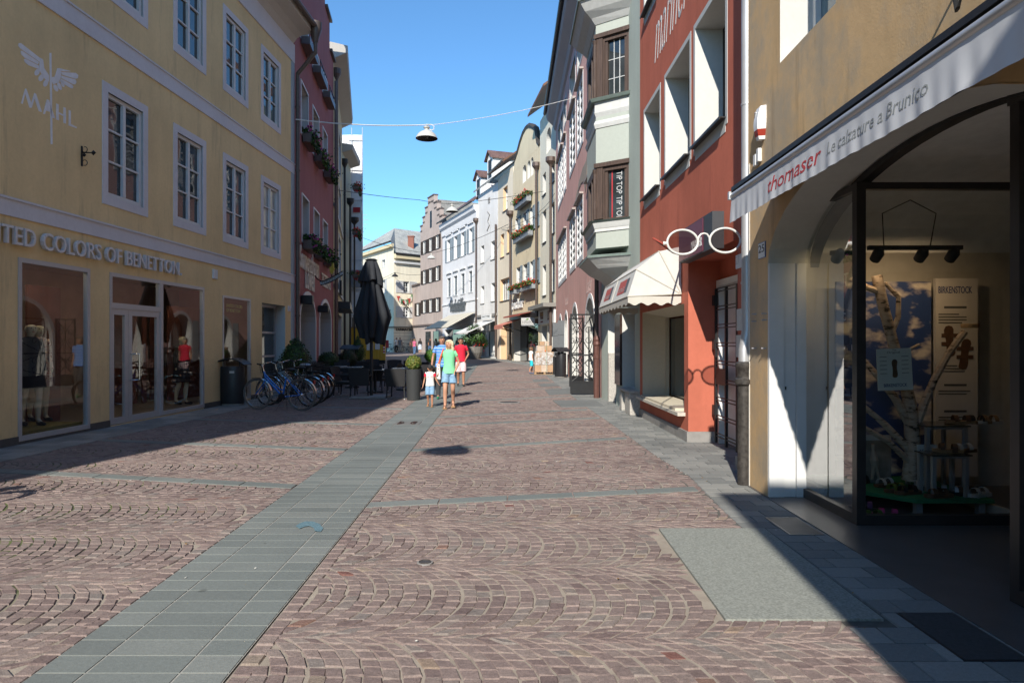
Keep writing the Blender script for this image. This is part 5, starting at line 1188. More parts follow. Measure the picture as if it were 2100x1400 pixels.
mb = MB(); mb.lathe([(.085, 0), (.11, .06), (.09, .14), (.1, .2), (.07, .3)], 10, FQ.P(FQ.L+.05, 1.5, .14)); mb.lathe([(.10, 0), (.10, .1)], 10, FQ.P(FQ.L+.05, 1.15, .14)); build('pipe_collar', mb, M_RUST, HQ)

# ------------------------------------------------ red house with the optician's glasses
FR = Fac((2.878, 7.6), (2.812, 15.0), 1)
HR = thing('red_house', 'brick red house with deep white window reveals and recessed entrance', 'building', (3, 11.5, 0), world=True)
M_R = plaster('brick_red_plaster', (.52, .155, .10), .16, .14, (.24, .065, .045), .6, .25)
uy = lambda Y: (Y-7.6)/FR.t.y
rr = norm([FR.rect(1322, 1353, 232, 414), FR.rect(1365, 1414.5, 160, 368), FR.rect(1426, 1488, 63, 306)])
ru = [(r[0], r[1], 8.5, 10.8) for r in rr]; rec = (uy(8.68), uy(11.03), 0, 2.92); shp = (uy(11.28), uy(14.72), .455, 2.25)
ops = [op(r, .46, splay=.06) for r in rr+ru] + [op(rec, .52, ri=0, nosill=1), op(shp, .46, splay=.25, ri=2)]
M_CRM = plaster('cream_reveal', (.55, .50, .40), .05, .04)
mb = MB(); FR.wall(mb, 0, FR.L, 0, 13.5, ops); FR.body(mb, 0, FR.L, 2.95, 13.5, 9); FR.box(mb, .03, FR.L-.03, 0, 2.95, -9, -.62); build('wall', mb, [M_R, M_REVEAL, M_CRM], HR)
mb = MB(); FR.box(mb, rec[0], uy(9.3), 0, 2.92, -.58, -.52); FR.box(mb, uy(9.3), rec[1], 2.62, 2.92, -.58, -.52); build('recess_wall', mb, M_R, HR)
mb = MB(); FR.box(mb, uy(11.03), uy(14.98), 0, .17, -.0, .03); FR.box(mb, uy(10.995), uy(11.03), 0, .17, -.5, .03); build('plinth', mb, M_STONE, HR); mb = MB(); FR.box(mb, 0, rec[0], 0, .17, 0, .03); build('plinth', mb, M_STONE, HR)
for r in rr+ru:
    w = window(FR, HR, (r[0]+.06, r[1]-.06, r[2], r[3]-.03), .42, 2, 2, .07, .04, M_DARK, M_GLASSD); mb = MB(); s_ = .085
    for (x0, x1, y0, y1) in ((r[0]-s_, r[0], r[2]-s_, r[3]+s_), (r[1], r[1]+s_, r[2]-s_, r[3]+s_), (r[0], r[1], r[3], r[3]+s_), (r[0], r[1], r[2]-s_*2.1, r[2])): FR.box(mb, x0, x1, y0, y1, -.02, .006)
    build('surround', mb, plaster('blue_white_surround', (.50, .53, .53), .04, .04), w)
    mb = MB(); FR.box(mb, r[0]-.03, r[1]+.03, r[2]+.003, r[2]+.02, -.4, .10); FR.box(mb, r[0]-.03, r[1]+.03, r[2]-.02, r[2]+.003, .085, .10); build('sill', mb, M_DARK, w)
# shop window columns and glass
w = MB(); a_, b_ = shp[0]+.25, shp[1]-.25
for u0, u1 in ((a_, a_+.08), (a_+.55, a_+1.1), (b_-.08, b_)): FR.box(w, u0, u1, .46, 2.13, -.50, -.42)
FR.box(w, a_, b_, .455, .5, -.47, .09); wo = build('display_window', w, M_CRM, HR)
mb = MB(); FR.box(mb, a_+.08, b_-.08, .5, 2.1, -.56, -.52); build('pane', mb, M_GLASSD, wo)
mb = MB(); FR.box(mb, shp[0]-.08, shp[1]+.08, .40, .4549, -.2, .13); build('sill', mb, plain('pale_sill_stone', (.50, .47, .41), .7, 0, .12, 20), wo)
# entrance door with iron ladder grille
mb = MB(); FR.box(mb, uy(10.86), uy(10.985), 0, 2.6, -.56, -.44); FR.box(mb, uy(9.32), uy(10.86), 2.5, 2.6, -.56, -.44); do = build('door_frame', mb, M_WHITE, HR)
mb = MB(); FR.box(mb, uy(9.32), uy(10.86), 0.02, 2.5, -.6, -.55); build('door', mb, plain('white_door', (.66, .68, .70), .5), HR)
ga = thing('iron_grille_door', 'black ladder shaped iron grille door standing in the recessed entrance of the red house', 'gate', FR.P(uy(10.5), 0, -.35), world=True); mb = MB()
for Y in (10.84, 10.34, 9.84): FR.box(mb, uy(Y), uy(Y)+.04, .02, 2.46, -.42, -.38)
build('stile', mb, M_BLACK, ga); mb = MB()
for k in range(9):
    for dz in (0, .05): FR.box(mb, uy(9.84)+.04, uy(10.84), .12+.285*k+dz, .135+.285*k+dz, -.41, -.39)
build('rung', mb, M_BLACK, ga); mb = MB(); FR.box(mb, uy(10.34)+.05, uy(10.84)-.01, .95, 1.2, -.42, -.385); build('lock_plate', mb, M_BLACK, ga)
for z in (.45, 1.5, 2.2):
    mb = MB(); FR.box(mb, uy(10.88), uy(10.98), z, z+.16, -.43, -.37); build('hinge', mb, M_BLACK, ga)
mb = MB(); us, zs_ = FR.px(1343, 103)
put_text(mb, 'mariner', FR.fr(us, zs_-.28, .003), w=2.55, h=1.0, ext=.003, shear=.5, offset=-.016); build('painted_script', mb, plain('blue_white_paint', (.52, .56, .57), .8), HR)
for i, (x0, x1, y0, y1, c, L) in enumerate(((1512.5, 1523, 634, 678, (.55, .56, .5), 'upper paper notice on the red pier by the downpipe'), (1511.5, 1523, 687, 732, (.5, .56, .40), 'lower paper notice with green edge on the red pier'))):
    r = FR.rect(x0, x1, y0, y1); mb = MB(); FR.box(mb, r[0]-.02, r[1], r[2], r[3], .001, .012); o = tag(build('paper_notice', mb, plain('notice_paper%d' % 0, (.56, .56, .52), .8)), L, 'notice', 'notices on the red pier')
r = FR.rect(1511, 1524, 524, 552); t = thing('house_number', 'white house number plate 27 half hidden behind the grey downpipe', 'number plate', FR.P(r[0], r[2], 0), world=True)
mb = MB(); FR.box(mb, r[0]-.03, r[1]+.0, r[2], r[3], .001, .015); b_ = build('plate', mb, M_WHITE, t); mb = MB(); put_text(mb, '27', FR.fr(r[1]-.012, r[2]+.055, .0155), w=.12, h=.105, ext=.001); build('number', mb, M_STEEL, b_)

# ------------------------------------------------ ochre house with the shoe shop
FO = Fac((2.54, -3.2), (2.657, 7.75), 1)
HO = thing('ochre_house', 'weathered ochre house with wide white arch of a shoe shop', 'building', (3, 5, 0), world=True)
M_O = plaster('weathered_ochre', (.66, .455, .245), .18, .13, (.22, .15, .085), .55, .3, c2=(.46, .37, .26), c2_lo=.44, c2_hi=.60)
vy = lambda Y: (Y+3.2)/FO.t.y
arch = dict(u0=vy(2.93), u1=vy(7.07), z0=0, z1=3.18, dep=.05, rise=.80, ri=1, nosill=1)
ow = [(vy(5.55), vy(6.74), 4.36, 6.4), (vy(2.9), vy(4.1), 4.36, 6.4)]
mb = MB(); FO.wall(mb, 0, FO.L, 0, 12.5, [arch] + [op(r, .36, splay=.0) for r in ow]); FO.body(mb, 0, FO.L, 3.6, 12.5, 9)
mb.quad(FO.P(FO.L, 0, 0), FO.P(FO.L, 3.7, 0), FO.P(FO.L, 3.7, -6), FO.P(FO.L, 0, -6)); mb.quad(FO.P(0, 0, 0), FO.P(0, 3.7, 0), FO.P(0, 3.7, -6), FO.P(0, 0, -6)); mb.quad(FO.P(0, 0, -6), FO.P(0, 3.7, -6), FO.P(FO.L, 3.7, -6), FO.P(FO.L, 0, -6))
build('wall', mb, [M_O, M_REVEAL], HO)
for r in ow: window(FO, HO, r, .33, 2, 2, .07, .04, M_WHITE, glass_dark('bluish_glass', (.10, .16, .20), .2))
roof(FO, HO, -.5, FO.L, 12.9, .8, 6, 4.2, M_TILE_B)
# white arch lining: surround band and deep vault
ap = FO.arch(arch, 26); ring = [(arch['u0'], 0)] + ap + [(arch['u1'], 0)]
mb = MB(); cu = (arch['u0']+arch['u1'])/2; zs = arch['z1']-arch['rise']
for k in range(1, len(ring)-2):
    pr = []
    for p in (ring[k], ring[k+1]): pr.append((cu+(p[0]-cu)*.985, zs+(p[1]-zs)*.94 - .0))
    mb.quad(FO.P(*ring[k], .004), FO.P(*ring[k+1], .004), FO.P(*ring[k+1], -.42), FO.P(*ring[k], -.42))
for u in (arch['u0'], arch['u1']): pass
build('arch_lining', mb, M_REVEAL, HO, recalc=False)
# far jamb: folded white panels
Yj = 7.07; jx0 = FO.P(vy(Yj), 0, 0).x
mb = MB(); 
for a, b, off in ((0.002, .155, .0), (.16, .28, .018), (.287, .385, .004)): mb.box(jx0+a, jx0+b, Yj-.035+off, Yj+.03, .012, 2.42)
build('jamb_panel', mb, M_WHITE, HO); mb = MB(); mb.box(jx0+.17, jx0+.176, Yj-.04, Yj-.016, 1.12, 1.15); build('keyhole', mb, M_BLACK, HO)
mb = MB(); mb.box(jx0+.0, jx0+.4, 2.88, 2.93, .0, 2.4); mb.box(jx0, 7.5, 7.62, 7.66, 0, 3.6); mb.box(7.46, 7.5, 1.5, 7.62, 0, 3.6); mb.box(jx0+.01, 7.46, 1.5, 1.54, 0, 3.6)
build('interior_wall', mb, plain('dim_interior', (.66, .63, .57), .8), HO)
mb = MB(); mb.box(jx0-.02, 7.5, 1.5, 7.62, -.02, .0105); build('entrance_floor', mb, plain('dark_floor_tile', (.10, .092, .09), .32, 0, .15, 3), HO)
# vaulted white ceiling of the lobby
mb = MB(); n_ = 20
for k in range(n_):
    a0, a1 = math.pi*k/n_, math.pi*(k+1)/n_
    y0, y1 = 5.0-2.2*math.cos(a0), 5.0-2.2*math.cos(a1); z0, z1 = 2.55+.78*math.sin(a0), 2.55+.78*math.sin(a1)
    mb.quad((jx0+.3, y0, z0), (jx0+.3, y1, z1), (7.4, y1, z1), (7.4, y0, z0))
mb.quad((jx0+.3, 1.5, 3.45), (7.4, 1.5, 3.45), (7.4, 7.6, 3.45), (jx0+.3, 7.6, 3.45)); build('ceiling_vault', mb, plain('vault_white', (.82, .82, .81), .9), HO, recalc=False, smooth=True)
mb = MB(); sd_ = lambda p: .015 + .085*max(0, min(1, (p[0]-arch['u0'])/(arch['u1']-arch['u0'])*1.5-.5))
for k in range(2, len(ring)-3):
    mb.quad(FO.P(*ring[k], -.43), FO.P(*ring[k+1], -.43), FO.P(ring[k+1][0], ring[k+1][1]-sd_(ring[k+1]), -.43), FO.P(ring[k][0], ring[k][1]-sd_(ring[k]), -.43))
    mb.quad(FO.P(ring[k][0], ring[k][1]-sd_(ring[k]), -.43), FO.P(ring[k+1][0], ring[k+1][1]-sd_(ring[k+1]), -.43), FO.P(ring[k+1][0], ring[k+1][1]-sd_(ring[k+1]), -.52), FO.P(ring[k][0], ring[k][1]-sd_(ring[k]), -.52))
build('shutter_slot', mb, plain('shutter_black', (.02, .02, .021), .5, 0, .2, 12), HO, recalc=False)
# display cases of dark framed glass
GX, GY = 3.035, 5.98
mb = MB(); fm_ = plain('bronze_frame', (.055, .050, .048), .35, .4, .1)
for (x0, x1, y0, y1, z0, z1) in ((GX-.03, GX+.05, GY-.03, GY+.05, .1, 3.0), (GX+.05, 4.40, GY-.03, GY+.04, .012, .10), (GX-.03, GX+.04, GY+.05, 7.06, .012, .10), (GX-.03, GX+.05, GY-.03, GY+.05, .012, .1), (GX-.03, GX+.04, GY+.05, 7.06, 2.94, 3.0), (GX+.05, 4.40, GY-.03, GY+.04, 2.94, 3.0), (4.40, 4.48, GY-.03, GY+.05, .012, 3.0)):
    mb.box(x0, x1, y0, y1, z0, z1)
do = build('display_frame', mb, fm_, HO)
mb = MB(); mb.quad((GX, GY+.05, .1), (GX, 7.06, .1), (GX, 7.06, 2.94), (GX, GY+.05, 2.94)); build('side_glass', mb, glass_clear('coated_glass', (.80, .90, .88), boost=6.0), do, recalc=False)
mb = MB(); mb.quad((GX+.05, GY, .1), (4.40, GY, .1), (4.40, GY, 2.94), (GX+.05, GY, 2.94)); build('display_glass', mb, M_SHOPGL, do, recalc=False)
mb = MB(); fx, fy = 3.10, 4.18
for (x0, x1, y0, y1, z0, z1) in ((fx-.03, fx+.05, fy-.05, fy+.03, .10, 3.06), (fx-.03, fx+.05, 2.95, fy+.03, .012, .10), (fx+.05, 4.4, fy-.04, fy+.03, .012, .10), (fx-.04, fx+.05, 2.95, fy+.04, 3.06, 3.13), (fx+.05, 4.4, fy-.04, fy+.03, 3.0, 3.08)): mb.box(x0, x1, y0, y1, z0, z1)
do2 = build('display_frame', mb, fm_, HO); mb = MB(); mb.quad((fx, 2.95, .1), (fx, fy-.05, .1), (fx, fy-.05, 3.05), (fx, 2.95, 3.05)); mb.quad((fx+.05, fy, .1), (4.4, fy, .1), (4.4, fy, 3), (fx+.05, fy, 3)); build('display_glass', mb, M_SHOPGL, do2, recalc=False)
mb = MB(); mb.box(4.5, 7.4, 6.0, 6.06, 0, 3.3); mb.box(4.46, 4.5, 6.03, 7.6, 0, 0.1); build('back_partition', mb, plain('pale_partition', (.62, .55, .47), .8), HO)
# grey downpipe at the house corner
mb = MB(); px0, py0 = 2.665, 7.74
mb.tube([(px0, py0, 12.4), (px0, py0, 1.95), (px0+.005, py0, 1.75), (px0-.045, py0-.03, 1.52), (px0-.045, py0-.03, 1.38)], .062, 14)
for z in (2.28, 4.3, 7.0): mb.lathe([(.068, -.012), (.068, .012)], 14, (px0, py0, z))
build('downpipe', mb, M_ZINC, HO, smooth=True)
mb = MB(); mb.tube([(px0-.045, py0-.03, -.01), (px0-.045, py0-.03, 1.36)], .072, 14); mb.lathe([(.078, 0), (.1, .02), (.1, .07), (.08, .09), (.08, .18), (.095, .2), (.095, .25), (.075, .27)], 14, (px0-.045, py0-.03, 1.12)); build('cast_iron_pipe', mb, plain('worn_cast_iron', (.055, .050, .046), .55, .3, .5, 22, .2), HO, smooth=True)
# siren, small boxes, house number, nails
r = FO.rect(1552, 1580, 234, 299); t = thing('alarm_siren', 'white wall siren with amber red lens high on the ochre wall', 'alarm', FO.P((r[0]+r[1])/2, r[2], .05), world=True)
uc = (r[0]+r[1])/2; z0 = r[2]; hh = r[3]-r[2]; mb = MB(); hw = .085
for k in range(10):
    f0, f1 = k/10, (k+1)/10; pf = lambda f: (hw*(.55+.45*min(1, f*2.2)), .035+.05*math.sin(math.pi*min(1, f*.75+.15)))
    (w0, d0), (w1, d1) = pf(f0), pf(f1); zz0, zz1 = z0+hh*f0, z0+hh*f1
    mb.hexa([FO.P(uc-w0, zz0, 0), FO.P(uc+w0, zz0, 0), FO.P(uc+w0*.7, zz0, d0), FO.P(uc-w0*.7, zz0, d0), FO.P(uc-w1, zz1, 0), FO.P(uc+w1, zz1, 0), FO.P(uc+w1*.7, zz1, d1), FO.P(uc-w1*.7, zz1, d1)], 1 if .05 < f0+.06 < .34 and k in (1, 2) else 0)
build('case', mb, [plain('white_plastic', (.74, .74, .73), .35), plain('amber_lens', (.30, .035, .02), .2)], t)
mb = MB()
for k in range(9): FO.box(mb, uc+.03, uc+.062, z0+hh*.45+.018*k, z0+hh*.45+.018*k+.006, .055, .078)
build('louvre', mb, M_STEEL, t)
mb = MB(); r = FO.rect(1543, 1553, 330, 345); FO.box(mb, r[0]-.05, r[0]+.02, r[2]-.02, r[3]+.02, 0, .04); FO.box(mb, r[0]-.14, r[0]-.08, r[2], r[3]+.06, 0, .04); tag(build('junction_box', mb, M_WHITE, bevel=.004), 'pair of small white junction boxes above the awning end', 'junction box')
r = FO.rect(1557, 1571, 500, 532); t = thing('house_number', 'white enamel house number plate 25 with blue rim on the ochre pier', 'number plate', FO.P(r[0], r[2], 0), world=True)
mb = MB(); FO.box(mb, r[0], r[1], r[2], r[3], .001, .010); b_ = build('plate', mb, plain('enamel_blue', (.10, .16, .35), .3), t); mb = MB(); FO.box(mb, r[0]+.008, r[1]-.008, r[2]+.008, r[3]-.008, .010, .013); build('face', mb, plain('enamel_white', (.62, .65, .68), .3), b_)
mb = MB(); put_text(mb, '25', FO.fr(r[1]-.018, r[2]+.06, .0135), w=r[1]-r[0]-.036, h=(r[3]-r[2])*.5, ext=.001, offset=.006); build('number', mb, M_BLACK, b_)
mb = MB()
for (x, y) in ((1551, 644), (1572, 643), (1551, 659), (1572, 656), (1551, 714), (1571, 714)):
    u, z = FO.px(x, y); mb.tube([FO.P(u, z, 0), FO.P(u, z, .05)], .008, 6)
build('wall_bolt', mb, M_STEEL, HO)
hk = thing('iron_hook', 'small black iron hook hanging at the top edge above the shoe shop awning', 'hook', FO.P(vy(4.1), 4.5, .3), world=True); mb = MB(); u, z = FO.px(1963, 20, .2); mb.tube([FO.P(u, z+.5, 0), FO.P(u, z+.45, .2), FO.P(u, z+.1, .22), FO.P(u, z+.0, .2), FO.P(u-.04, z+.06, .2)], [.012, .012, .012, .018, .006], 6); build('hook', mb, M_BLACK, hk)

# ------------------------------------------------ unseen houses (set to shade the street ahead)
hb = thing('shading_block', 'unseen pale block added behind the viewer, its profile shaped to shade the near pavement', 'building', (3, -9, 0), world=True)
mb = MB(); mb.prism([(1.0, 0), (.8, 2.4), (.36, 4.28), (-.22, 6.9), (-.28, 7.1), (9, 7.1), (9, 0)], lambda a, b, h: Vector((a, h, b)), -2.96, -18); build('wall', mb, M_M, hb)  # added out of view; leaning profile shapes its shadow on the pavement
mb = MB(); mb.box(-.2, 9, -17.9, -3.1, 7.101, 7.16); build('roof', mb, M_TILE_G, hb)
hb = thing('low_house', 'lower plain house behind the viewer in line with the yellow house', 'building', (-9, -9, 0), world=True)
FB = Fac((-9.2, -22), (-8.37, -2.5), -1); mb = MB(); FB.wall(mb, 0, FB.L, 0, 6.8, []); FB.body(mb, 0, FB.L, 0, 6.8, 8); build('wall', mb, [M_CREAM3, M_REVEAL], hb); mb = MB(); FB.box(mb, 0, FB.L-.02, 6.8, 7.0, -8, .45); build('roof', mb, M_TILE_G, hb)

hb = thing('hidden_gable_house', 'unseen steep gabled house added beyond the scaffold to shade the pharmacy', 'building', (-19, 64, g(64)), world=True)
mb = MB(); mb.prism([(-22.8, 0), (-15.6, 0), (-15.6, 13), (-19.2, 18), (-22.8, 13)], lambda a, b, h: Vector((a, h, b)), 58, 70.5); build('wall', mb, M_M, hb)  # added out of view to throw a gable shadow on the pharmacy
mb = MB()
for x in (-15.4, -23.0): mb.quad((x, 57.8, 12.85), (x, 70.7, 12.85), (-19.2, 70.7, 18.15), (-19.2, 57.8, 18.15))
o = build('roof', mb, M_TILE_G, hb, recalc=False); uvproj(o, (0, 1, 0), (.6, 0, .8))
# ================================================================== awnings
t = thing('shop_awning', 'retracted silver grey fabric awning with red and grey lettering over the shoe shop arch', 'awning', (2.25, 5, 3), world=True)
FA = Fac((2.14, -.5), (2.222, 6.86), 1)      # the front bar of the awning
mb = MB(); FA.box(mb, 0, FA.L, 3.12, 3.16, -.425, .02); FA.box(mb, 0, FA.L-.03, 3.06, 3.119, -.425, -.05); build('cassette', mb, M_DARK, t)
mb = MB(); mb.tube([FA.P(0, 3.075, 0), FA.P(FA.L, 3.075, 0)], .032, 12); mb.box(2.18, 2.26, 6.86, 6.90, 3.04, 3.12); build('front_bar', mb, M_ZINC, t, smooth=True)
mb = MB(); nu, nz = 300, 8; rv_ = random.Random(4); ph = [rv_.uniform(0, 6) for _ in range(6)]
def val_d(u, f): return f*(.004*math.sin(u*9+ph[0])*math.sin(u*1.3) + .003*math.sin(u*23+ph[1]+f*1.5) + .0035*math.sin(u*41+ph[2]+f)) + .01*f
for i in range(nu+1):
    for j in range(nz+1):
        u = FA.L*i/nu; f = j/nz; zb = .255 + .003*math.sin(u*6)
        mb.v.append(tuple(FA.P(u + .03*f*(u > FA.L-.01), 3.06-zb*f, .015+val_d(u, f))))
for i in range(nu):
    for j in range(nz): mb.f.append((i*(nz+1)+j, i*(nz+1)+j+1, (i+1)*(nz+1)+j+1, (i+1)*(nz+1)+j)); mb.m.append(0)
va = build('valance', mb, plain('awning_fabric', (.52, .54, .58), .85, 0, .06, 4), t, smooth=2, recalc=False)
def on_val(u, zoff):
    return lambda a, b, h: FA.P(u-a, 3.06-zoff+b, .0168+val_d(u-a, max(0, min(1, (zoff-b)/.255)))+h)
uu = lambda x, y=420: FA.px(x, y)[0]
mb = MB(); u0 = uu(1580); u1 = uu(1690); put_text(mb, 'thomaser', on_val(u0, .185), w=abs(u0-u1), h=.125, ext=.0004, shear=.22, offset=.004, res=2); build('lettering', mb, plain('red_print', (.42, .05, .06), .8), va)
mb = MB(); u0 = uu(1703); u1 = uu(1912); put_text(mb, 'Le calzature a Brunico', on_val(u0, .165), w=abs(u0-u1), h=.085, ext=.0004, shear=.15, offset=.002, res=2); build('lettering', mb, plain('grey_print', (.25, .27, .28), .8), va)

t = thing('shop_awning', 'white domed canopy with scalloped edge over the red house shop window', 'awning', (2.4, 13.2, 2.6), world=True)
yA, yB = 11.42, 15.22; prof = [(1.94, 2.38), (2.08, 2.83), (2.46, 3.13), (2.83, 3.21)]; M_CANV = plain('white_canvas', (.56, .56, .54), .85, 0, .05, 5, .15, 120)
def canopy_part(name, polys, mat, parent, ny=1):
    mb = MB()
    for p in polys: mb.poly(p)
    return build(name, mb, mat, parent, recalc=False)
pts_n = [Vector((x, yA, z)) for x, z in prof]; pts_f = [Vector((x, yB, z)) for x, z in prof]; piv_n = Vector((2.83, yA, 2.42)); piv_f = Vector((2.83, yB, 2.42))
cv = canopy_part('cover', [[pts_n[i], pts_f[i], pts_f[i+1], pts_n[i+1]] for i in (1, 2)], M_CANV, t)
canopy_part('side_panel', [[piv_n, pts_n[i], pts_n[i+1]] for i in range(3)], M_CANV, t); canopy_part('side_panel', [[piv_f, pts_f[i], pts_f[i+1]] for i in range(3)], M_CANV, t)
fp = canopy_part('front_panel', [[pts_n[0], pts_f[0], pts_f[1], pts_n[1]]], M_CANV, t)
mb = MB()
for q in (pts_n, pts_f):
    for p in q[:3]: mb.tube([piv_n if q is pts_n else piv_f, p], .012, 5)
for i in range(3): mb.tube([pts_n[i], pts_f[i]], .012, 5)
mb.tube([pts_n[0].lerp(pts_f[0], .5), pts_n[1].lerp(pts_f[1], .5)], .012, 5); build('rib', mb, plain('cream_rib', (.50, .48, .42), .7), t)
def scallop(A, B, n, h, drop):
    A, B = Vector(A), Vector(B); m = n*10; vs = []
    for k in range(m+1):
        p = A.lerp(B, k/m); vs += [p, p - Vector((0, 0, drop - h*abs(math.sin(math.pi*k/10))*-1 if 0 else drop + h*math.sin(math.pi*k/10)**2 - h*.5))]
    return vs, [(2*k, 2*k+1, 2*k+3, 2*k+2) for k in range(m)]
mb = MB(); 
for A, B, n in ((pts_n[0], pts_f[0], 9), (piv_n-Vector((0, 0, .04)), pts_n[0], 4), (pts_f[0], piv_f-Vector((0, 0, .04)), 4)): mb.add(*scallop(A, B, n, .045, .13))
build('valance', mb, plain('cream_valance', (.50, .48, .43), .85, 0, .05, 5), t, recalc=False)
mb = MB(); mb2 = MB(); mb3 = MB()
nrm = (pts_f[0]-pts_n[0]).cross(pts_n[1]-pts_n[0]).normalized(); nrm = nrm if nrm.x < 0 else -nrm
def fpt(f, g_, h=.004): return pts_n[0].lerp(pts_f[0], f).lerp(pts_n[1].lerp(pts_f[1], f), g_) + nrm*h
for f0, f1 in ((.10, .38), (.60, .86)):
    w_ = f1-f0; mb.quad(fpt(f0+w_*.25, .22), fpt(f1, .22), fpt(f1, .78), fpt(f0+w_*.25, .78)); mb2.quad(fpt(f0, .22), fpt(f0+w_*.25, .22), fpt(f0+w_*.25, .78), fpt(f0, .78))
    put_text(mb3, 'MARINER', lambda a, b, h, f1=f1: fpt(f1-.03-a/3.8, .3+b/.47, .006), w=.62, h=.085, ext=.001)
build('logo_patch', mb, plain('logo_red', (.40, .09, .08), .8), fp, recalc=False); build('logo_patch', mb2, plain('logo_grey', (.10, .11, .13), .8), fp, recalc=False); build('lettering', mb3, M_WHITE, fp)

def awning(name, label, F, u0, u1, zt, zb, out, mat, val=.2, arms=True, group=None, side=True):
    t = thing(name, label, 'awning', F.P((u0+u1)/2, zb, out*.5), world=True, group=group)
    mb = MB(); mb.hexa([F.P(u0, zt-.03, .1), F.P(u1, zt-.03, .1), F.P(u1, zb-.03, out), F.P(u0, zb-.03, out), F.P(u0, zt, .1), F.P(u1, zt, .1), F.P(u1, zb, out), F.P(u0, zb, out)]); c = build('cover', mb, mat, t)
    mb = MB(); mb.box(0, 0, 0, 0, 0, 0) if 0 else None
    mb = MB(); F.box(mb, u0, u1, zb-val, zb-.03, out-.02, out); build('valance', mb, mat, t)
    if arms:
        mb = MB()
        for u in (u0+.1, u1-.1): mb.tube([F.P(u, zt-.9, .05), F.P(u, zb-.06, out-.05)], .035, 6)
        mb.tube([F.P(u0, zb-.05, out-.06), F.P(u1, zb-.05, out-.06)], .04, 6); build('arm', mb, M_DARK, t)
    return t
M_BEIGE = stripes('beige_canvas', [(0, (.50, .47, .39)), (.92, (.36, .34, .29))], 1, .55); M_AWW = plain('white_awning', (.58, .58, .58), .85, 0, .04)
awning('shop_awning', 'wide beige canvas awning sloping out from the white shuttered house', F7, .5, 9.4, 4.45, 3.05, 2.7, M_BEIGE, .06)
awning('shop_awning', 'white awning pitched below the small white shop board at the off white house', F6, .2, 4.3, 3.55, 2.45, 2.6, M_AWW, .12)
awning('shop_awning', 'faded coral awning half folded over the dark tea shop front', F4r, 4.6, 7.6, 3.35, 2.9, 1.5, plain('coral_canvas', (.52, .20, .15), .85, 0, .06), .28)
awning('shop_awning', 'dark red awning with grey front bar above the coral one', F4r, 1.5, 6.6, 3.75, 3.55, 1.0, plain('rust_canvas', (.30, .07, .045), .85, 0, .08), .10, False)
t = thing('shop_sign', 'small white board reading TALLY WEIJL above a white awning', 'sign', F6.P(2, 3.6, .5), world=True)
mb = MB(); r = F6.rect(992, 1018, 654, 663.5, .5); F6.box(mb, .35, 2.95, 3.62, 4.04, .45, .52); b_ = build('board', mb, M_WHITE, t); mb = MB(); put_text(mb, 'TALLY WEIJL', F6.fr(2.75, 3.76, .522), w=2.2, h=.16, ext=.005, offset=.012); build('lettering', mb, M_BLACK, b_)

# sign box of the optician and the big spectacles
t = thing('shop_sign', 'dark red and grey box sign reading MARINER on the red house corner', 'sign', FR.P(1.9, 2.9, .1), world=True)
ua, ub = uy(9.22), uy(10.98); mb = MB(); FR.box(mb, ua, ub, 2.88, 3.38, .0, .16); b_ = build('case', mb, plain('slate_case', (.045, .05, .058), .5, 0, .05), t)
mb = MB(); FR.box(mb, ua+.42, ub-.015, 2.9, 3.365, .16, .168); build('face', mb, plain('wine_face', (.145, .022, .045), .4, 0, .03), b_)
mb = MB(); put_text(mb, 'MARINER', FR.fr(ua+1.02, 2.985, .169), w=.56, h=.125, ext=.002, offset=.004); build('lettering', mb, M_WHITE, b_)
t = thing('spectacles_sign', 'giant white spectacle frame hung across the recessed door as optician sign', 'sign', (2.35, 8.45, 2.8), world=True)
Yg = 8.45; P_ = lambda x, y: ((x-1050)/FP*Yg, Yg, EYE+(HZ-y)/FP*Yg)
fm = MB(); c1, c2 = (1400, 496.5), (1487, 493); rx, ry = 31.5, 25
for cx, cy_ in (c1, c2): fm.tube([P_(cx+rx*math.cos(a), cy_+ry*math.sin(a)) for a in np.linspace(0, 2*math.pi, 33)[:-1]], .0145, 8, closed=True)
fm.tube([P_(1431, 494), P_(1433.5, 485), P_(1438, 480), P_(1444, 478.5), P_(1450, 480), P_(1454, 486), P_(1456, 494)], .011, 8)
a = Vector(P_(1368, 499)); fm.tube([a, a+Vector((-.045, .01, 0))], [.016, .028], 8); e = Vector(P_(1518, 493)); fm.tube([e, e+Vector((.05, .0, 0))], .02, 8)
build('frame', fm, plain('white_enamel', (.62, .62, .60), .3, 0, .05), t, smooth=True)
mg = glass_clear('smoked_lens', (.58, .52, .52), boost=.6)
for cx, cy_ in (c1, c2):
    mb = MB(); mb.poly([P_(cx+rx*.98*math.cos(a), cy_+ry*.98*math.sin(a)) for a in np.linspace(0, 2*math.pi, 33)[:-1]]); build('lens', mb, mg, t, recalc=False)
mb = MB(); mb.tube([a+Vector((-.05, .02, 0)), (1.80, 8.7, 2.93), (2.5, 10.6, 3.0), (2.86, 11.4, 3.05)], .014, 6); mb.tube([e+Vector((.03, 0, 0)), (2.88, 8.7, 2.86)], .014, 6); build('bracket', mb, plain('red_bracket', (.36, .07, .045), .6), t)

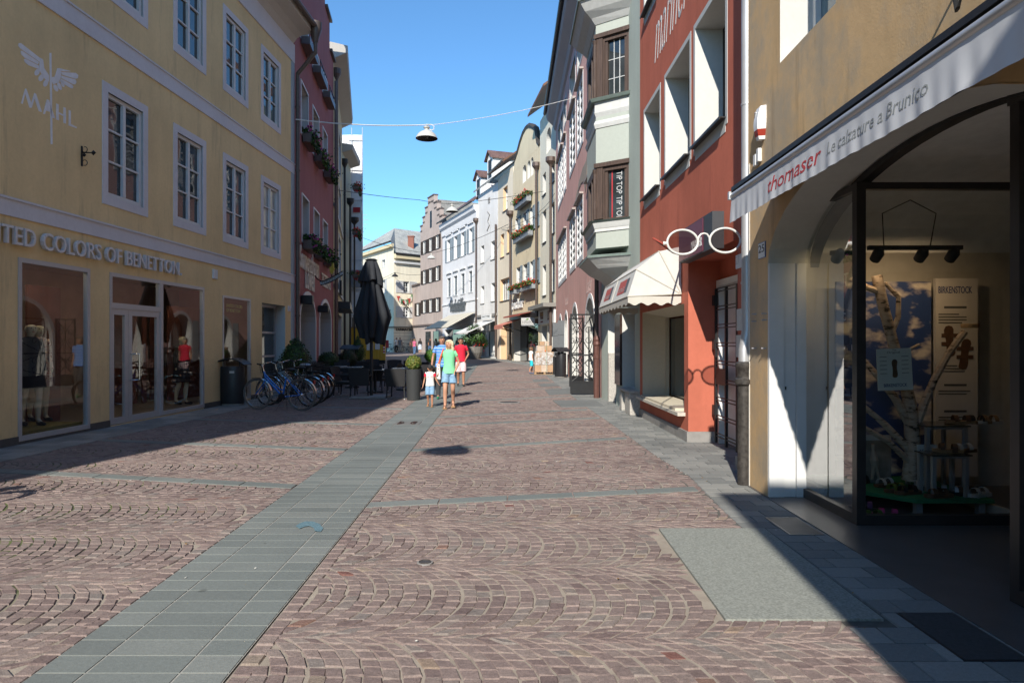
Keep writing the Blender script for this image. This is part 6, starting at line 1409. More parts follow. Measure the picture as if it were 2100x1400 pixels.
# ================================================================== lamps on wires
M_LAMP = plain('pale_lamp_enamel', (.50, .50, .47), .4, 0, .04)
def street_lamp(loc, d, label, mat=M_LAMP):
    t = thing('street_lamp', label, 'street lamp', loc, group='lamps hung over the street'); r = d/2
    prof = [(r, 0), (r*.97, r*.06), (r*.86, r*.30), (r*.66, r*.52), (r*.38, r*.68), (r*.22, r*.74), (.16*r, .86*r), (.30*r, .98*r), (.28*r, 1.06*r), (.08*r, 1.12*r), (.05*r, 1.3*r)]
    mb = MB(); mb.lathe(prof, 24, cap=False); build('shade', mb, mat, t, smooth=True)
    mb = MB(); mb.lathe([(r*.985, .006), (r*.82, .27*r), (r*.6, .47*r), (.001, .6*r)], 24, cap=False); build('reflector', mb, plain('lamp_inside', (.035, .04, .045), .4), t, smooth=True)
    mb = MB(); mb.sphere((0, 0, r*.25), (r*.18, r*.18, r*.25), 10, 8); build('bulb', mb, plain('lamp_bulb', (.16, .16, .15), .15), t, smooth=True); return t
def lampP(x, y, Y): return Vector(((x-1050)/FP*Y, Y, EYE+(HZ-y)/FP*Y))
L1, L2_, L3_, L4_ = lampP(875, 284.5, 24.6), lampP(927, 434, 44), lampP(884.5, 530, 65), lampP(810, 567, 81)
street_lamp(L1, .80, 'nearest pale enamel street lamp hung on a cable against the sky'); street_lamp(L2_, .80, 'pale street lamp hanging before the brown roof of the white house'); street_lamp(L3_, .80, 'pale street lamp hanging before the stepped gable house')
street_lamp(L4_, .80, 'dark street lamp hanging before the far pharmacy house', M_DARK); L0 = Vector((-3.91, -2.16, 8.5)); street_lamp(L0, .74, 'street lamp hung behind the viewer whose shadow falls on the setts')
def wire(label, pts, r=.012, mat=None, sag=0.0, cat='cable'):
    out = []
    for a, b in zip(pts, pts[1:]):
        a, b = Vector(a), Vector(b)
        for k in range(12): f = k/12; p = a.lerp(b, f); p.z -= sag*4*f*(1-f); out.append(p)
    out.append(Vector(pts[-1])); mb = MB(); mb.tube(out, r, 5); return tag(build('cable', mb, mat or M_DARK), label, cat)
A0 = F1.P(F1.L-.12, 8.95, .1); A1_ = F2r.P(F2r.px(1183, 200)[0], F2r.px(1183, 200)[1], .05)
tp = L1+Vector((0, 0, .47)); M_WIREW = plain('pale_cable', (.62, .62, .60), .5)
wire('pale twisted cable carrying the nearest street lamp from the yellow house', [A0, tp+Vector((.1, .0, .03))], .020, M_WIREW, .1); wire('thin span wire from the nearest street lamp to the pink house', [tp, A1_], .012, M_WIREW, .12)
mb = MB(); mb.tube([tp+Vector((.0, 0, .02)), tp+Vector((.16, 0, .04)), tp+Vector((.27, 0, -.03)), tp+Vector((.26, 0, -.14)), tp+Vector((.17, 0, -.17)), tp+Vector((.05, 0, -.11))], .017, 6); tag(build('lamp_lead', mb, M_WIREW, smooth=True), 'looped lead between the pale cable and the nearest street lamp', 'cable')
wire('dark span wire crossing the sky below the nearest lamp', [F3.P(2.0, 9.3, .1), lampP(860, 410, 44), L2_+Vector((0, 0, .5)), F3r.P(3.3, 11.2, .1)], .018, M_DARK, .05)
wire('faint span wire crossing before the far roofs', [lampP(745, 488, 60), L3_+Vector((0, 0, .5)), F5.P(1, 10.9, .1)], .02, M_DARK, .25); wire('faint low span wire before the far pharmacy house', [Fl.P(6, 9.5, .1), L4_+Vector((0, 0, .5)), FG.P(6.4, 9.6, .1)], .02, M_DARK, .2)
wire('thin wire bracketed from the cream houses to the pink house front', [F5.P(3.2, 10.9, .06), F4r.P(3.7, 10.3, .08), F3r.P(4.4, 10.2, .08), F2r.P(19.9, 10.3, .08)], .014, M_DARK, .1)
bt = thing('bunting', 'small string of red green and white flags on the far pharmacy house', 'bunting', Fr.P(1.5, 7.6, .2), world=True)
uA, zA_ = Fr.px(816, 607); uB, zB_ = Fr.px(845, 604); mb = MB(); cols = [[], [], []]
for k in range(9):
    f = k/8; u = uA+(uB-uA)*f; z = zA_+(zB_-zA_)*f-.75*4*f*(1-f)*.8; cols[k % 3].append((u, z))
mb.tube([Fr.P(uA+(uB-uA)*f, zA_+(zB_-zA_)*f-.6*4*f*(1-f), .15) for f in np.linspace(0, 1, 13)], .02, 4); build('string', mb, M_DARK, bt)
for c, nme, L in zip(((.45, .05, .04), (.60, .60, .55), (.10, .25, .12)), ('red_flag', 'white_flag', 'green_flag'), cols):
    mb = MB()
    for u, z in L: mb.prism([(u-.28, z), (u+.28, z), (u, z-.62)], lambda a, b, h: Fr.P(a, b, h), .14, .155)
    build('flag', mb, plain(nme, c, .8), bt)
mb = MB(); u, z = Fr.px(822, 618); mb.tube([Fr.P(u, z, .2), Fr.P(u+.9, z-.9, .5), Fr.P(u+1.5, z-1.4, .1)], .05, 5); tag(build('lamp_bracket', mb, M_BLACK), 'dark iron bracket arm leaning below the bunting', 'bracket')

# pizzeria ribbon sign with a lion
FPz = Fac((-7.62, 23.9), (-6.30, 24.5), -1); c_ = lambda x, y, Y=24.6: lampP(x, y, Y)
t = thing('pizzeria_sign', 'curved ribbon sign reading PIZZERIA below a golden lion on the red inn', 'sign', lampP(675, 575, 24.6), world=True)
Ys = 24.6; top_ = [(656, 577.5), (665, 575.5), (675, 571.5), (685, 566.5), (694, 561.5), (703, 556)]; bot_ = [(658, 584.5), (666, 583), (676, 579.5), (686, 574.5), (695, 569), (704, 563.5)]
pp = top_ + bot_[::-1]; mb = MB(); V_ = lambda x, y, h: Vector(lampP(x, y, Ys)) + Vector((0, h, 0))
mb.prism(pp, V_, -.02, .02); rb = build('ribbon', mb, plain('ribbon_blue_white', (.42, .46, .47), .7), t)
mb = MB(); mb.tube([V_(x, y, -.03) for x, y in top_], .018, 5); mb.tube([V_(x, y, -.03) for x, y in bot_], .018, 5); mb.tube([V_(660, 577, 0), V_(645, 570, .3), V_(632, 560, .9)], .02, 5); build('border', mb, M_BLACK, rb)
def onrib(a, b, h):
    f = a*5; i = min(4, int(f)); q = f-i; x0 = top_[i][0]+(top_[i+1][0]-top_[i][0])*q; y0 = top_[i][1]+(top_[i+1][1]-top_[i][1])*q; y1 = bot_[i][1]+(bot_[i+1][1]-bot_[i][1])*q
    return V_(x0, y1+(y0-y1)*b, -.024-h)
mb = MB(); put_text(mb, 'PIZZERIA', lambda a, b, h: onrib(.10+a*.8, .22+b*.56, h), w=1, h=1, ext=.004); build('lettering', mb, plain('gold_letters', (.12, .085, .03), .6), rb)
mb = MB(); ln = [(673, 549), (677, 551), (676, 546), (680, 548), (681, 541), (684, 539.5), (685, 545), (684.5, 550), (687, 549), (685.5, 553), (684, 558), (682, 562), (679, 563), (681, 559), (676, 561), (678, 557), (674, 556), (678, 554)]
mb.prism(ln, V_, -.03, .03); build('lion', mb, plain('gilt', (.42, .29, .03), .4, .2, .1), t)
mb = MB(); mb.tube([V_(690+3*math.cos(a), 556-8*math.sin(a), 0) for a in np.linspace(-1.2, 3.6, 12)], .012, 4); mb.tube([V_(680, 563, 0), V_(681, 570, 0)], .02, 4); build('scroll', mb, M_BLACK, t)

# ================================================================== plants
def ball_pts(n, r, rnd, squash=1.0, cone=0.0):
    P, Nn = [], []
    for _ in range(n):
        v = Vector((rnd.gauss(0, 1), rnd.gauss(0, 1), rnd.gauss(0, 1))).normalized(); k = rnd.uniform(.80, 1.02)*(1+.04*math.sin(v.x*9+v.y*7))
        p = Vector((v.x*r*k, v.y*r*k, v.z*r*k*squash))
        if cone: s_ = 1 - cone*max(0, p.z/(r*squash)); p.x *= s_; p.y *= s_
        P.append(p); Nn.append((v + Vector((rnd.gauss(0, .45), rnd.gauss(0, .45), rnd.gauss(0, .45)))).normalized())
    return P, Nn
def topiary(name, label, loc, pot, r, zc, leafmats, n=1500, squash=1.0, cone=0.0, size=.026, group=None, seed=1, potmat=None):
    t = thing(name, label, 'potted shrub', loc, group=group); rnd = random.Random(seed); mb = MB()
    P, Nn = ball_pts(n, r, rnd, squash, cone)
    for k in range(len(leafmats)): mb.leaves([p+Vector((0, 0, zc)) for p in P[k::len(leafmats)]], Nn[k::len(leafmats)], size, rnd, k)
    build('crown', mb, leafmats, t, recalc=False)
    mb = MB(); mb.sphere((0, 0, 0), (r*.80, r*.80, r*.80*squash), 14, 10)
    mb.v = [((x*(1-cone*max(0, z/(r*squash)))), y*(1-cone*max(0, z/(r*squash))), z+zc) for x, y, z in mb.v]; mb.tube([(0, 0, pot[-1][1]-.1), (0, 0, zc)], .03, 6); build('inner_growth', mb, M_LEAF[0], t, smooth=True)
    mb = MB(); mb.lathe(pot, 28, cap=False); mb.lathe([(pot[-1][0]*.9, pot[-1][1]-.06), (.001, pot[-1][1]-.05)], 20, cap=False); build('pot', mb, potmat or plain('charcoal_pot', (.045, .048, .05), .5, 0, .06), t, smooth=True); return t
TALL = [(.175, 0), (.18, .02), (.215, .84), (.222, .87), (.205, .87), (.20, .80)]
g0 = gp(848, 820); topiary('potted_box_ball', 'olive yellow clipped box ball in tall charcoal tapered pot by the cafe chairs', (g0.x, g0.y, 0), TALL, .215, 1.04, [M_LEAF[2], M_LEAF[2], M_LEAF[1]], 1900, seed=2, group='box balls in tall pots')
g0 = gp(884, 789); topiary('potted_box_ball', 'fresh green clipped box ball in charcoal pot behind the striped shirt man', (g0.x, g0.y, g(g0.y)), TALL, .25, 1.10, [M_LEAF[3], M_LEAF[1]], 1900, seed=3, group='box balls in tall pots')
LOWP = [(.24, 0), (.26, .02), (.30, .48), (.31, .5), (.28, .5)]
topiary('potted_cone_shrub', 'large dark cone shaped evergreen in pot at the corner of the yellow house', (-6.62, 20.9, 0), LOWP, .50, 1.12, [M_LEAF[0], M_LEAF[0], M_LEAF[1]], 2600, 1.30, .55, .03, seed=4)
topiary('potted_round_shrub', 'dark rounded shrub in square pot before the farther arch of the red inn', (-7.05, 26.2, .01), LOWP, .40, .92, [M_LEAF[0], M_LEAF[0], M_LEAF[1]], 1700, .85, 0, .03, seed=5)
topiary('potted_round_shrub', 'brownish rounded shrub in pot beside the cream house pipe', (-6.95, 29.0, .03), LOWP, .40, .92, [M_LEAF[0], plain('leaf_bronze', (.06, .04, .02), .6)], 1500, .9, 0, .03, seed=6)
topiary('potted_cone_shrub', 'slim dark conifer in pot behind the two round shrubs', (-7.0, 31.0, .05), LOWP, .36, 1.2, [M_LEAF[0], M_LEAF[1]], 1700, 1.9, .75, .03, seed=7)
def flowers(name, label, F, u, z, d, w, flower, trailing=.25, box=True, seed=1, group=None, boxmat=None, h=.22, dep=.22, nfl=60, tallness=.2):
    t = thing(name, label, 'flower box', F.P(u, z, d), world=True, group=group); rnd = random.Random(seed)
    if box:
        mb = MB(); F.box(mb, u-w/2, u+w/2, z-h, z, d, d+dep); build('box', mb, boxmat or M_BROWNPIPE, t)
    mb = MB(); P, Nn, Pf, Nf = [], [], [], []
    for _ in range(int(520*w)):
        k = rnd.random(); a = u+rnd.uniform(-w/2, w/2)*1.06; o_ = d+dep*.5+rnd.gauss(0, dep*.55); zz = z+rnd.uniform(-trailing, tallness)
        if zz < z-.02: o_ = d+dep+abs(rnd.gauss(0, .05))
        P.append(F.P(a, zz, max(.02, o_))); Nn.append(Vector((rnd.gauss(0, 1), rnd.gauss(0, 1), rnd.gauss(0, 1))).normalized())
    mb.leaves(P[::2], Nn[::2], .055, rnd, 0, .8); mb.leaves(P[1::2], Nn[1::2], .05, rnd, 1, .8); build('foliage', mb, [M_LEAF[0], M_LEAF[1]], t, recalc=False)
    mb = MB()
    for _ in range(int(nfl*w)):
        c = F.P(u+rnd.uniform(-w/2, w/2), z+rnd.uniform(-trailing*.7, tallness*1.35), d+dep*rnd.uniform(.2, 1.25)); mb.leaves([c+Vector((rnd.gauss(0, .035), rnd.gauss(0, .035), rnd.gauss(0, .03))) for _ in range(5)], [Vector((rnd.gauss(0, 1), rnd.gauss(0, 1), rnd.gauss(0, 1))).normalized() for _ in range(5)], .045, rnd, 0, .9)
    build('blossom', mb, flower, t, recalc=False); return t
pl = ('nearest', 'middle', 'farthest')
for i, r in enumerate(w2_): flowers('flower_box', '%s dark flower box with trailing pink petunias on the upper row of the red inn' % pl[i], F2, (r[0]+r[1])/2+.1, r[2]+.02, .04, 1.35, M_PINKFL, .40, seed=20+i, group='petunia boxes on the red inn', nfl=38, boxmat=M_BROWNPIPE, h=.32, dep=.3)
for i, r in enumerate(w1_): flowers('flower_box', '%s dark flower box with sparse petunias just above the inn lettering' % pl[i], F2, (r[0]+r[1])/2+.1, r[2]+.02, .04, 1.5, M_PINKFL, .36, seed=30+i, group='petunia boxes on the red inn', nfl=20, h=.32, dep=.32)
for i, r in enumerate(w3_):
    t = thing('window_trough', '%s empty dark trough with railing under the top windows of the red inn' % pl[i], 'window trough', F2.P((r[0]+r[1])/2, r[2], .1), world=True, group='empty troughs on the red inn')
    mb = MB(); F2.box(mb, r[0]-.1, r[1]+.25, r[2]-.28, r[2]-.02, .03, .33); build('trough', mb, M_BROWNPIPE, t); mb = MB(); F2.box(mb, r[0]-.1, r[1]+.25, r[2]+.20, r[2]+.23, .28, .31)
    for k in range(4): F2.box(mb, r[0]+.4*k-.05, r[0]+.4*k-.02, r[2]-.02, r[2]+.2, .285, .305)
    build('rail', mb, M_BLACK, t)
for i, (u, z) in enumerate(((1.6, 10.0), (1.6, 7.15), (1.7, 12.0))): flowers('geranium_basket', ['upper red geranium basket hanging from the narrow green house', 'lower red geranium basket hanging from the narrow green house', 'red geranium basket high under the eave by the scaffold'][i], F4, u+.9, z-1.0*(i < 2), .35, .9, M_REDFL, .55, seed=40+i, group='geranium baskets', nfl=46, h=.2, dep=.4)
M_TROUGH = plain('zinc_trough', (.26, .28, .30), .6, .2); MK = lambda L: ((L[0]+L[1])/2, L[2])
for i, r in enumerate(top[:1]): flowers('flower_box', 'top red geranium trough under the arched gable windows of the ochre house', F4r, F4r.px(1079, 385)[0], 11.75, .1, 3.6, M_REDFL, .05, seed=50, boxmat=M_TROUGH, h=.4, dep=.35, nfl=38, tallness=.3)
flowers('flower_box', 'long red geranium trough under the middle windows of the ochre house', F4r, F4r.px(1079, 485)[0], mid[0][2]-.05, .1, 4.4, M_REDFL, .05, seed=51, boxmat=M_TROUGH, h=.4, dep=.35, nfl=34, tallness=.3)
for i, r in enumerate(low): flowers('flower_box', ['farthest', 'second farthest', 'second nearest', 'nearest'][i] + ' red geranium trough on the lowest windows of the ochre house', F4r, (r[0]+r[1])/2+.1, r[2]-.05, .1, 1.25, M_REDFL, .05, seed=52+i, boxmat=M_TROUGH, h=.32, dep=.4, nfl=40, group='geranium troughs on the ochre house', tallness=.25)
# large planted tub beside the white awning
t = thing('planted_tub', 'large grey stone tub with overgrown green shrub beside the white awning', 'planter', (-3.0, 57.5, g(57)), world=True); rnd = random.Random(9)
mb = MB(); mb.lathe([(.6, g(57)-.02), (.8, g(57)+.5), (.88, g(57)+1.0), (.75, g(57)+1.02)], 18, (-3.3, 57.4, 0)); build('tub', mb, plain('tub_stone', (.20, .19, .175), .85, 0, .12, 5), t)
mb = MB(); P, Nn = [], []
for _ in range(3000):
    c = rnd.choice([(-3.6, 57.5, 1.9, .8), (-2.8, 57.2, 2.0, .75), (-3.2, 57.6, 2.6, .7), (-2.5, 57.8, 1.6, .6)]); v = Vector((rnd.gauss(0, 1), rnd.gauss(0, 1), rnd.gauss(0, 1))).normalized()*c[3]*rnd.uniform(.5, 1); P.append(Vector(c[:3])+v); Nn.append(v.normalized())
mb.leaves(P[::3], Nn[::3], .075, rnd, 0); mb.leaves(P[1::3]+P[2::3], Nn[1::3]+Nn[2::3], .07, rnd, 1); build('foliage', mb, [M_LEAF[1], M_LEAF[0]], t, recalc=False)
mb = MB(); mb.leaves([(-2.7+rnd.gauss(0, .3), 57.0+rnd.gauss(0, .2), 1.5+rnd.gauss(0, .25)) for _ in range(30)], [Vector((rnd.gauss(0, 1), rnd.gauss(0, 1), rnd.gauss(0, 1))).normalized() for _ in range(30)], .055, rnd); build('blossom', mb, M_REDFL, t, recalc=False)

# ================================================================== cafe furniture
def make_chair():
    t = thing('wicker_chair', 'x', 'chair'); M = M_RATTAN
    mb = MB(); mb.box(-.27, .27, -.27, .25, .36, .45); build('seat', mb, M, t, bevel=.02)
    mb = MB()      # curved back, open to -y (front)
    n = 10; 
    for k in range(n):
        a0, a1 = -1+2*k/n, -1+2*(k+1)/n; y = lambda a: .27+.03*(1-a*a); 
        mb.hexa([Vector((.27*a0, y(a0), .37)), Vector((.27*a1, y(a1), .37)), Vector((.27*a1, y(a1)+.035, .37)), Vector((.27*a0, y(a0)+.035, .37)), Vector((.30*a0, y(a0)+.10, .86+.02*(1-a0*a0))), Vector((.30*a1, y(a1)+.10, .86+.02*(1-a1*a1))), Vector((.30*a1, y(a1)+.135, .86+.02*(1-a1*a1))), Vector((.30*a0, y(a0)+.135, .86+.02*(1-a0*a0)))])
    build('backrest', mb, M, t)
    for s in (-1, 1):
        mb = MB(); mb.tube([(s*.28, .33, .64), (s*.29, .05, .66), (s*.28, -.23, .65), (s*.27, -.25, .60), (s*.26, -.25, .44)], .024, 7); build('armrest', mb, M, t, smooth=True)
    for x, y in ((-.24, -.24), (.24, -.24), (-.25, .27), (.25, .27)):
        mb = MB(); mb.tube([(x*.97, y*.95, .38), (x*1.04, y*1.06, .02)], [.024, .017], 7); lg = build('leg', mb, M, t, smooth=True); mb = MB(); mb.lathe([(.020, 0), (.020, .025)], 8, (x*1.04, y*1.06, 0)); build('foot', mb, M_TRIM, lg)
    return t
def make_table():
    t = thing('cafe_table', 'x', 'table'); mb = MB(); mb.box(-.38, .38, -.38, .38, .725, .75); build('tabletop', mb, plain('table_laminate', (.22, .21, .20), .25, 0, .1, 4), t, bevel=.006)
    mb = MB(); mb.tube([(0, 0, .05), (0, 0, .724)], .035, 10); build('column', mb, M_BLACK, t); mb = MB(); mb.box(-.25, .25, -.04, .04, .0, .05); mb.box(-.04, .04, -.25, .25, .001, .052); build('base', mb, M_BLACK, t); return t
CH, TB = make_chair(), make_table(); cg, tg = 'wicker chairs of the pavement cafe', 'tables of the pavement cafe'
chairs = [(gp(741, 815), 180, 'dark wicker chair with its back turned, half sunlit, second from the box ball'), (gp(816, 817), 176, 'sunlit wicker chair back standing right beside the tall olive box ball pot'),
          (gp(775, 803), 168, 'dark wicker chair in shade between the half sunlit and the sunlit chair backs'), (gp(798, 795), 262, 'wicker chair seen from the side behind the sunlit chair back'), (gp(710, 812), 80, 'wicker chair in profile facing the half sunlit chair'),
          (gp(681, 806), 185, 'wicker chair just right of the bicycles in deep shade'), (gp(668, 795), 60, 'shaded wicker chair standing behind the bicycle wheels'), (gp(700, 790), 10, 'shaded wicker chair at the rear table near the inn arches'),
          (gp(745, 787), 200, 'wicker chair at the umbrella foot in shade'), (gp(812, 782), 20, 'wicker chair behind the sunlit table facing the viewer'), (gp(836, 784), 350, 'wicker chair tucked behind the olive box ball'),
          (gp(648, 786), 330, 'wicker chair before the nearer arch of the inn'), (gp(770, 779), 30, 'rearmost wicker chair before the yellow hoarding'), (gp(864, 800), 200, 'wicker chair edge showing between the two box ball pots'), (gp(872, 789), 160, 'wicker chair hidden behind the olive box ball pot')]
used = False
for i, (p, a, L) in enumerate(chairs):
    if i == 0: CH.location = (p.x, p.y, g(p.y)); CH.rotation_euler = (0, 0, R(a)); tag(CH, L, group=cg)
    else: copy_tree(CH, (p.x, p.y, g(p.y)), R(a), L, cg)
tabs = [(gp(770, 805), 5, 'cafe table with sunlit edge beside the half sunlit chair'), (gp(722, 795), 8, 'shaded cafe table with grey top left of the umbrella pole'), (gp(828, 800), 3, 'sunlit cafe table right behind the sunlit chair back'), (gp(686, 792), 0, 'shaded cafe table behind the bicycle wheels'), (gp(870, 792), 10, 'cafe table glimpsed between the two box ball pots'), (gp(660, 783), 0, 'rear cafe table before the inn arches')]
for i, (p, a, L) in enumerate(tabs):
    if i == 0: TB.location = (p.x, p.y, g(p.y)); TB.rotation_euler = (0, 0, R(a)); tag(TB, L, group=tg)
    else: copy_tree(TB, (p.x, p.y, g(p.y)), R(a), L, tg)
# ashtray on the sunlit table
p = gp(828, 800); mb = MB(); mb.lathe([(.05, 0), (.06, .04), (.045, .04), (.04, .012), (.001, .012)], 12, (p.x+.1, p.y-.05, .751), cap=False); tag(build('ashtray', mb, M_ZINC, smooth=True), 'small metal ashtray on the sunlit cafe table', 'ashtray')
# low dark screens / planter troughs behind the seating
for i, (x0, x1, yp) in enumerate(((642, 712, 781), (712, 760, 776), (694, 722, 772))):
    a, b = gp(x0, yp), gp(x1, yp); z = g(a.y); mb = MB(); mb.box(a.x, b.x, a.y-.05, a.y+.25, z, z+[.82, .72, 1.0][i]); mb.box(a.x-.02, b.x+.02, a.y-.07, a.y+.27, z+[.82, .72, 1.0][i], z+[.86, .76, 1.04][i])
    tag(build('cafe_screen', mb, plain('dark_screen', (.035, .04, .045), .6), bevel=.005), ['long dark trough screening the rear of the cafe before the inn arches', 'dark trough behind the umbrella foot before the hoarding', 'short dark counter block beside the parked bicycle at the hoarding'][i], 'planter trough', 'dark troughs round the cafe')
ld = thing('menu_stand', 'dark menu lectern with sloped top beside the cream house', 'menu stand', (gp(719, 774).x, gp(719, 774).y, g(30))); mb = MB(); mb.box(-.18, .18, -.14, .14, 0, 1.25); build('post', mb, M_DARK, ld); mb = MB(); mb.hexa([Vector(v) for v in ((-.42, -.3, 1.26), (.42, -.3, 1.26), (.42, .28, 1.42), (-.42, .28, 1.42), (-.42, -.3, 1.31), (.42, -.3, 1.31), (.42, .28, 1.47), (-.42, .28, 1.47))]); build('top_board', mb, plain('slate_board', (.05, .07, .085), .4), ld)

# closed parasol
p = gp(760, 795); um = thing('closed_parasol', 'tall closed charcoal parasol standing among the cafe tables', 'parasol', (-4.12, 20.0, 0))
mb = MB(); mb.tube([(0, 0, .05), (0, 0, 4.02)], .045, 12); build('pole', mb, M_DARK, um, smooth=True); mb = MB(); mb.box(-.5, .5, -.5, .5, 0, .07); build('base', mb, M_STONE, um, bevel=.01)
def folded(name, prof, nf, seed, hem, mat):
    prof = [(r*.86, z, d) for r, z, d in prof]
    rnd = random.Random(seed); mb = MB(); n = nf*10; ph = [rnd.uniform(-.25, .25) for _ in range(nf)]; am = [rnd.uniform(.7, 1.25) for _ in range(nf)]; hz = [rnd.uniform(-hem, hem*.6) for _ in range(nf)]
    rows = len(prof)
    for i, (r, z, dpt) in enumerate(prof):
        f = i/(rows-1)
        for k in range(n):
            w = 2*math.pi*k/n; s_ = k/10; j = int(s_) % nf; q = s_-int(s_); lobe = abs(math.sin(math.pi*q))**.7; rr = r*(1-dpt+dpt*lobe*am[j]); w2 = w+ph[j]*f*.6
            mb.v.append((rr*math.cos(w2), rr*math.sin(w2), z+hz[j]*max(0, (f-.8)/.2)*lobe))
    for i in range(rows-1):
        for k in range(n): mb.f.append((i*n+k, i*n+(k+1) % n, (i+1)*n+(k+1) % n, (i+1)*n+k)); mb.m.append(0)
    return build(name, mb, mat, um, smooth=2, recalc=False)
M_UMB = plain('charcoal_canvas', (.022, .025, .031), .85, 0, .12, 3, .15, 150)
folded('canopy', [(.10, 3.95, .1), (.21, 3.7, .25), (.31, 3.3, .32), (.45, 2.9, .38), (.60, 2.5, .45), (.635, 2.36, .5), (.54, 2.1, .55), (.46, 1.88, .6), (.42, 1.70, .65)], 8, 5, .20, M_UMB)
folded('vent_flap', [(.08, 4.02, .1), (.20, 3.98, .1), (.31, 3.76, .25), (.42, 3.48, .35), (.43, 3.36, .4)], 8, 6, .22, M_UMB)
mb = MB(); mb.lathe([(.15, 4.0), (.19, 4.02), (.12, 4.06), (.02, 4.07)], 12); build('cap', mb, M_UMB, um)

# ================================================================== bicycles
def wheel(t, y0, r, tyre_m, rim_m, M):
    w = thing('wheel', None, None); w.parent = t; w['label'] = 'wheel'; del w['label']
    return w
def make_bike(fr_m, label, tyre=M_RUBBER, basket=None, rear_basket=None, step=True, guard=M_CHROME, grp='bicycles parked against the yellow house'):
    """bicycle along +x (front at -x), standing upright in its own axes"""
    t = thing('bicycle', label, 'bicycle', group=grp); rw, rb_, wb = .35, .345, 1.14; cx = {'f': -wb/2, 'r': wb/2}
    for k, x in cx.items():
        mb = MB(); mb.tube([(x+rw*math.cos(a), 0, rw+.0+rw*math.sin(a)*.965) for a in np.linspace(0, 2*math.pi, 41)[:-1]], .019, 8, closed=True); wl = build('wheel', mb, tyre, t, smooth=True)
        mb = MB(); mb.tube([(x+.318*math.cos(a), 0, rw+.318*math.sin(a)*.965) for a in np.linspace(0, 2*math.pi, 41)[:-1]], .010, 6, closed=True); mb.tube([(x, -.05, rw), (x, .05, rw)], .022, 8); build('rim', mb, M_CHROME, wl, smooth=True)
        mb = MB()
        for j in range(18):
            a = 2*math.pi*j/18; s_ = .03*(1 if j % 2 else -1); mb.tube([(x+.02*math.cos(a+1), s_, rw+.02*math.sin(a+1)), (x+.31*math.cos(a), 0, rw+.31*math.sin(a)*.965)], .0016, 3)
        build('spokes', mb, M_ZINC, wl)
        mb = MB(); a0, a1 = (.35, 2.3) if k == 'f' else (.1, 2.6)
        if k == 'f': a0, a1 = -.35, 1.9
        aa = np.linspace(a0, a1, 16)
        for i in range(15):
            p = [(x+.385*math.cos(a), rw+.385*math.sin(a)*.965) for a in (aa[i], aa[i+1])]; q = [(x+.375*math.cos(a), rw+.375*math.sin(a)*.965) for a in (aa[i], aa[i+1])]
            mb.hexa([Vector((p[0][0], -.028, p[0][1])), Vector((p[1][0], -.028, p[1][1])), Vector((p[1][0], .028, p[1][1])), Vector((p[0][0], .028, p[0][1])), Vector((q[0][0], -.028, q[0][1])), Vector((q[1][0], -.028, q[1][1])), Vector((q[1][0], .028, q[1][1])), Vector((q[0][0], .028, q[0][1]))])
        mb.tube([(x+.38*math.cos(a1*.9 if k == 'f' else .5), .03, rw+.38*math.sin(a1*.9 if k == 'f' else .5)), (x, .05, rw)], .004, 4); build('mudguard', mb, guard, t)
    bb = Vector((.09, 0, .30)); hd_b = Vector((-.335, 0, .70)); hd_t = Vector((-.375, 0, .86)); st = Vector((.20, 0, .74)); ra = Vector((cx['r'], 0, rw)); fa = Vector((cx['f'], 0, rw))
    mb = MB(); mb.tube([hd_b, hd_t], .022, 8); mb.tube([hd_b+Vector((0, 0, .01)), bb], .021, 8)
    mb.tube([hd_t-Vector((-.01, 0, .05)), Vector((-.12, 0, .58)), Vector((.03, 0, .46)), Vector((.13, 0, .45))] if step else [hd_t-Vector((-.01, 0, .04)), st], .015, 8)
    mb.tube([bb, st], .019, 8); mb.tube([bb-Vector((0, 0, .0)), bb+Vector((0, .04, 0))], .03, 8)
    for s in (-1, 1):
        mb.tube([bb+Vector((0, s*.035, 0)), ra+Vector((0, s*.06, 0))], .010, 6); mb.tube([st-Vector((0, 0, .03)), ra+Vector((0, s*.06, 0))], .009, 6); mb.tube([hd_b+Vector((.0, s*.03, -.02)), hd_b+Vector((-.02, s*.05, -.10)), fa+Vector((0, s*.055, 0))], .012, 6)
    build('frame', mb, fr_m, t, smooth=True)
    mb = MB(); mb.tube([st, st+Vector((.035, 0, .14))], .013, 8); build('seat_post', mb, M_CHROME, t, smooth=True)
    mb = MB(); c = st+Vector((.055, 0, .17)); mb.sphere(c+Vector((.05, 0, 0)), (.12, .09, .035), 12, 8); mb.sphere(c+Vector((-.09, 0, -.005)), (.11, .035, .028), 10, 8); build('saddle', mb, M_BLACK, t, smooth=True)
    mb = MB(); h0 = hd_t+Vector((-.03, 0, .12)); mb.tube([hd_t, h0], .012, 8)
    for s in (-1, 1): mb.tube([h0, h0+Vector((-.03, s*.12, .05)), h0+Vector((.05, s*.26, .07)), h0+Vector((.17, s*.29, .05))], .011, 7)
    hb_ = build('handlebar', mb, M_CHROME, t, smooth=True)
    for s in (-1, 1):
        mb = MB(); mb.tube([h0+Vector((.06, s*.265, .07)), h0+Vector((.18, s*.292, .05))], .017, 8); build('grip', mb, M_RUBBER, hb_, smooth=True)
    mb = MB(); mb.lathe([(.085, -.006), (.085, .006)], 18, bb+Vector((0, -.045, 0)), M=Matrix.Rotation(R(90), 3, 'X')); mb.tube([bb+Vector((0, -.06, 0)), bb+Vector((-.10, -.06, -.13))], .009, 6); mb.tube([bb+Vector((0, .06, 0)), bb+Vector((.10, .06, .13))], .009, 6)
    for s, d_ in ((-1, (-.10, -.10, -.13)), (1, (.10, .10, .13))): q = bb+Vector(d_); mb.box(q.x-.045, q.x+.045, q.y-.04, q.y+.04, q.z-.012, q.z+.012)
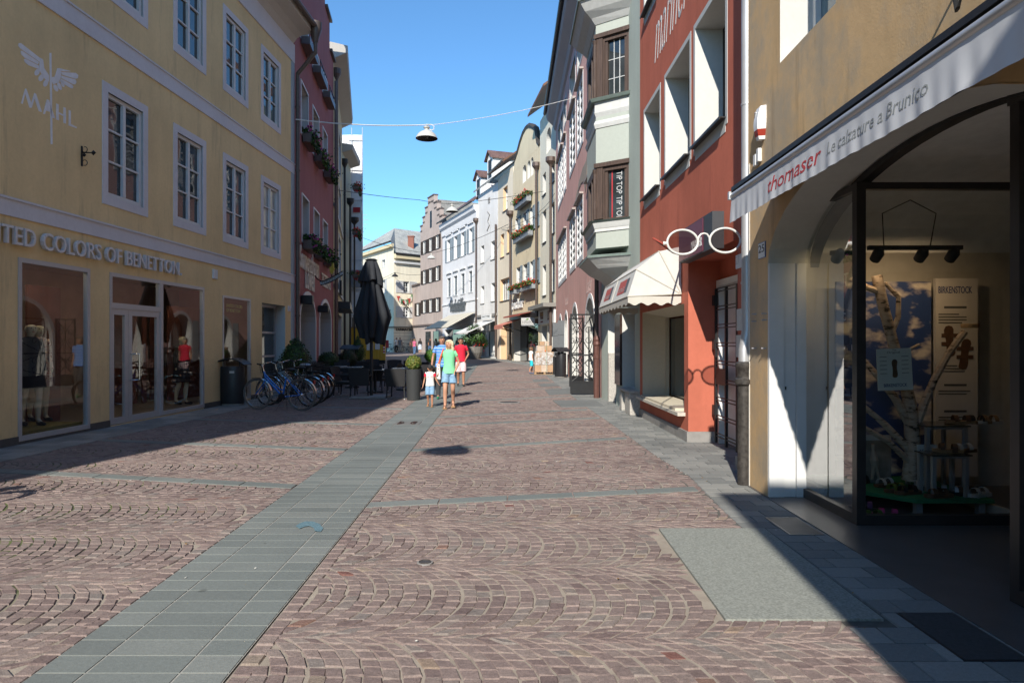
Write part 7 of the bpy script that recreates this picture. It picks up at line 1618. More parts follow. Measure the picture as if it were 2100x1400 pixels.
    build('crankset', mb, M_DARK, t)
    mb = MB(); mb.tube([bb+Vector((.06, -.03, -.02)), (.0, -.16, .0)], .009, 6); mb.tube([bb+Vector((.06, .03, -.02)), (.10, .14, .0)], .009, 6); build('kickstand', mb, M_CHROME, t)
    mb = MB()
    for s in (-.06, 0, .06): mb.tube([(.28, s, .77), (.72, s, .77)], .006, 5)
    for s in (-.06, .06): mb.tube([(.70, s, .77), ra+Vector((.0, s, 0))], .006, 5)
    for x in (.32, .5, .7): mb.tube([(x, -.06, .77), (x, .06, .77)], .006, 5)
    build('rack', mb, M_DARK, t)
    mb = MB(); mb.box(.895, .915, -.03, .03, .60, .68); build('reflector', mb, plain('red_reflector', (.35, .02, .02), .3), t)
    for which, cxx, z0 in ((basket, -.56, .78), (rear_basket, .50, .79)):
        if which:
            mb = MB()
            for k in range(7):
                for s in (-1, 1): mb.tube([(cxx-.15+.05*k, s*.13, z0), (cxx-.18+.06*k, s*.16, z0+.22)], .004, 4)
            for k in range(6):
                for s in (-1, 1): mb.tube([(cxx+s*.15, -.13+.052*k, z0), (cxx+s*.18, -.16+.064*k, z0+.22)], .004, 4)
            for f in (0, .33, .66, 1): a_, b_ = .15+.03*f, .13+.03*f; mb.tube([(cxx-a_, -b_, z0+.22*f), (cxx+a_, -b_, z0+.22*f), (cxx+a_, b_, z0+.22*f), (cxx-a_, b_, z0+.22*f)], .005, 4, closed=True)
            mb.box(cxx-.15, cxx+.15, -.13, .13, z0, z0+.006); build('basket', mb, which, t)
    return t
M_BLUE = plain('bright_blue_paint', (.015, .14, .50), .25, .1, .04, spec=.6)
def place_bike(b, pr, pf, lean):
    """rear and front wheel contact points on the ground"""
    d = pf-pr; b.rotation_euler = (R(lean), 0, math.atan2(-d.y, -d.x)); m = (pr+pf)/2; b.location = (m.x, m.y, g(m.y)); b.scale = (1.07,)*3
B1 = make_bike(M_BLUE, 'bright blue step through bicycle parked nearest in front of the row', plain('grey_tyre', (.12, .12, .115), .7)); place_bike(B1, gp(624, 842), gp(524, 838.8), 3)
B2 = make_bike(plain('black_enamel', (.02, .02, .024), .3, .2), 'black bicycle with front basket standing just behind the blue one', basket=M_BLACK, rear_basket=None); place_bike(B2, gp(640, 834), gp(545, 831), -3)
B3 = make_bike(plain('grey_enamel', (.20, .22, .24), .3, .3), 'grey bicycle with rear basket third in the row', basket=M_BLACK, rear_basket=M_BLACK); place_bike(B3, gp(655, 827), gp(562, 824.5), 2)
B4 = make_bike(plain('dark_green_enamel', (.02, .045, .04), .3, .2), 'dark bicycle with wire basket last in the row beside the wicker chairs', basket=M_BLACK, rear_basket=M_BLACK); place_bike(B4, gp(668, 819), gp(585, 816), -2)
B5 = copy_tree(B2, label='dark bicycle with basket parked end on before the yellow hoarding', group='bicycles parked further off'); q = gp(737, 771); B5.location = (q.x, q.y, g(q.y)); B5.rotation_euler = (0, R(0), R(84))
for L, x, yp, rz in (('dark bicycle leaning by the pharmacy wall under the letters', 833, 722, 15), ('dark bicycle beside the white shirted cyclist at the pharmacy', 806, 722, 190)):
    q = gp(x, yp); c = copy_tree(B4, (q.x, q.y-.3, g(q.y)), R(rz), L, 'bicycles parked further off')
c = copy_tree(B2, (-6.15, 6.0, 0), R(28), 'bicycle parked outside the frame that throws a wheel shadow on the setts', 'bicycles parked further off')
mb = MB(); p = gp(604, 757); 
mb.sphere((0, 0, 0), (.16, .11, .05), 12, 8); o = build('saddle_cover', mb, plain('silver_cover', (.30, .36, .42), .35, .3), smooth=True); o.location = B3.matrix_basis @ Vector((.27, 0, .95)); o.rotation_euler = B3.rotation_euler; tag(o, 'silvery plastic cover pulled over the saddle of the grey bicycle', 'saddle cover')

# ================================================================== bins, pallet
M_BIN = plain('anthracite_bin', (.028, .029, .033), .4, .2, .06)
bn = thing('litter_bin', 'anthracite oval litter bin with curved hood before the yellow shop', 'litter bin', (gp(470, 832).x, gp(470, 832).y+.2, 0)); ov = Matrix.Diagonal((1.18, .85, 1))
mb = MB(); mb.lathe([(.25, .05), (.265, .10), (.265, .96), (.255, 1.0), (.20, 1.0)], 28, M=ov); build('body', mb, M_BIN, bn, smooth=True); mb = MB(); mb.lathe([(.23, 0), (.24, .05)], 24, M=ov); build('base', mb, M_STONE, bn)
mb = MB(); n = 12
for k in range(n):
    a0, a1 = -1+2*k/n, -1+2*(k+1)/n; zf = lambda a: 1.19-.16*a*a; mb.hexa([Vector((.40*a0, -.26, zf(a0))), Vector((.40*a1, -.26, zf(a1))), Vector((.40*a1, .26, zf(a1))), Vector((.40*a0, .26, zf(a0))), Vector((.40*a0, -.26, zf(a0)+.025)), Vector((.40*a1, -.26, zf(a1)+.025)), Vector((.40*a1, .26, zf(a1)+.025)), Vector((.40*a0, .26, zf(a0)+.025))])
for s in (-1, 1): mb.box(s*.2-.012, s*.2+.012, -.05, .05, .99, 1.19)
build('hood', mb, M_BIN, bn); mb = MB(); mb.box(.02, .14, -.238, -.231, .83, .885); build('badge', mb, M_ZINC, bn)
b2 = copy_tree(bn, (gp(1150, 774).x, gp(1150, 774).y+.25, g(30)), R(-75), 'anthracite litter bin with fluted front before the pink house', scale=1.12)
mb = MB(); mb.tube([(-.05, -.25, .12), (-.05, -.25, .85)], .05, 10); o = build('ash_tube', mb, M_DARK, b2)
pal = thing('loaded_pallet', 'wooden pallet stacked with film wrapped cardboard boxes beside the pink house', 'pallet', (gp(1117, 768).x, gp(1117, 768).y+.45, g(34))); M_PALW = wood('pallet_wood', (.30, .19, .10), (.42, .28, .16))
mb = MB()
for y in (-.38, 0, .38): mb.box(-.66, .66, y-.05, y+.05, 0, .02)
for y in (-.38, 0, .38):
    for x in (-.58, 0, .58): mb.box(x-.06, x+.06, y-.05, y+.05, .02, .1)
for k in range(7): mb.box(-.66+.19*k, -.66+.19*k+.14, -.44, .44, .1, .122)
build('deck', mb, M_PALW, pal)
M_CARD = plain('cardboard', (.42, .27, .165), .8, 0, .12, 6); M_CARD2 = plain('pale_cardboard', (.50, .40, .32), .8, 0, .15, 6); M_FILM = None
def film():
    m, nt, o = _nodes('stretch_film'); t_ = N(nt, 'ShaderNodeBsdfTransparent'); t_.inputs[0].default_value = (.9, .9, .9, 1); gl = N(nt, 'ShaderNodeBsdfPrincipled'); gl.inputs['Base Color'].default_value = (.75, .75, .75, 1); gl.inputs['Roughness'].default_value = .18
    tc = N(nt, 'ShaderNodeTexCoord').outputs['Object']; n = noise(nt, tc, 7, 5, .7); r = ramp(nt, [(.42, (.10,)*3), (.66, (.75,)*3)]); nt.links.new(n.outputs['Fac'], r.inputs[0]); mx = N(nt, 'ShaderNodeMixShader'); nt.links.new(r.outputs[0], mx.inputs[0]); nt.links.new(t_.outputs[0], mx.inputs[1]); nt.links.new(gl.outputs[0], mx.inputs[2]); nt.links.new(mx.outputs[0], o.inputs[0])
    b = N(nt, 'ShaderNodeBump'); b.inputs['Strength'].default_value = .8; nt.links.new(n.outputs['Fac'], b.inputs['Height']); nt.links.new(b.outputs[0], gl.inputs['Normal']); return m
rb_ = random.Random(8); pal.scale = (.76, .9, .92); z = .124
for lay, (hh, w) in enumerate(((.40, 1.24), (.36, 1.24), (.34, 1.16), (.30, .95), (.22, .6))):
    nx_ = 3 if lay < 3 else 2
    for i in range(nx_):
        for j in range(2):
            x0 = -w/2+w*i/nx_; y0 = -.40+.40*j; jt = rb_.uniform(-.012, .012); q = MB(); q.box(x0+.006+jt, x0+w/nx_-.006+jt, y0+.006, y0+.394, z+.002, z+hh-.003-rb_.uniform(0, .02)); o = build('carton', q, M_CARD if lay < 2 and i == 0 or rb_.random() < .45 else M_CARD2, pal, bevel=.006)
    z += hh
mb = MB(); mb.hexa([Vector(v) for v in ((-.64, -.42, .9), (.64, -.42, .9), (.64, .42, .9), (-.64, .42, .9), (-.5, -.36, 1.5), (.5, -.36, 1.5), (.5, .36, 1.5), (-.5, .36, 1.5))]); mb.box(-.64, .64, -.42, -.415, .5, .9); build('stretch_film', mb, film(), pal, recalc=False)
mb = MB(); mb.box(.10, .115, -.424, -.42, .12, 1.66); build('strap', mb, plain('green_strap', (.05, .25, .13), .6), pal); mb = MB(); mb.box(.0, .09, -.426, -.423, 1.2, 1.27); build('sticker', mb, plain('orange_sticker', (.6, .15, .03), .7), pal)
q = gp(795, 722); pb = thing('post_box', 'red post box standing by the corner of the far pharmacy house', 'post box', (q.x, q.y-.8, g(q.y))); mb = MB(); mb.box(-.26, .26, -.2, .2, .5, 1.45); build('box', mb, plain('post_red', (.28, .015, .02), .4), pb, bevel=.04); mb = MB(); mb.box(-.05, .05, -.05, .05, 0, .5); build('post', mb, M_DARK, pb); mb = MB(); mb.box(-.16, .16, -.21, -.202, 1.2, 1.25); build('slot', mb, M_BLACK, pb)
q = gp(804, 721); mb = MB(); mb.tube([(q.x, q.y-1, g(80)), (q.x, q.y-1, 3.4)], .07, 8); mb.lathe([(.2, 0), (.2, .9), (.1, 1.0)], 10, (q.x, q.y-1, g(80))); tag(build('street_post', mb, M_DARK), 'dark iron post standing before the pharmacy corner', 'post')

# ================================================================== shoe shop display
dp = thing('display_platform', 'low green covered display platform with sandals inside the shoe shop window', 'display platform', (4, 6.9, .1), world=True)
mb = MB(); mb.prism([(3.15, 7.45), (3.15, 6.95), (3.72, 6.28), (4.44, 6.28), (4.44, 7.45)], lambda a, b, h: Vector((a, b, h)), .125, .16); build('top', mb, plain('green_felt', (.02, .17, .075), .95, 0, .1, 40), dp)
for x, y in ((3.78, 6.36), (4.36, 6.36), (3.3, 7.3), (4.36, 7.3)):
    mb = MB(); mb.box(x-.03, x+.03, y-.03, y+.03, .012, .124); build('leg', mb, M_ZINC, dp)
mb = MB(); mb.box(3.12, 4.44, 7.42, 7.60, .012, .10); build('back_rail', mb, M_DARK, dp)
def cloud_mat():
    m, nt, o = _nodes('printed_sky'); p = N(nt, 'ShaderNodeBsdfPrincipled'); nt.links.new(p.outputs[0], o.inputs[0]); p.inputs['Roughness'].default_value = .6
    tc = N(nt, 'ShaderNodeTexCoord').outputs['Object']; mp = N(nt, 'ShaderNodeMapping'); mp.inputs['Scale'].default_value = (2.6, 1, 5.0); nt.links.new(tc, mp.inputs[0]); n = noise(nt, mp.outputs[0], 1.4, 5, .5)
    r = ramp(nt, [(.50, (.02, .055, .20)), (.56, (.32, .30, .36)), (.66, (.75, .68, .6))]); nt.links.new(n.outputs['Fac'], r.inputs[0]); nt.links.new(r.outputs[0], p.inputs['Base Color']); return m
M_CARDW = plain('poster_paper', (.62, .58, .54), .7, 0, .03); M_NAVY = plain('navy_print', (.02, .04, .16), .6); M_GREYP = plain('grey_print_dark', (.10, .10, .10), .7)
po = thing('cloud_poster', 'tall printed backdrop of white clouds on blue behind the birch trunk', 'poster', (3.9, 7.36, .2), world=True); mb = MB(); mb.box(3.50, 4.52, 7.36, 7.40, .17, 2.26); build('sheet', mb, cloud_mat(), po)
po = thing('info_board', 'tall pale advertising board with sandal pictures and small print in the shoe window', 'poster', (4.7, 7.3, .2), world=True); mb = MB(); mb.box(4.53, 4.98, 7.30, 7.34, .17, 2.29); build('board', mb, M_CARDW, po)
fb = lambda x0, z0: (lambda a, b, h: Vector((x0+a, 7.299-h, z0+b)))
mb = MB(); put_text(mb, 'BIRKENSTOCK', fb(4.56, 2.13), w=.36, h=.075, ext=.001, offset=.012); build('lettering', mb, M_NAVY, po); mb = MB()
for x0, z, w in ((4.62, 1.97, .24), (4.56, 1.9, .22), (4.56, 1.87, .3), (4.56, 1.84, .3), (4.56, 1.81, .25), (4.56, 1.35, .2), (4.56, 1.32, .3), (4.56, 1.29, .28), (4.62, 1.14, .24), (4.56, 1.08, .34), (4.56, 1.05, .3), (4.62, .86, .24), (4.56, .80, .36), (4.56, .77, .36), (4.56, .74, .3)):
    mb.box(x0, x0+w, 7.297, 7.2995, z, z+.012 if w not in (.24,) else z+.022)
build('small_print', mb, M_GREYP, po)
M_LEATH = plain('brown_leather', (.11, .055, .03), .55, 0, .2, 20); M_CORK = plain('cork', (.33, .20, .10), .85, 0, .2, 60); M_WLEA = plain('white_leather', (.6, .58, .55), .5); M_GREENL = plain('olive_leather', (.16, .20, .04), .5); M_PINKL = plain('pink_leather', (.45, .03, .16), .5)
def foot_outline(s=1.0): return [(s*x, s*y) for x, y in ((-.040, -.125), (-.025, -.14), (0, -.145), (.026, -.138), (.041, -.115), (.043, -.08), (.034, -.02), (.032, .03), (.041, .075), (.045, .105), (.034, .132), (.005, .145), (-.025, .138), (-.043, .11), (-.046, .07), (-.036, .02), (-.034, -.03))]
mb = MB()
for cx_, cz, a in ((4.68, 1.62, .1), (4.84, 1.48, -.15)):
    ca, sa = math.cos(a), math.sin(a); mb.prism([(cx_+1.15*(x*ca-y*sa), cz+1.15*(x*sa+y*ca)) for x, y in foot_outline()], lambda a, b, h: Vector((a, 7.2995-h, b)), 0, .004)
    for dz in (-.03, .06): mb.box(cx_-.09, cx_+.09, 7.292, 7.2955, cz+dz-.02, cz+dz+.02)
build('sandal_picture', mb, M_LEATH, po)
sh_ = thing('hanging_notice', 'white card notice with insole picture hung on the birch trunk', 'notice', (3.75, 6.6, 1.3), world=True)
N0 = lambda x, y: lampP(x, y, 6.62); cq = [N0(1797, 716), N0(1868, 713), N0(1873, 799), N0(1801, 801)]; ex = (cq[1]-cq[0]).normalized(); ez = (cq[0]-cq[3]).normalized(); mb = MB(); o_ = Vector((0, .006, 0)); mb.hexa([cq[3], cq[2], cq[2]+o_, cq[3]+o_, cq[0], cq[1], cq[1]+o_, cq[0]+o_]); build('card', mb, plain('bright_paper', (.74, .74, .70), .7, 0, .02), sh_)
W_ = (cq[2]-cq[3]).length; H_ = (cq[0]-cq[3]).length; ncf = lambda x0, z0: (lambda a, b, h: cq[3]+ex*(x0+a)+ez*(z0+b)+Vector((0, -.001-h, 0)))
mb = MB(); put_text(mb, 'BIRKENSTOCK', ncf(W_*.17, H_*.08), w=W_*.66, h=.032, ext=.0006, offset=.01); build('lettering', mb, M_NAVY, sh_); mb = MB(); put_text(mb, 'Original', ncf(W_*.30, H_*.87), w=W_*.36, h=.026, ext=.0006); put_text(mb, 'The', ncf(W_*.45, H_*.95), w=W_*.12, h=.012, ext=.0006)
for k in range(5):
    for x0 in (.08, .70): f_ = ncf(W_*x0, H_*(.8-.10*k)); mb.hexa([f_(0, 0, .0), f_(W_*.2, 0, 0), f_(W_*.2, 0, .0008), f_(0, 0, .0008), f_(0, .005, 0), f_(W_*.2, .005, 0), f_(W_*.2, .005, .0008), f_(0, .005, .0008)])
build('small_print', mb, M_GREYP, sh_); mb = MB(); mb.prism([(W_*.5+x*.62, H_*.52+y*.62) for x, y in foot_outline(1.0)], lambda a, b, h: ncf(0, 0)(a, b, h), .0, .0015); build('insole_picture', mb, M_LEATH, sh_)
# birch trunk
def birch_mat():
    m, nt, o = _nodes('birch_bark'); p = N(nt, 'ShaderNodeBsdfPrincipled'); nt.links.new(p.outputs[0], o.inputs[0]); p.inputs['Roughness'].default_value = .85; tc = N(nt, 'ShaderNodeTexCoord').outputs['Object']
    mp = N(nt, 'ShaderNodeMapping'); mp.inputs['Scale'].default_value = (9, 9, 26); nt.links.new(tc, mp.inputs[0]); n = noise(nt, mp.outputs[0], 1.0, 5, .6); r = ramp(nt, [(.36, (.03, .022, .017)), (.44, (.40, .31, .24)), (.8, (.58, .50, .42))]); nt.links.new(n.outputs['Fac'], r.inputs[0]); nt.links.new(r.outputs[0], p.inputs['Base Color'])
    b = N(nt, 'ShaderNodeBump'); b.inputs['Strength'].default_value = .5; b.inputs['Distance'].default_value = .01; nt.links.new(n.outputs['Fac'], b.inputs['Height']); nt.links.new(b.outputs[0], p.inputs['Normal']); return m
bi = thing('birch_trunk', 'forked birch trunk with cut branches standing in the shoe shop window', 'birch trunk', (3.95, 6.85, .16), world=True); Bp = lambda x, y, Y=6.8: lampP(x, y, Y); M_BIR = birch_mat(); M_CUT = plain('cut_wood', (.50, .33, .17), .8, 0, .1, 30)
mb = MB(); mb.tube([Bp(1868, 985), Bp(1872, 930), Bp(1870, 880), Bp(1866, 830), Bp(1858, 790), Bp(1842, 740), Bp(1828, 690), Bp(1812, 630), Bp(1798, 565)], [.085, .075, .07, .062, .055, .05, .05, .05, .05], 10)
build('stem', mb, M_BIR, bi, smooth=True)
for pts, rs in (([Bp(1872, 890), Bp(1890, 840), Bp(1915, 780), Bp(1945, 725), Bp(1978, 680)], [.05, .042, .036, .034, .035]), ([Bp(1866, 870), Bp(1835, 815), Bp(1795, 765), Bp(1768, 735, 6.95)], [.05, .04, .032, .026]), ([Bp(1862, 920), Bp(1815, 870), Bp(1768, 830, 6.9)], [.04, .032, .024]), ([Bp(1868, 950), Bp(1822, 905, 6.7), Bp(1770, 875, 6.7)], [.035, .028, .022]),
                ([Bp(1826, 690), Bp(1842, 650), Bp(1843, 610), Bp(1815, 580)], [.028, .026, .024, .02]), ([Bp(1808, 600), Bp(1780, 590), Bp(1745, 572, 6.9)], [.035, .03, .026]), ([Bp(1850, 725), Bp(1868, 715), Bp(1885, 706)], [.018, .016, .014])):
    mb = MB(); mb.tube(pts, rs, 8); build('branch', mb, M_BIR, bi, smooth=True)
mb = MB(); c = Bp(1989, 668); mb.lathe([(.075, -.02), (.08, .01), (.078, .02)], 16, c); build('wood_disc', mb, M_CUT, bi)
def gtable(label, x0, x1, y, z, dp_=.3):
    t = thing('glass_table', label, 'display table', ((x0+x1)/2, y+dp_/2, .16), world=True, group='glass display tables'); mb = MB(); mb.box(x0-.02, x1+.02, y-.02, y+dp_+.02, z-.012, z); build('top', mb, plain('smoked_glass_top', (.05, .055, .055), .1, 0, .05, spec=.8), t)
    for x in (x0, x1-.035):
        for yy in (y, y+dp_-.035):
            mb = MB(); mb.box(x, x+.035, yy, yy+.035, .161, z-.04); build('leg', mb, M_ZINC, t)
    mb = MB(); mb.box(x0, x1, y, y+.035, z-.04, z-.013); mb.box(x0, x1, y+dp_-.035, y+dp_, z-.04, z-.013); build('rail', mb, M_ZINC, t)
gtable('taller glass topped table carrying three sandals', 4.02, 4.42, 6.62, .80, .36); gtable('lower glass topped table before the taller one', 3.92, 4.26, 6.36, .56, .24)
SOLE = None
def sandal(label, loc, rz, strap, sole=M_CORK, s=1.0, src=[]):
    t = thing('sandal', label, 'sandal', loc, rz, group='sandals in the shoe window'); mb = MB(); mb.prism(foot_outline(s*.95), lambda a, b, h: Vector((a, b, h+(.006 if abs(b) > .1 else 0))), 0, .03); build('sole', mb, sole, t)
    for y0 in (-.05, .055):
        mb = MB(); n = 8
        for k in range(n):
            a0, a1 = math.pi*k/n, math.pi*(k+1)/n; f = lambda a: (-.046*math.cos(a)*s, .03+.055*math.sin(a)*s); (xa, za), (xb, zb) = f(a0), f(a1)
            mb.hexa([Vector((xa, y0-.02, za)), Vector((xb, y0-.02, zb)), Vector((xb, y0+.02, zb)), Vector((xa, y0+.02, za)), Vector((xa*1.06, y0-.02, za+.004)), Vector((xb*1.06, y0-.02, zb+.004)), Vector((xb*1.06, y0+.02, zb+.004)), Vector((xa*1.06, y0+.02, za+.004))])
        build('strap', mb, strap, t)
    return t
for L, x, y, Y, z, a, st_, so_ in (('brown sandal leftmost on the taller glass table', 1971, 0, 6.75, .80, 80, M_LEATH, M_CORK), ('dark sandal in the middle of the taller glass table', 2003, 0, 6.75, .80, 85, M_BLACK, M_CORK), ('cream sandal rightmost on the taller glass table', 2028, 0, 6.75, .80, 95, M_CORK, M_WLEA),
        ('brown sandal on the lower glass table', 1945, 0, 6.48, .56, 70, M_LEATH, M_CORK), ('white sandal on the lower glass table', 1975, 0, 6.48, .56, 100, M_WLEA, M_LEATH), ('white slide sandal at the left of the green platform', 1815, 0, 6.85, .16, 115, M_WLEA, M_LEATH), ('olive green sandal on the green platform', 1838, 0, 6.6, .16, 110, M_GREENL, M_LEATH),
        ('black sandal in the front of the green platform', 1862, 0, 6.5, .16, 100, M_BLACK, M_LEATH), ('white patterned sandal beside the boxed photo', 1895, 0, 6.7, .16, 75, M_WLEA, M_BLACK), ('silver buckled sandal near the lower table leg', 1950, 0, 6.5, .16, 60, M_ZINC, M_LEATH), ('brown clog sandal at the platform front edge', 1925, 0, 6.36, .16, 95, M_LEATH, M_LEATH),
        ('dark brown sandal right of the silver one', 1980, 0, 6.45, .16, 80, M_LEATH, M_BLACK), ('white sandal at the right of the green platform', 2008, 0, 6.4, .16, 110, M_WLEA, M_WLEA), ('dark sandal at the far left corner of the platform', 1778, 0, 7.05, .16, 120, M_BLACK, M_LEATH),
        ('pink sandal on the floor under the platform', 1822, 0, 6.2, .012, 70, M_PINKL, M_PINKL), ('green sandal on the floor at the glass', 1790, 0, 6.15, .012, 95, M_LEAF[1], M_LEAF[0]), ('purple sandal on the floor behind the corner post', 1772, 0, 6.5, .012, 60, plain('purple_leather', (.12, .03, .14), .5), M_BLACK)):
    sandal(L, ((x-1050)/FP*Y, Y, z), R(a), st_, so_)
pb = thing('photo_print', 'framed photograph of a walking woman standing at the foot of the birch', 'photo print', (3.7, 7.0, .16), world=True); mb = MB(); mb.box(3.56, 3.90, 7.02, 7.04, .16, .64); build('print', mb, plain('print_grey', (.22, .20, .18), .5, 0, .5, 6), pb); mb = MB(); mb.box(3.56, 3.90, 7.018, 7.045, .60, .65); build('edge', mb, plain('print_pale', (.45, .5, .55), .5), pb)
mb = MB(); mb.tube([(3.71, 7.015, .56), (3.71, 7.015, .5), (3.72, 7.015, .4), (3.73, 7.015, .33)], [.02, .015, .045, .035], 8); mb.tube([(3.72, 7.015, .34), (3.70, 7.015, .2)], [.02, .014], 6); mb.tube([(3.74, 7.015, .34), (3.77, 7.015, .2)], [.02, .014], 6); build('figure_picture', mb, plain('print_figure', (.4, .32, .26), .6), pb)
pb = thing('brand_card', 'upright white display card with vertical lettering beside the birch foot', 'display card', (4.1, 6.75, .16), world=True); mb = MB(); mb.box(3.99, 4.18, 6.72, 6.735, .16, .60); build('card', mb, MATS['bright_paper'], pb); mb = MB(); put_text(mb, 'BIRKENSTOCK', lambda a, b, h: Vector((4.05-b, 6.7195-h, .25+a)), w=.31, h=.036, ext=.0006, offset=.01); build('lettering', mb, M_NAVY, pb)
# spot track
tk = thing('spot_track', 'black spotlight track with warm lamps hung under the shoe shop ceiling', 'spotlights', (4, 6.6, 2.6), world=True); mb = MB(); mb.box(3.45, 4.35, 6.58, 6.64, 2.50, 2.54); mb.box(3.12, 3.4, 6.66, 6.71, 2.46, 2.5); build('rail', mb, M_BLACK, tk)
for x, y in ((3.55, 6.61), (3.98, 6.61), (4.28, 6.61), (3.2, 6.68)):
    mb = MB(); mb.lathe([(.05, -.09), (.055, 0), (.03, .05), (.001, .055)], 12, (x, y, 2.47), M=Matrix.Rotation(R(52), 3, 'X'), cap=False); h_ = build('lamp_head', mb, M_BLACK, tk, smooth=True); mb = MB(); mb.lathe([(.001, -.06), (.042, -.06)], 12, (x, y, 2.47), M=Matrix.Rotation(R(52), 3, 'X'), cap=False); build('bulb', mb, plain('warm_bulb', (1, .7, .4), .5, emit=((1, .66, .36), 75)), h_)
mb = MB(); mb.tube([(3.6, 6.61, 2.54), (3.58, 6.6, 2.85), (3.85, 6.6, 2.98), (4.1, 6.6, 2.85), (4.05, 6.61, 2.54)], .006, 5); build('cord', mb, M_BLACK, tk)

# clothes shop mannequins are added with the figures
# ================================================================== people
def skin(name, chains, mat, parent, sub=2, extra=None, mats=None):
    """one continuous body grown round a skeleton of joints; chains of (point, radius)"""
    idx = {}; vs = []; rs = []; es = set()
    for ch in chains:
        prev = None
        for p, r in ch:
            k = tuple(round(c, 4) for c in p)
            if k not in idx: idx[k] = len(vs); vs.append(k); rs.append(r if isinstance(r, tuple) else (r, r))
            i = idx[k]
            if prev is not None and prev != i: es.add((min(prev, i), max(prev, i)))
            prev = i
    me = bpy.data.meshes.new(name); me.from_pydata(vs, list(es), []); o = bpy.data.objects.new(name, me); COL.objects.link(o)
    sk = o.modifiers.new('skin', 'SKIN'); sk.use_smooth_shade = True; sk.branch_smoothing = .4
    for i, r in enumerate(rs): me.skin_vertices[0].data[i].radius = r
    me.skin_vertices[0].data[0].use_root = True
    ss = o.modifiers.new('sub', 'SUBSURF'); ss.levels = sub; ss.render_levels = sub
    dg = bpy.context.evaluated_depsgraph_get(); m2 = bpy.data.meshes.new_from_object(o.evaluated_get(dg)); bpy.data.objects.remove(o); bpy.data.meshes.remove(me)
    m2.name = name; m2.materials.clear()
    for m in (mats or [mat]): m2.materials.append(m)
    if extra:
        b = bmesh.new(); b.from_mesh(m2); k0 = len(b.faces); vv = [b.verts.new(v) for v in extra.v]; b.verts.ensure_lookup_table()
        for f, mi in zip(extra.f, extra.m):
            try: fc = b.faces.new([vv[i] for i in f]); fc.material_index = mi
            except ValueError: pass
        b.to_mesh(m2); b.free()
    m2.polygons.foreach_set('use_smooth', [True]*len(m2.polygons))
    q = bpy.data.objects.new(name, m2); COL.objects.link(q); q.parent = parent; return q
def V3(*a): return Vector(a)
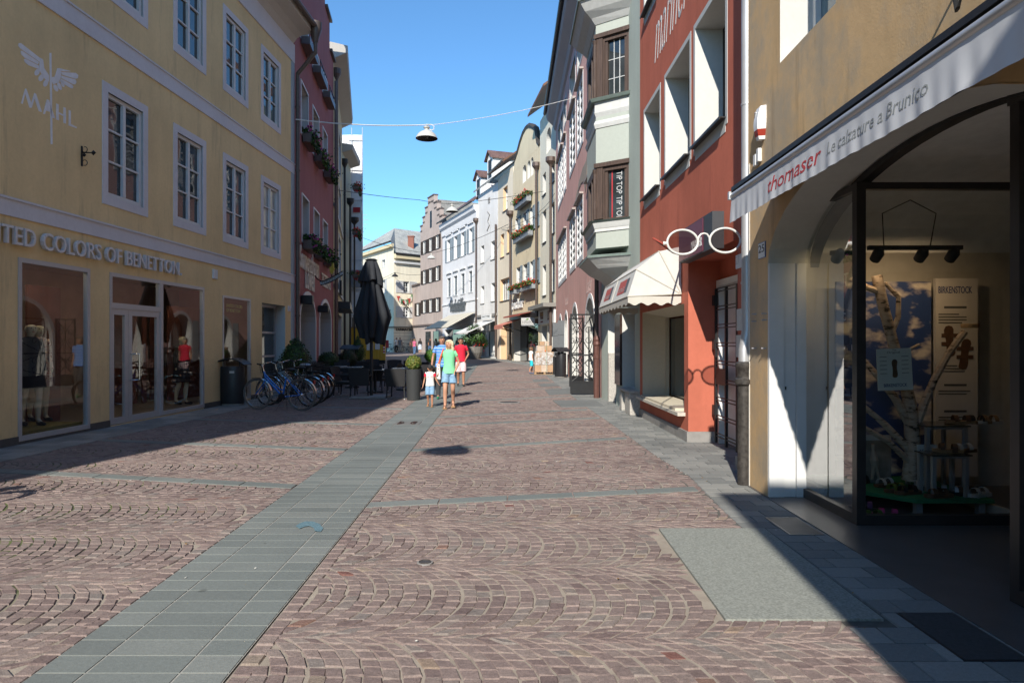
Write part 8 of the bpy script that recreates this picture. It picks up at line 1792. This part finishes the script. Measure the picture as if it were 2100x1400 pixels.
def person(label, loc, rz, H, skinm, hair, shirt, legs, shoes, legL=(-.10, 0.0), legR=(.10, .06), armL=None, armR=None, turn=0.0, hairlen=0, cap=None, sleeve=.5, legcut=.47, skirt=False, group=None, female=False, name='person', cat='person', long_shirt=0.0, glasses=False, fingers=True, flare=0.0, dress=None, faceless=False, sleevemat=None, sock=None):
    t = thing(name, label, cat, loc, rz, group=group); s = H/1.70; child = H < 1.4
    hs = 1.22 if child else 1.0                      # children have larger heads
    sw = (.148 if female else .172)*(.95 if child else 1)
    J = {}
    for sd, (ky, ay) in ((1, legL), (-1, legR)):
        lift = max(0, ay)*.35
        J[sd] = dict(hip=V3(sd*.085, 0, .89), mid=V3(sd*.092, ky*.45-.012, .68), knee=V3(sd*.094, ky-.01, .47+abs(ky)*.02), calf=V3(sd*.095, ky*.6+ay*.4+.025, .34+lift*.5), ankle=V3(sd*.096, ay+.02, .085+lift), ball=V3(sd*.103, ay-.09, .035+lift*.5), toe=V3(sd*.106, ay-.155, .028+lift*.2))
    dA = lambda sd: (V3(sd*(sw+.05), .03, 1.13), V3(sd*(sw+.06), -.02, .89))
    arms = {1: armL or dA(1), -1: armR or dA(-1)}
    arms = {k: tuple(V3(*p) for p in v) for k, v in arms.items()}
    pel, wst, chs, uch = V3(0, 0, .95), V3(0, -.005, 1.09), V3(0, -.01, 1.25), V3(0, 0, 1.36)
    hz = 1.575 if not child else 1.565; rot = Matrix.Rotation(turn, 3, 'Z'); hc = V3(0, -.02, hz)
    hd = lambda x, y, z: hc + rot @ (V3(x, y, z)*hs)
    wr = .112 if female else .125
    torso = [(pel, (.135, .10)), (wst, (wr, .088)), (chs, (.14 if not female else .128, .10)), (uch, (.10, .075)), (V3(0, .005, 1.425), .054), (V3(0, -.002, 1.465), .050), (hd(0, -.016, -.055), .070*hs), (hd(0, -.002, .012), .098*hs), (hd(0, .008, .075), .072*hs)]
    A = [[(p*s, (r[0]*s, r[1]*s) if isinstance(r, tuple) else r*s) for p, r in torso]]
    th = .092 if female else .086
    for sd in (1, -1):
        j = J[sd]; A.append([(pel*s, .1*s), (j['hip']*s, th*s), (j['mid']*s, .076*s), (j['knee']*s, .054*s), (j['calf']*s, .057*s), (j['ankle']*s, .034*s), (j['ball']*s, .030*s), (j['toe']*s, .022*s)])
        el, wrp = arms[sd]; sh = V3(sd*sw, .0, 1.375)
        A.append([(uch*s, .08*s), (sh*s, .048*s), ((sh*.5+el*.5)*s, .041*s), (el*s, .034*s), ((el*.6+wrp*.4)*s, .034*s), (wrp*s, .023*s)])
        d = (wrp-el).normalized(); pm = wrp+d*.055; A.append([(wrp*s, .023*s), (pm*s, (.024*s, .017*s))])
        if fingers:
            side = V3(0, 1, 0) - d*d.y; side = side.normalized() if side.length > .1 else V3(1, 0, 0); inn = side.cross(d).normalized()*sd
            for k, ln in enumerate((.062, .070, .066, .052)):
                o = side*(-.024+.016*k); b0 = pm+d*.03+o; A.append([(pm*s, .02*s), (b0*s, .0085*s), ((b0+d*ln*.5-inn*.006)*s, .0078*s), ((b0+d*ln*.92-inn*.024)*s, .0065*s)])
            tb = wrp+d*.02-side*.026; A.append([((wrp+d*.012)*s, .02*s), (tb*s, .011*s), ((tb+d*.035-side*.014)*s, .0088*s), ((tb+d*.058-side*.014)*s, .0075*s)])
    ex = MB()
    if not faceless:
        for sd in (1, -1): ex.sphere(hd(sd*.030, -.078, .018)*s, (.011*s*hs, .008*s*hs, .007*s*hs), 8, 6, 1); ex.sphere(hd(sd*.031, -.080, .038)*s, (.016*s, .008*s, .0035*s), 8, 4, 3)
        ex.sphere(hd(0, -.078, -.048)*s, (.022*s, .010*s, .007*s), 8, 5, 2); ex.sphere(hd(0, -.092, -.012)*s, (.013*s*hs, .017*s*hs, .022*s*hs), 8, 6, 0)
    for sd in (1, -1): ex.sphere(hd(sd*.082, .008, .0)*s, (.012*s*hs, .020*s*hs, .028*s*hs), 8, 6, 0)
    skin('body', A, None, t, 2, ex, [skinm, M_EYE, M_LIP, hair or skinm])
    g_ = .016*s
    # upper clothes: an open-hemmed body and open sleeves
    if shirt:
        hz0 = .86-long_shirt; k_ = .94 if female else 1.04; mb = MB()
        mb.lathe([(.150*k_*s, hz0*s), (.142*k_*s, .94*s), ((.116 if female else .124)*k_*s, 1.09*s), (.129*k_*s, 1.24*s), (.130*k_*s, 1.33*s), (.128*k_*s, 1.375*s), (.108*s, 1.418*s), (.084*s, 1.440*s), (.062*s, 1.452*s)], 22, M=Matrix.Diagonal((1.22, .92, 1)), cap=False)
        sl = []
        for sd in (1, -1):
            el, wrp = arms[sd]; sh = V3(sd*sw, .0, 1.372); inr = V3(sd*.045, 0, 1.308); full = [inr, sh, sh*.5+el*.5, el, el*.5+wrp*.5, wrp]; rr = [.062, .060, .056, .050, .044, .034]
            pts, ra = (full[:2]+[sh*(1-sleeve)+el*sleeve], [.064, .062, .058]) if sleeve <= .5 else (full, rr)
            c = ([p*s for p in pts], [r*s*(.92 if female else 1) for r in ra]); mb.tube(*c, 12, caps=False); sl.append(c)
        mb.v = [(x+.004*s*math.sin(z/s*38+x/s*20), y+.006*s*math.sin(z/s*31+x/s*33+1), z) for x, y, z in mb.v]
        sh_o = build('shirt', mb, shirt, t, smooth=2, recalc=False)
        if sleevemat:
            for pts, ra in sl: mb = MB(); mb.tube(pts[1:], [r*1.13 for r in ra[1:]], 12, caps=False); build('sleeve', mb, sleevemat, sh_o, smooth=2, recalc=False)
    if dress:
        mb = MB(); n = 20; prof = [(.085, 1.40), (.125, 1.32), (.15, 1.24), (.125, 1.08), (.165, .92), (.19, .75), (.205, dress[1])]
        mb.lathe([(r*s, z*s) for r, z in prof], n, M=Matrix.Diagonal((1.15, .85, 1)), cap=False); build('dress', mb, dress[0], t, smooth=True, recalc=False)
    # lower clothes
    if legs and not skirt:
        mb = MB(); mb.lathe([(.112*s, 1.04*s), (.122*s, .95*s), (.130*s, .87*s), (.10*s, .80*s), (.02*s, .775*s)], 22, M=Matrix.Diagonal((1.15, .84, 1)), cap=False)
        for sd in (1, -1):
            j = J[sd]; q = [(j['hip'], .092), (j['mid'], .088+flare), (j['knee'], .070+flare), (j['calf'], .066), (j['ankle']+V3(0, .01, -.02), .056)]
            q[0:0] = [(j['hip']+V3(-.015*sd, 0, .085), .045), (j['hip']+V3(-.006*sd, 0, .045), .070)]; c = q[:3] + [(j['hip']*.42+j['mid']*.58, .092), (j['mid']*.72+j['knee']*.28, .094+flare)] if legcut == 'short' else (q[:4] + [(j['mid']*.15+j['knee']*.85, .082+flare)] if legcut == 'knee' else q)
            mb.tube([p*s for p, r in c], [r*s for p, r in c], 14, caps=False)
        build('shorts' if legcut != 'long' else 'trousers', mb, legs, t, smooth=2, recalc=False)
    if skirt:
        mb = MB(); mb.lathe([(.13*s, 1.03*s), (.165*s, .92*s), (.19*s, .75*s), (.215*s, skirt*s)], 20, M=Matrix.Diagonal((1.1, .85, 1)), cap=False); build('skirt', mb, legs, t, smooth=True, recalc=False)
    # shoes
    for sd in (1, -1):
        j = J[sd]
        if shoes: skin('shoe', [[((j['ankle']+V3(0, .03, -.045))*s, .036*s), ((j['ball']+V3(0, 0, .0))*s, .040*s), ((j['toe']+V3(0, -.012, 0))*s, .031*s)]], shoes, t, 2)
        else:
            mb = MB(); a, b = j['ankle']+V3(0, .045, 0), j['toe']+V3(0, -.03, 0); m_ = (a+b)/2; z0 = min(j['toe'].z-.028, .0)
            mb.hexa([V3(m_.x-.042, a.y, a.z-.085)*s, V3(m_.x+.042, a.y, a.z-.085)*s, V3(m_.x+.05, b.y, b.z-.03)*s, V3(m_.x-.05, b.y, b.z-.03)*s, V3(m_.x-.042, a.y, a.z-.06)*s, V3(m_.x+.042, a.y, a.z-.06)*s, V3(m_.x+.05, b.y, b.z-.008)*s, V3(m_.x-.05, b.y, b.z-.008)*s])
            so_ = build('sandal', mb, M_CORK, t, bevel=.006); mb = MB()
            for p, r, tz in ((j['ball'], .038, .0), (j['ankle']+V3(0, -.01, -.005), .037, .01)): mb.tube([(p+V3(r*math.cos(a), r*.25*math.sin(a), r*math.sin(a)))*s for a in np.linspace(-.3, 3.44, 10)], .007*s, 5)
            build('strap', mb, M_LEATH, so_)
        if sock: skin('sock', [[((j['ankle']+V3(0, 0, .05))*s, .040*s), (j['ankle']*s, .036*s)]], sock, t, 1)
    # hair or cap
    if hair:
        mb = MB(); e = lambda x, y, z, a, b, c: mb.sphere(hd(x, y, z)*s, (a*s*hs, b*s*hs, c*s*hs), 14, 10)
        e(0, .020, .034, .094, .096, .088); e(0, .040, -.012, .084, .078, .085); e(0, -.030, .075, .066, .062, .036)
        if hairlen:
            e(0, .055, -.07-hairlen*.4, .085, .062, .085+hairlen*.6)
            for sd in (1, -1):
                for k in range(8): e(sd*(.080+.007*math.sin(k*1.3)), .018+.004*k, .040-.021*k-hairlen*.15*k, .036, .048, .034+hairlen*.2)
        mb.v = [(x+.004*s*math.sin(z*170+x*60), y+.004*s*math.sin(z*130+y*90), z) for x, y, z in mb.v]; build('hair', mb, hair, t, smooth=2)
    if cap:
        mb = MB(); mb.lathe([(.092*s*hs, .0), (.094*s*hs, .03*s), (.082*s*hs, .075*s*hs), (.05*s*hs, .105*s*hs), (.001, .115*s*hs)], 18, hd(0, .002, .028)*s, cap=False)
        c0 = hd(0, -.085, .03)*s; mb.hexa([hd(x, y, z)*s for x, y, z in ((-.07, -.06, .028), (.07, -.06, .028), (.05, -.15, .012), (-.05, -.15, .012), (-.07, -.06, .036), (.07, -.06, .036), (.05, -.15, .02), (-.05, -.15, .02))]); build('cap', mb, cap, t, smooth=True)
    if glasses:
        mb = MB()
        for sd in (1, -1): mb.tube([(hd(sd*.032+.022*math.cos(a), -.084, .02+.016*math.sin(a)))*s for a in np.linspace(0, 6.28, 11)[:-1]], .003*s, 4, closed=True); mb.tube([hd(sd*.054, -.082, .025)*s, hd(sd*.082, .0, .02)*s], .003*s, 4)
        mb.tube([hd(-.01, -.088, .022)*s, hd(.01, -.088, .022)*s], .003*s, 4); build('spectacles', mb, M_BLACK, t)
    return t
M_BLOND = plain('blond_hair', (.62, .52, .36), .55, 0, .22, 40, .5, 70); M_DKHAIR = plain('dark_hair', (.035, .022, .015), .5, 0, .2, 40); M_GREYHAIR = plain('greying_hair', (.10, .085, .075), .6, 0, .3, 60); M_BRHAIR = plain('brown_hair', (.16, .09, .05), .5, 0, .2, 40)
M_MINT = plain('mint_cotton', (.22, .66, .36), .85, 0, .06, 12, .15, 60); M_DENIM = plain('washed_denim', (.20, .34, .50), .85, 0, .22, 14, .1, 60); M_DENIM2 = plain('blue_denim', (.08, .15, .28), .85, 0, .2, 14)
M_REDT = plain('crimson_cotton', (.62, .015, .045), .8, 0, .08, 12); M_STRIPE = stripes('blue_white_stripes', [(0, (.03, .17, .60)), (.34, (.24, .42, .70)), (.5, (.04, .22, .66)), (.84, (.55, .66, .78))], 2, 11); M_WTEE = plain('white_cotton', (.74, .74, .73), .85, 0, .05, 12)
M_TEAL = plain('turquoise_cotton', (.02, .50, .62), .8, 0, .08); M_PINKSH = spots('pink_print_cotton', (.68, .55, .57), (.60, .16, .24), 20, .3); M_DKTR = plain('dark_grey_trousers', (.05, .055, .06), .8, 0, .15); M_GREENSH = plain('green_shoe', (.02, .20, .10), .6); M_DKSH = plain('dark_shoe', (.05, .045, .04), .6); M_BAG = spots('white_red_print', (.70, .66, .64), (.58, .05, .05), 22, .36)
p = gp(921, 837)
wm = person('woman in mint top and denim shorts with blond hair carrying a red patterned bag', (p.x, p.y, .008), R(4), 1.68, M_SKIN, M_BLOND, M_MINT, M_DENIM, None, legL=(-.03, .16), legR=(-.13, -.13), armL=((.24, .05, 1.13), (.16, -.10, .94)), armR=((-.24, .02, 1.14), (-.26, -.12, .92)), turn=R(-32), hairlen=.03, sleeve=.32, legcut='short', female=True, flare=.012)
mb = MB(); mb.tube([(.09*math.sin(a), .02+.09*math.cos(a)-.03, 1.655+.02*math.cos(a)) for a in np.linspace(-2, 2, 14)], .006, 5); 
bg_ = thing('shoulder_bag', 'white shoulder bag with red print and orange strap on the blond woman', 'bag', wm.location, R(4)); mb = MB(); mb.hexa([V3(*v) for v in ((-.30, -.16, .72), (-.20, -.18, .70), (-.19, .10, .70), (-.30, .12, .72), (-.30, -.14, 1.10), (-.22, -.16, 1.10), (-.21, .08, 1.10), (-.29, .10, 1.10))]); build('pouch', mb, M_BAG, bg_, bevel=.025)
mb = MB(); mb.tube([(-.25, -.14, 1.08), (-.205, -.10, 1.25), (-.14, -.02, 1.435), (-.20, .07, 1.25), (-.25, .08, 1.09)], .017, 6); build('strap', mb, plain('orange_strap', (.62, .10, .04), .7), bg_, smooth=True)
p = gp(882, 834); b_ = person('small boy in black cap and white red sleeved shirt walking beside the blond woman', (p.x, p.y, .008), R(-2), 1.03, M_SKIN2, None, M_WTEE, M_DENIM, None, legL=(-.08, -.08), legR=(-.02, .12), armR=((-.24, .05, 1.12), (-.29, -.03, .86)), armL=((.24, .02, 1.13), (.33, .0, .98)), cap=plain('black_cap', (.02, .02, .022), .8), sleeve=.5, legcut='knee', turn=R(8), sleevemat=M_REDT, flare=.02, fingers=True)
mb = MB(); put_text(mb, 'ALTO', lambda a, b, h: V3(-.06+a, -.0775-h+.010*abs(a-.06)/.06, .735+b), w=.12, h=.03, ext=.002); build('lettering', mb, M_REDT, b_)
p = gp(908, 817); person('grey haired man in blue striped shirt and dark trousers behind the blond woman', (p.x-.02, p.y, .008), R(3), 1.80, M_SKIN2, M_GREYHAIR, M_STRIPE, M_DKTR, M_GREENSH, legL=(-.02, .12), legR=(-.12, -.12), armR=((-.25, .03, 1.12), (-.27, -.1, .90)), sleeve=.5, legcut='long', turn=R(10))
p = gp(945, 791.5); person('man in crimson shirt and pink print shorts wearing glasses, hand in pocket', (p.x, p.y, .008), R(2), 1.79, M_SKIN2, M_DKHAIR, M_REDT, M_PINKSH, M_DKSH, legL=(-.10, -.08), legR=(0, .12), armL=((.27, .08, 1.12), (.18, -.04, .95)), sleeve=.42, legcut='knee', glasses=True, flare=.02, sock=M_WTEE)
p = gp(1089, 766.5); person('boy in white shirt and turquoise shorts standing at the loaded pallet', (p.x, p.y, g(p.y)+.005), R(118), 1.32, M_SKIN2, M_BRHAIR, M_WTEE, M_TEAL, M_DENIM2, legL=(-.14, -.14), legR=(.02, .16), sleeve=.45, legcut='knee', flare=.02)
p = gp(1057, 739); w_ = person('woman in dark blue walking into the dark tea shop', (p.x, p.y+.3, g(p.y)), R(120), 1.64, M_SKIN2, M_DKHAIR, plain('navy_knit', (.03, .06, .14), .8), M_DENIM2, M_CORK, legL=(-.2, -.2), legR=(.02, .24), armL=((.2, -.12, 1.14), (.16, -.34, 1.12)), sleeve=1, legcut='long', female=True, hairlen=.02)
bw = thing('straw_bag', 'tan straw bag carried low by the woman entering the tea shop', 'bag', (p.x-.35, p.y+.15, g(p.y)+.42)); mb = MB(); mb.lathe([(.12, -.14), (.19, -.02), (.17, .1), (.13, .13)], 12, M=Matrix.Diagonal((1.1, .6, 1))); build('basket', mb, plain('straw', (.33, .21, .10), .8, 0, .25, 30), bw); mb = MB(); mb.tube([(-.1, 0, .12), (-.03, 0, .36), (.12, 0, .36), (.12, 0, .12)], .014, 5); build('strap', mb, M_LEATH, bw)
M_PNK = plain('pink_top', (.50, .12, .22), .8); M_BLK = plain('black_top', (.02, .02, .022), .8); M_OFFW = plain('cream_cardigan', (.60, .58, .50), .8); M_KHAKI = plain('khaki_dress', (.30, .27, .15), .8); M_WB = spots('blue_white_skirt', (.55, .6, .66), (.12, .22, .42), 12, .4)
gf = 'passers-by at the far end of the street'
def far(label, x, yf, **k):
    q = gp(x, yf); return person(label, (q.x, q.y, g(q.y)), k.pop('rz'), k.pop('H', 1.68), M_SKIN2, k.pop('hair', M_DKHAIR), k.pop('shirt'), k.pop('legs'), k.pop('shoes', M_DKSH), group=gf, fingers=False, **k)
far('far woman in pink top and jeans walking away', 850, 727, rz=R(170), shirt=M_PNK, legs=M_DENIM2, legcut='long', female=True, hair=M_BRHAIR, hairlen=.05, H=1.66, legL=(-.1, -.14), legR=(.05, .14))
far('far woman in dark brown beside the one in pink', 844.5, 725, rz=R(175), shirt=plain('dark_brown_top', (.05, .03, .025), .8), legs=plain('dark_skirt', (.03, .025, .025), .8), legcut='long', female=True, hairlen=.05)
far('far woman in black top and blue white skirt', 861.5, 724.5, rz=R(185), shirt=M_BLK, legs=M_WB, legcut='long', skirt=.45, female=True, sleeve=.9)
far('far woman in cream cardigan over khaki dress behind the green ball', 894, 727, rz=R(5), shirt=M_OFFW, legs=M_KHAKI, legcut='long', skirt=.45, female=True, sleeve=1, hairlen=.03)
far('far dark clothed person before the gable house shops', 882, 724, rz=R(40), shirt=M_BLK, legs=M_DENIM2, legcut='long')
far('far man in white shirt astride a bicycle at the pharmacy', 813, 723, rz=R(80), shirt=M_WTEE, legs=M_BLK, legcut='long', H=1.75, armL=((.2, -.15, 1.15), (.18, -.38, 1.05)))
far('far man in grey standing by the pharmacy wall', 820.5, 723, rz=R(10), shirt=plain('grey_top', (.16, .16, .17), .8), legs=plain('beige_trousers', (.30, .28, .24), .8), legcut='long', H=1.76)
# mannequins in the clothes shop
M_MANN = plain('mannequin_cream', (.60, .58, .46), .45, 0, .03); gm_ = 'mannequins in the clothes shop window'
M_DRESSP = spots('coral_line_print', (.62, .50, .47), (.28, .03, .06), 26, .34); M_NAVYD = plain('navy_dress', (.012, .014, .026), .8)
def mannequin(label, x, d, rz, shirt, dr, H=1.80):
    q = F1.P(F1.px(x, 703, d)[0], .17, d); return person(label, (q.x, q.y, .17 if x < 200 else .03), rz, H, M_MANN, None, shirt, None, M_BLACK, group=gm_, name='mannequin', cat='mannequin', female=True, faceless=False, dress=dr, legL=(-.06, -.06), legR=(0, .06), sleeve=.6, fingers=False)
mannequin('bald cream mannequin in navy dress with pale collar in the first shop window', 62, -.62, R(62), M_NAVYD, (M_NAVYD, .62)); mannequin('bald cream mannequin in coral patterned dress beside the navy one', 78, -.98, R(62), M_DRESSP, (M_DRESSP, .60)); mannequin('dark dressed mannequin beside the shop door', 372, -1.0, R(75), M_BLK, (M_NAVYD, .55), 1.78)
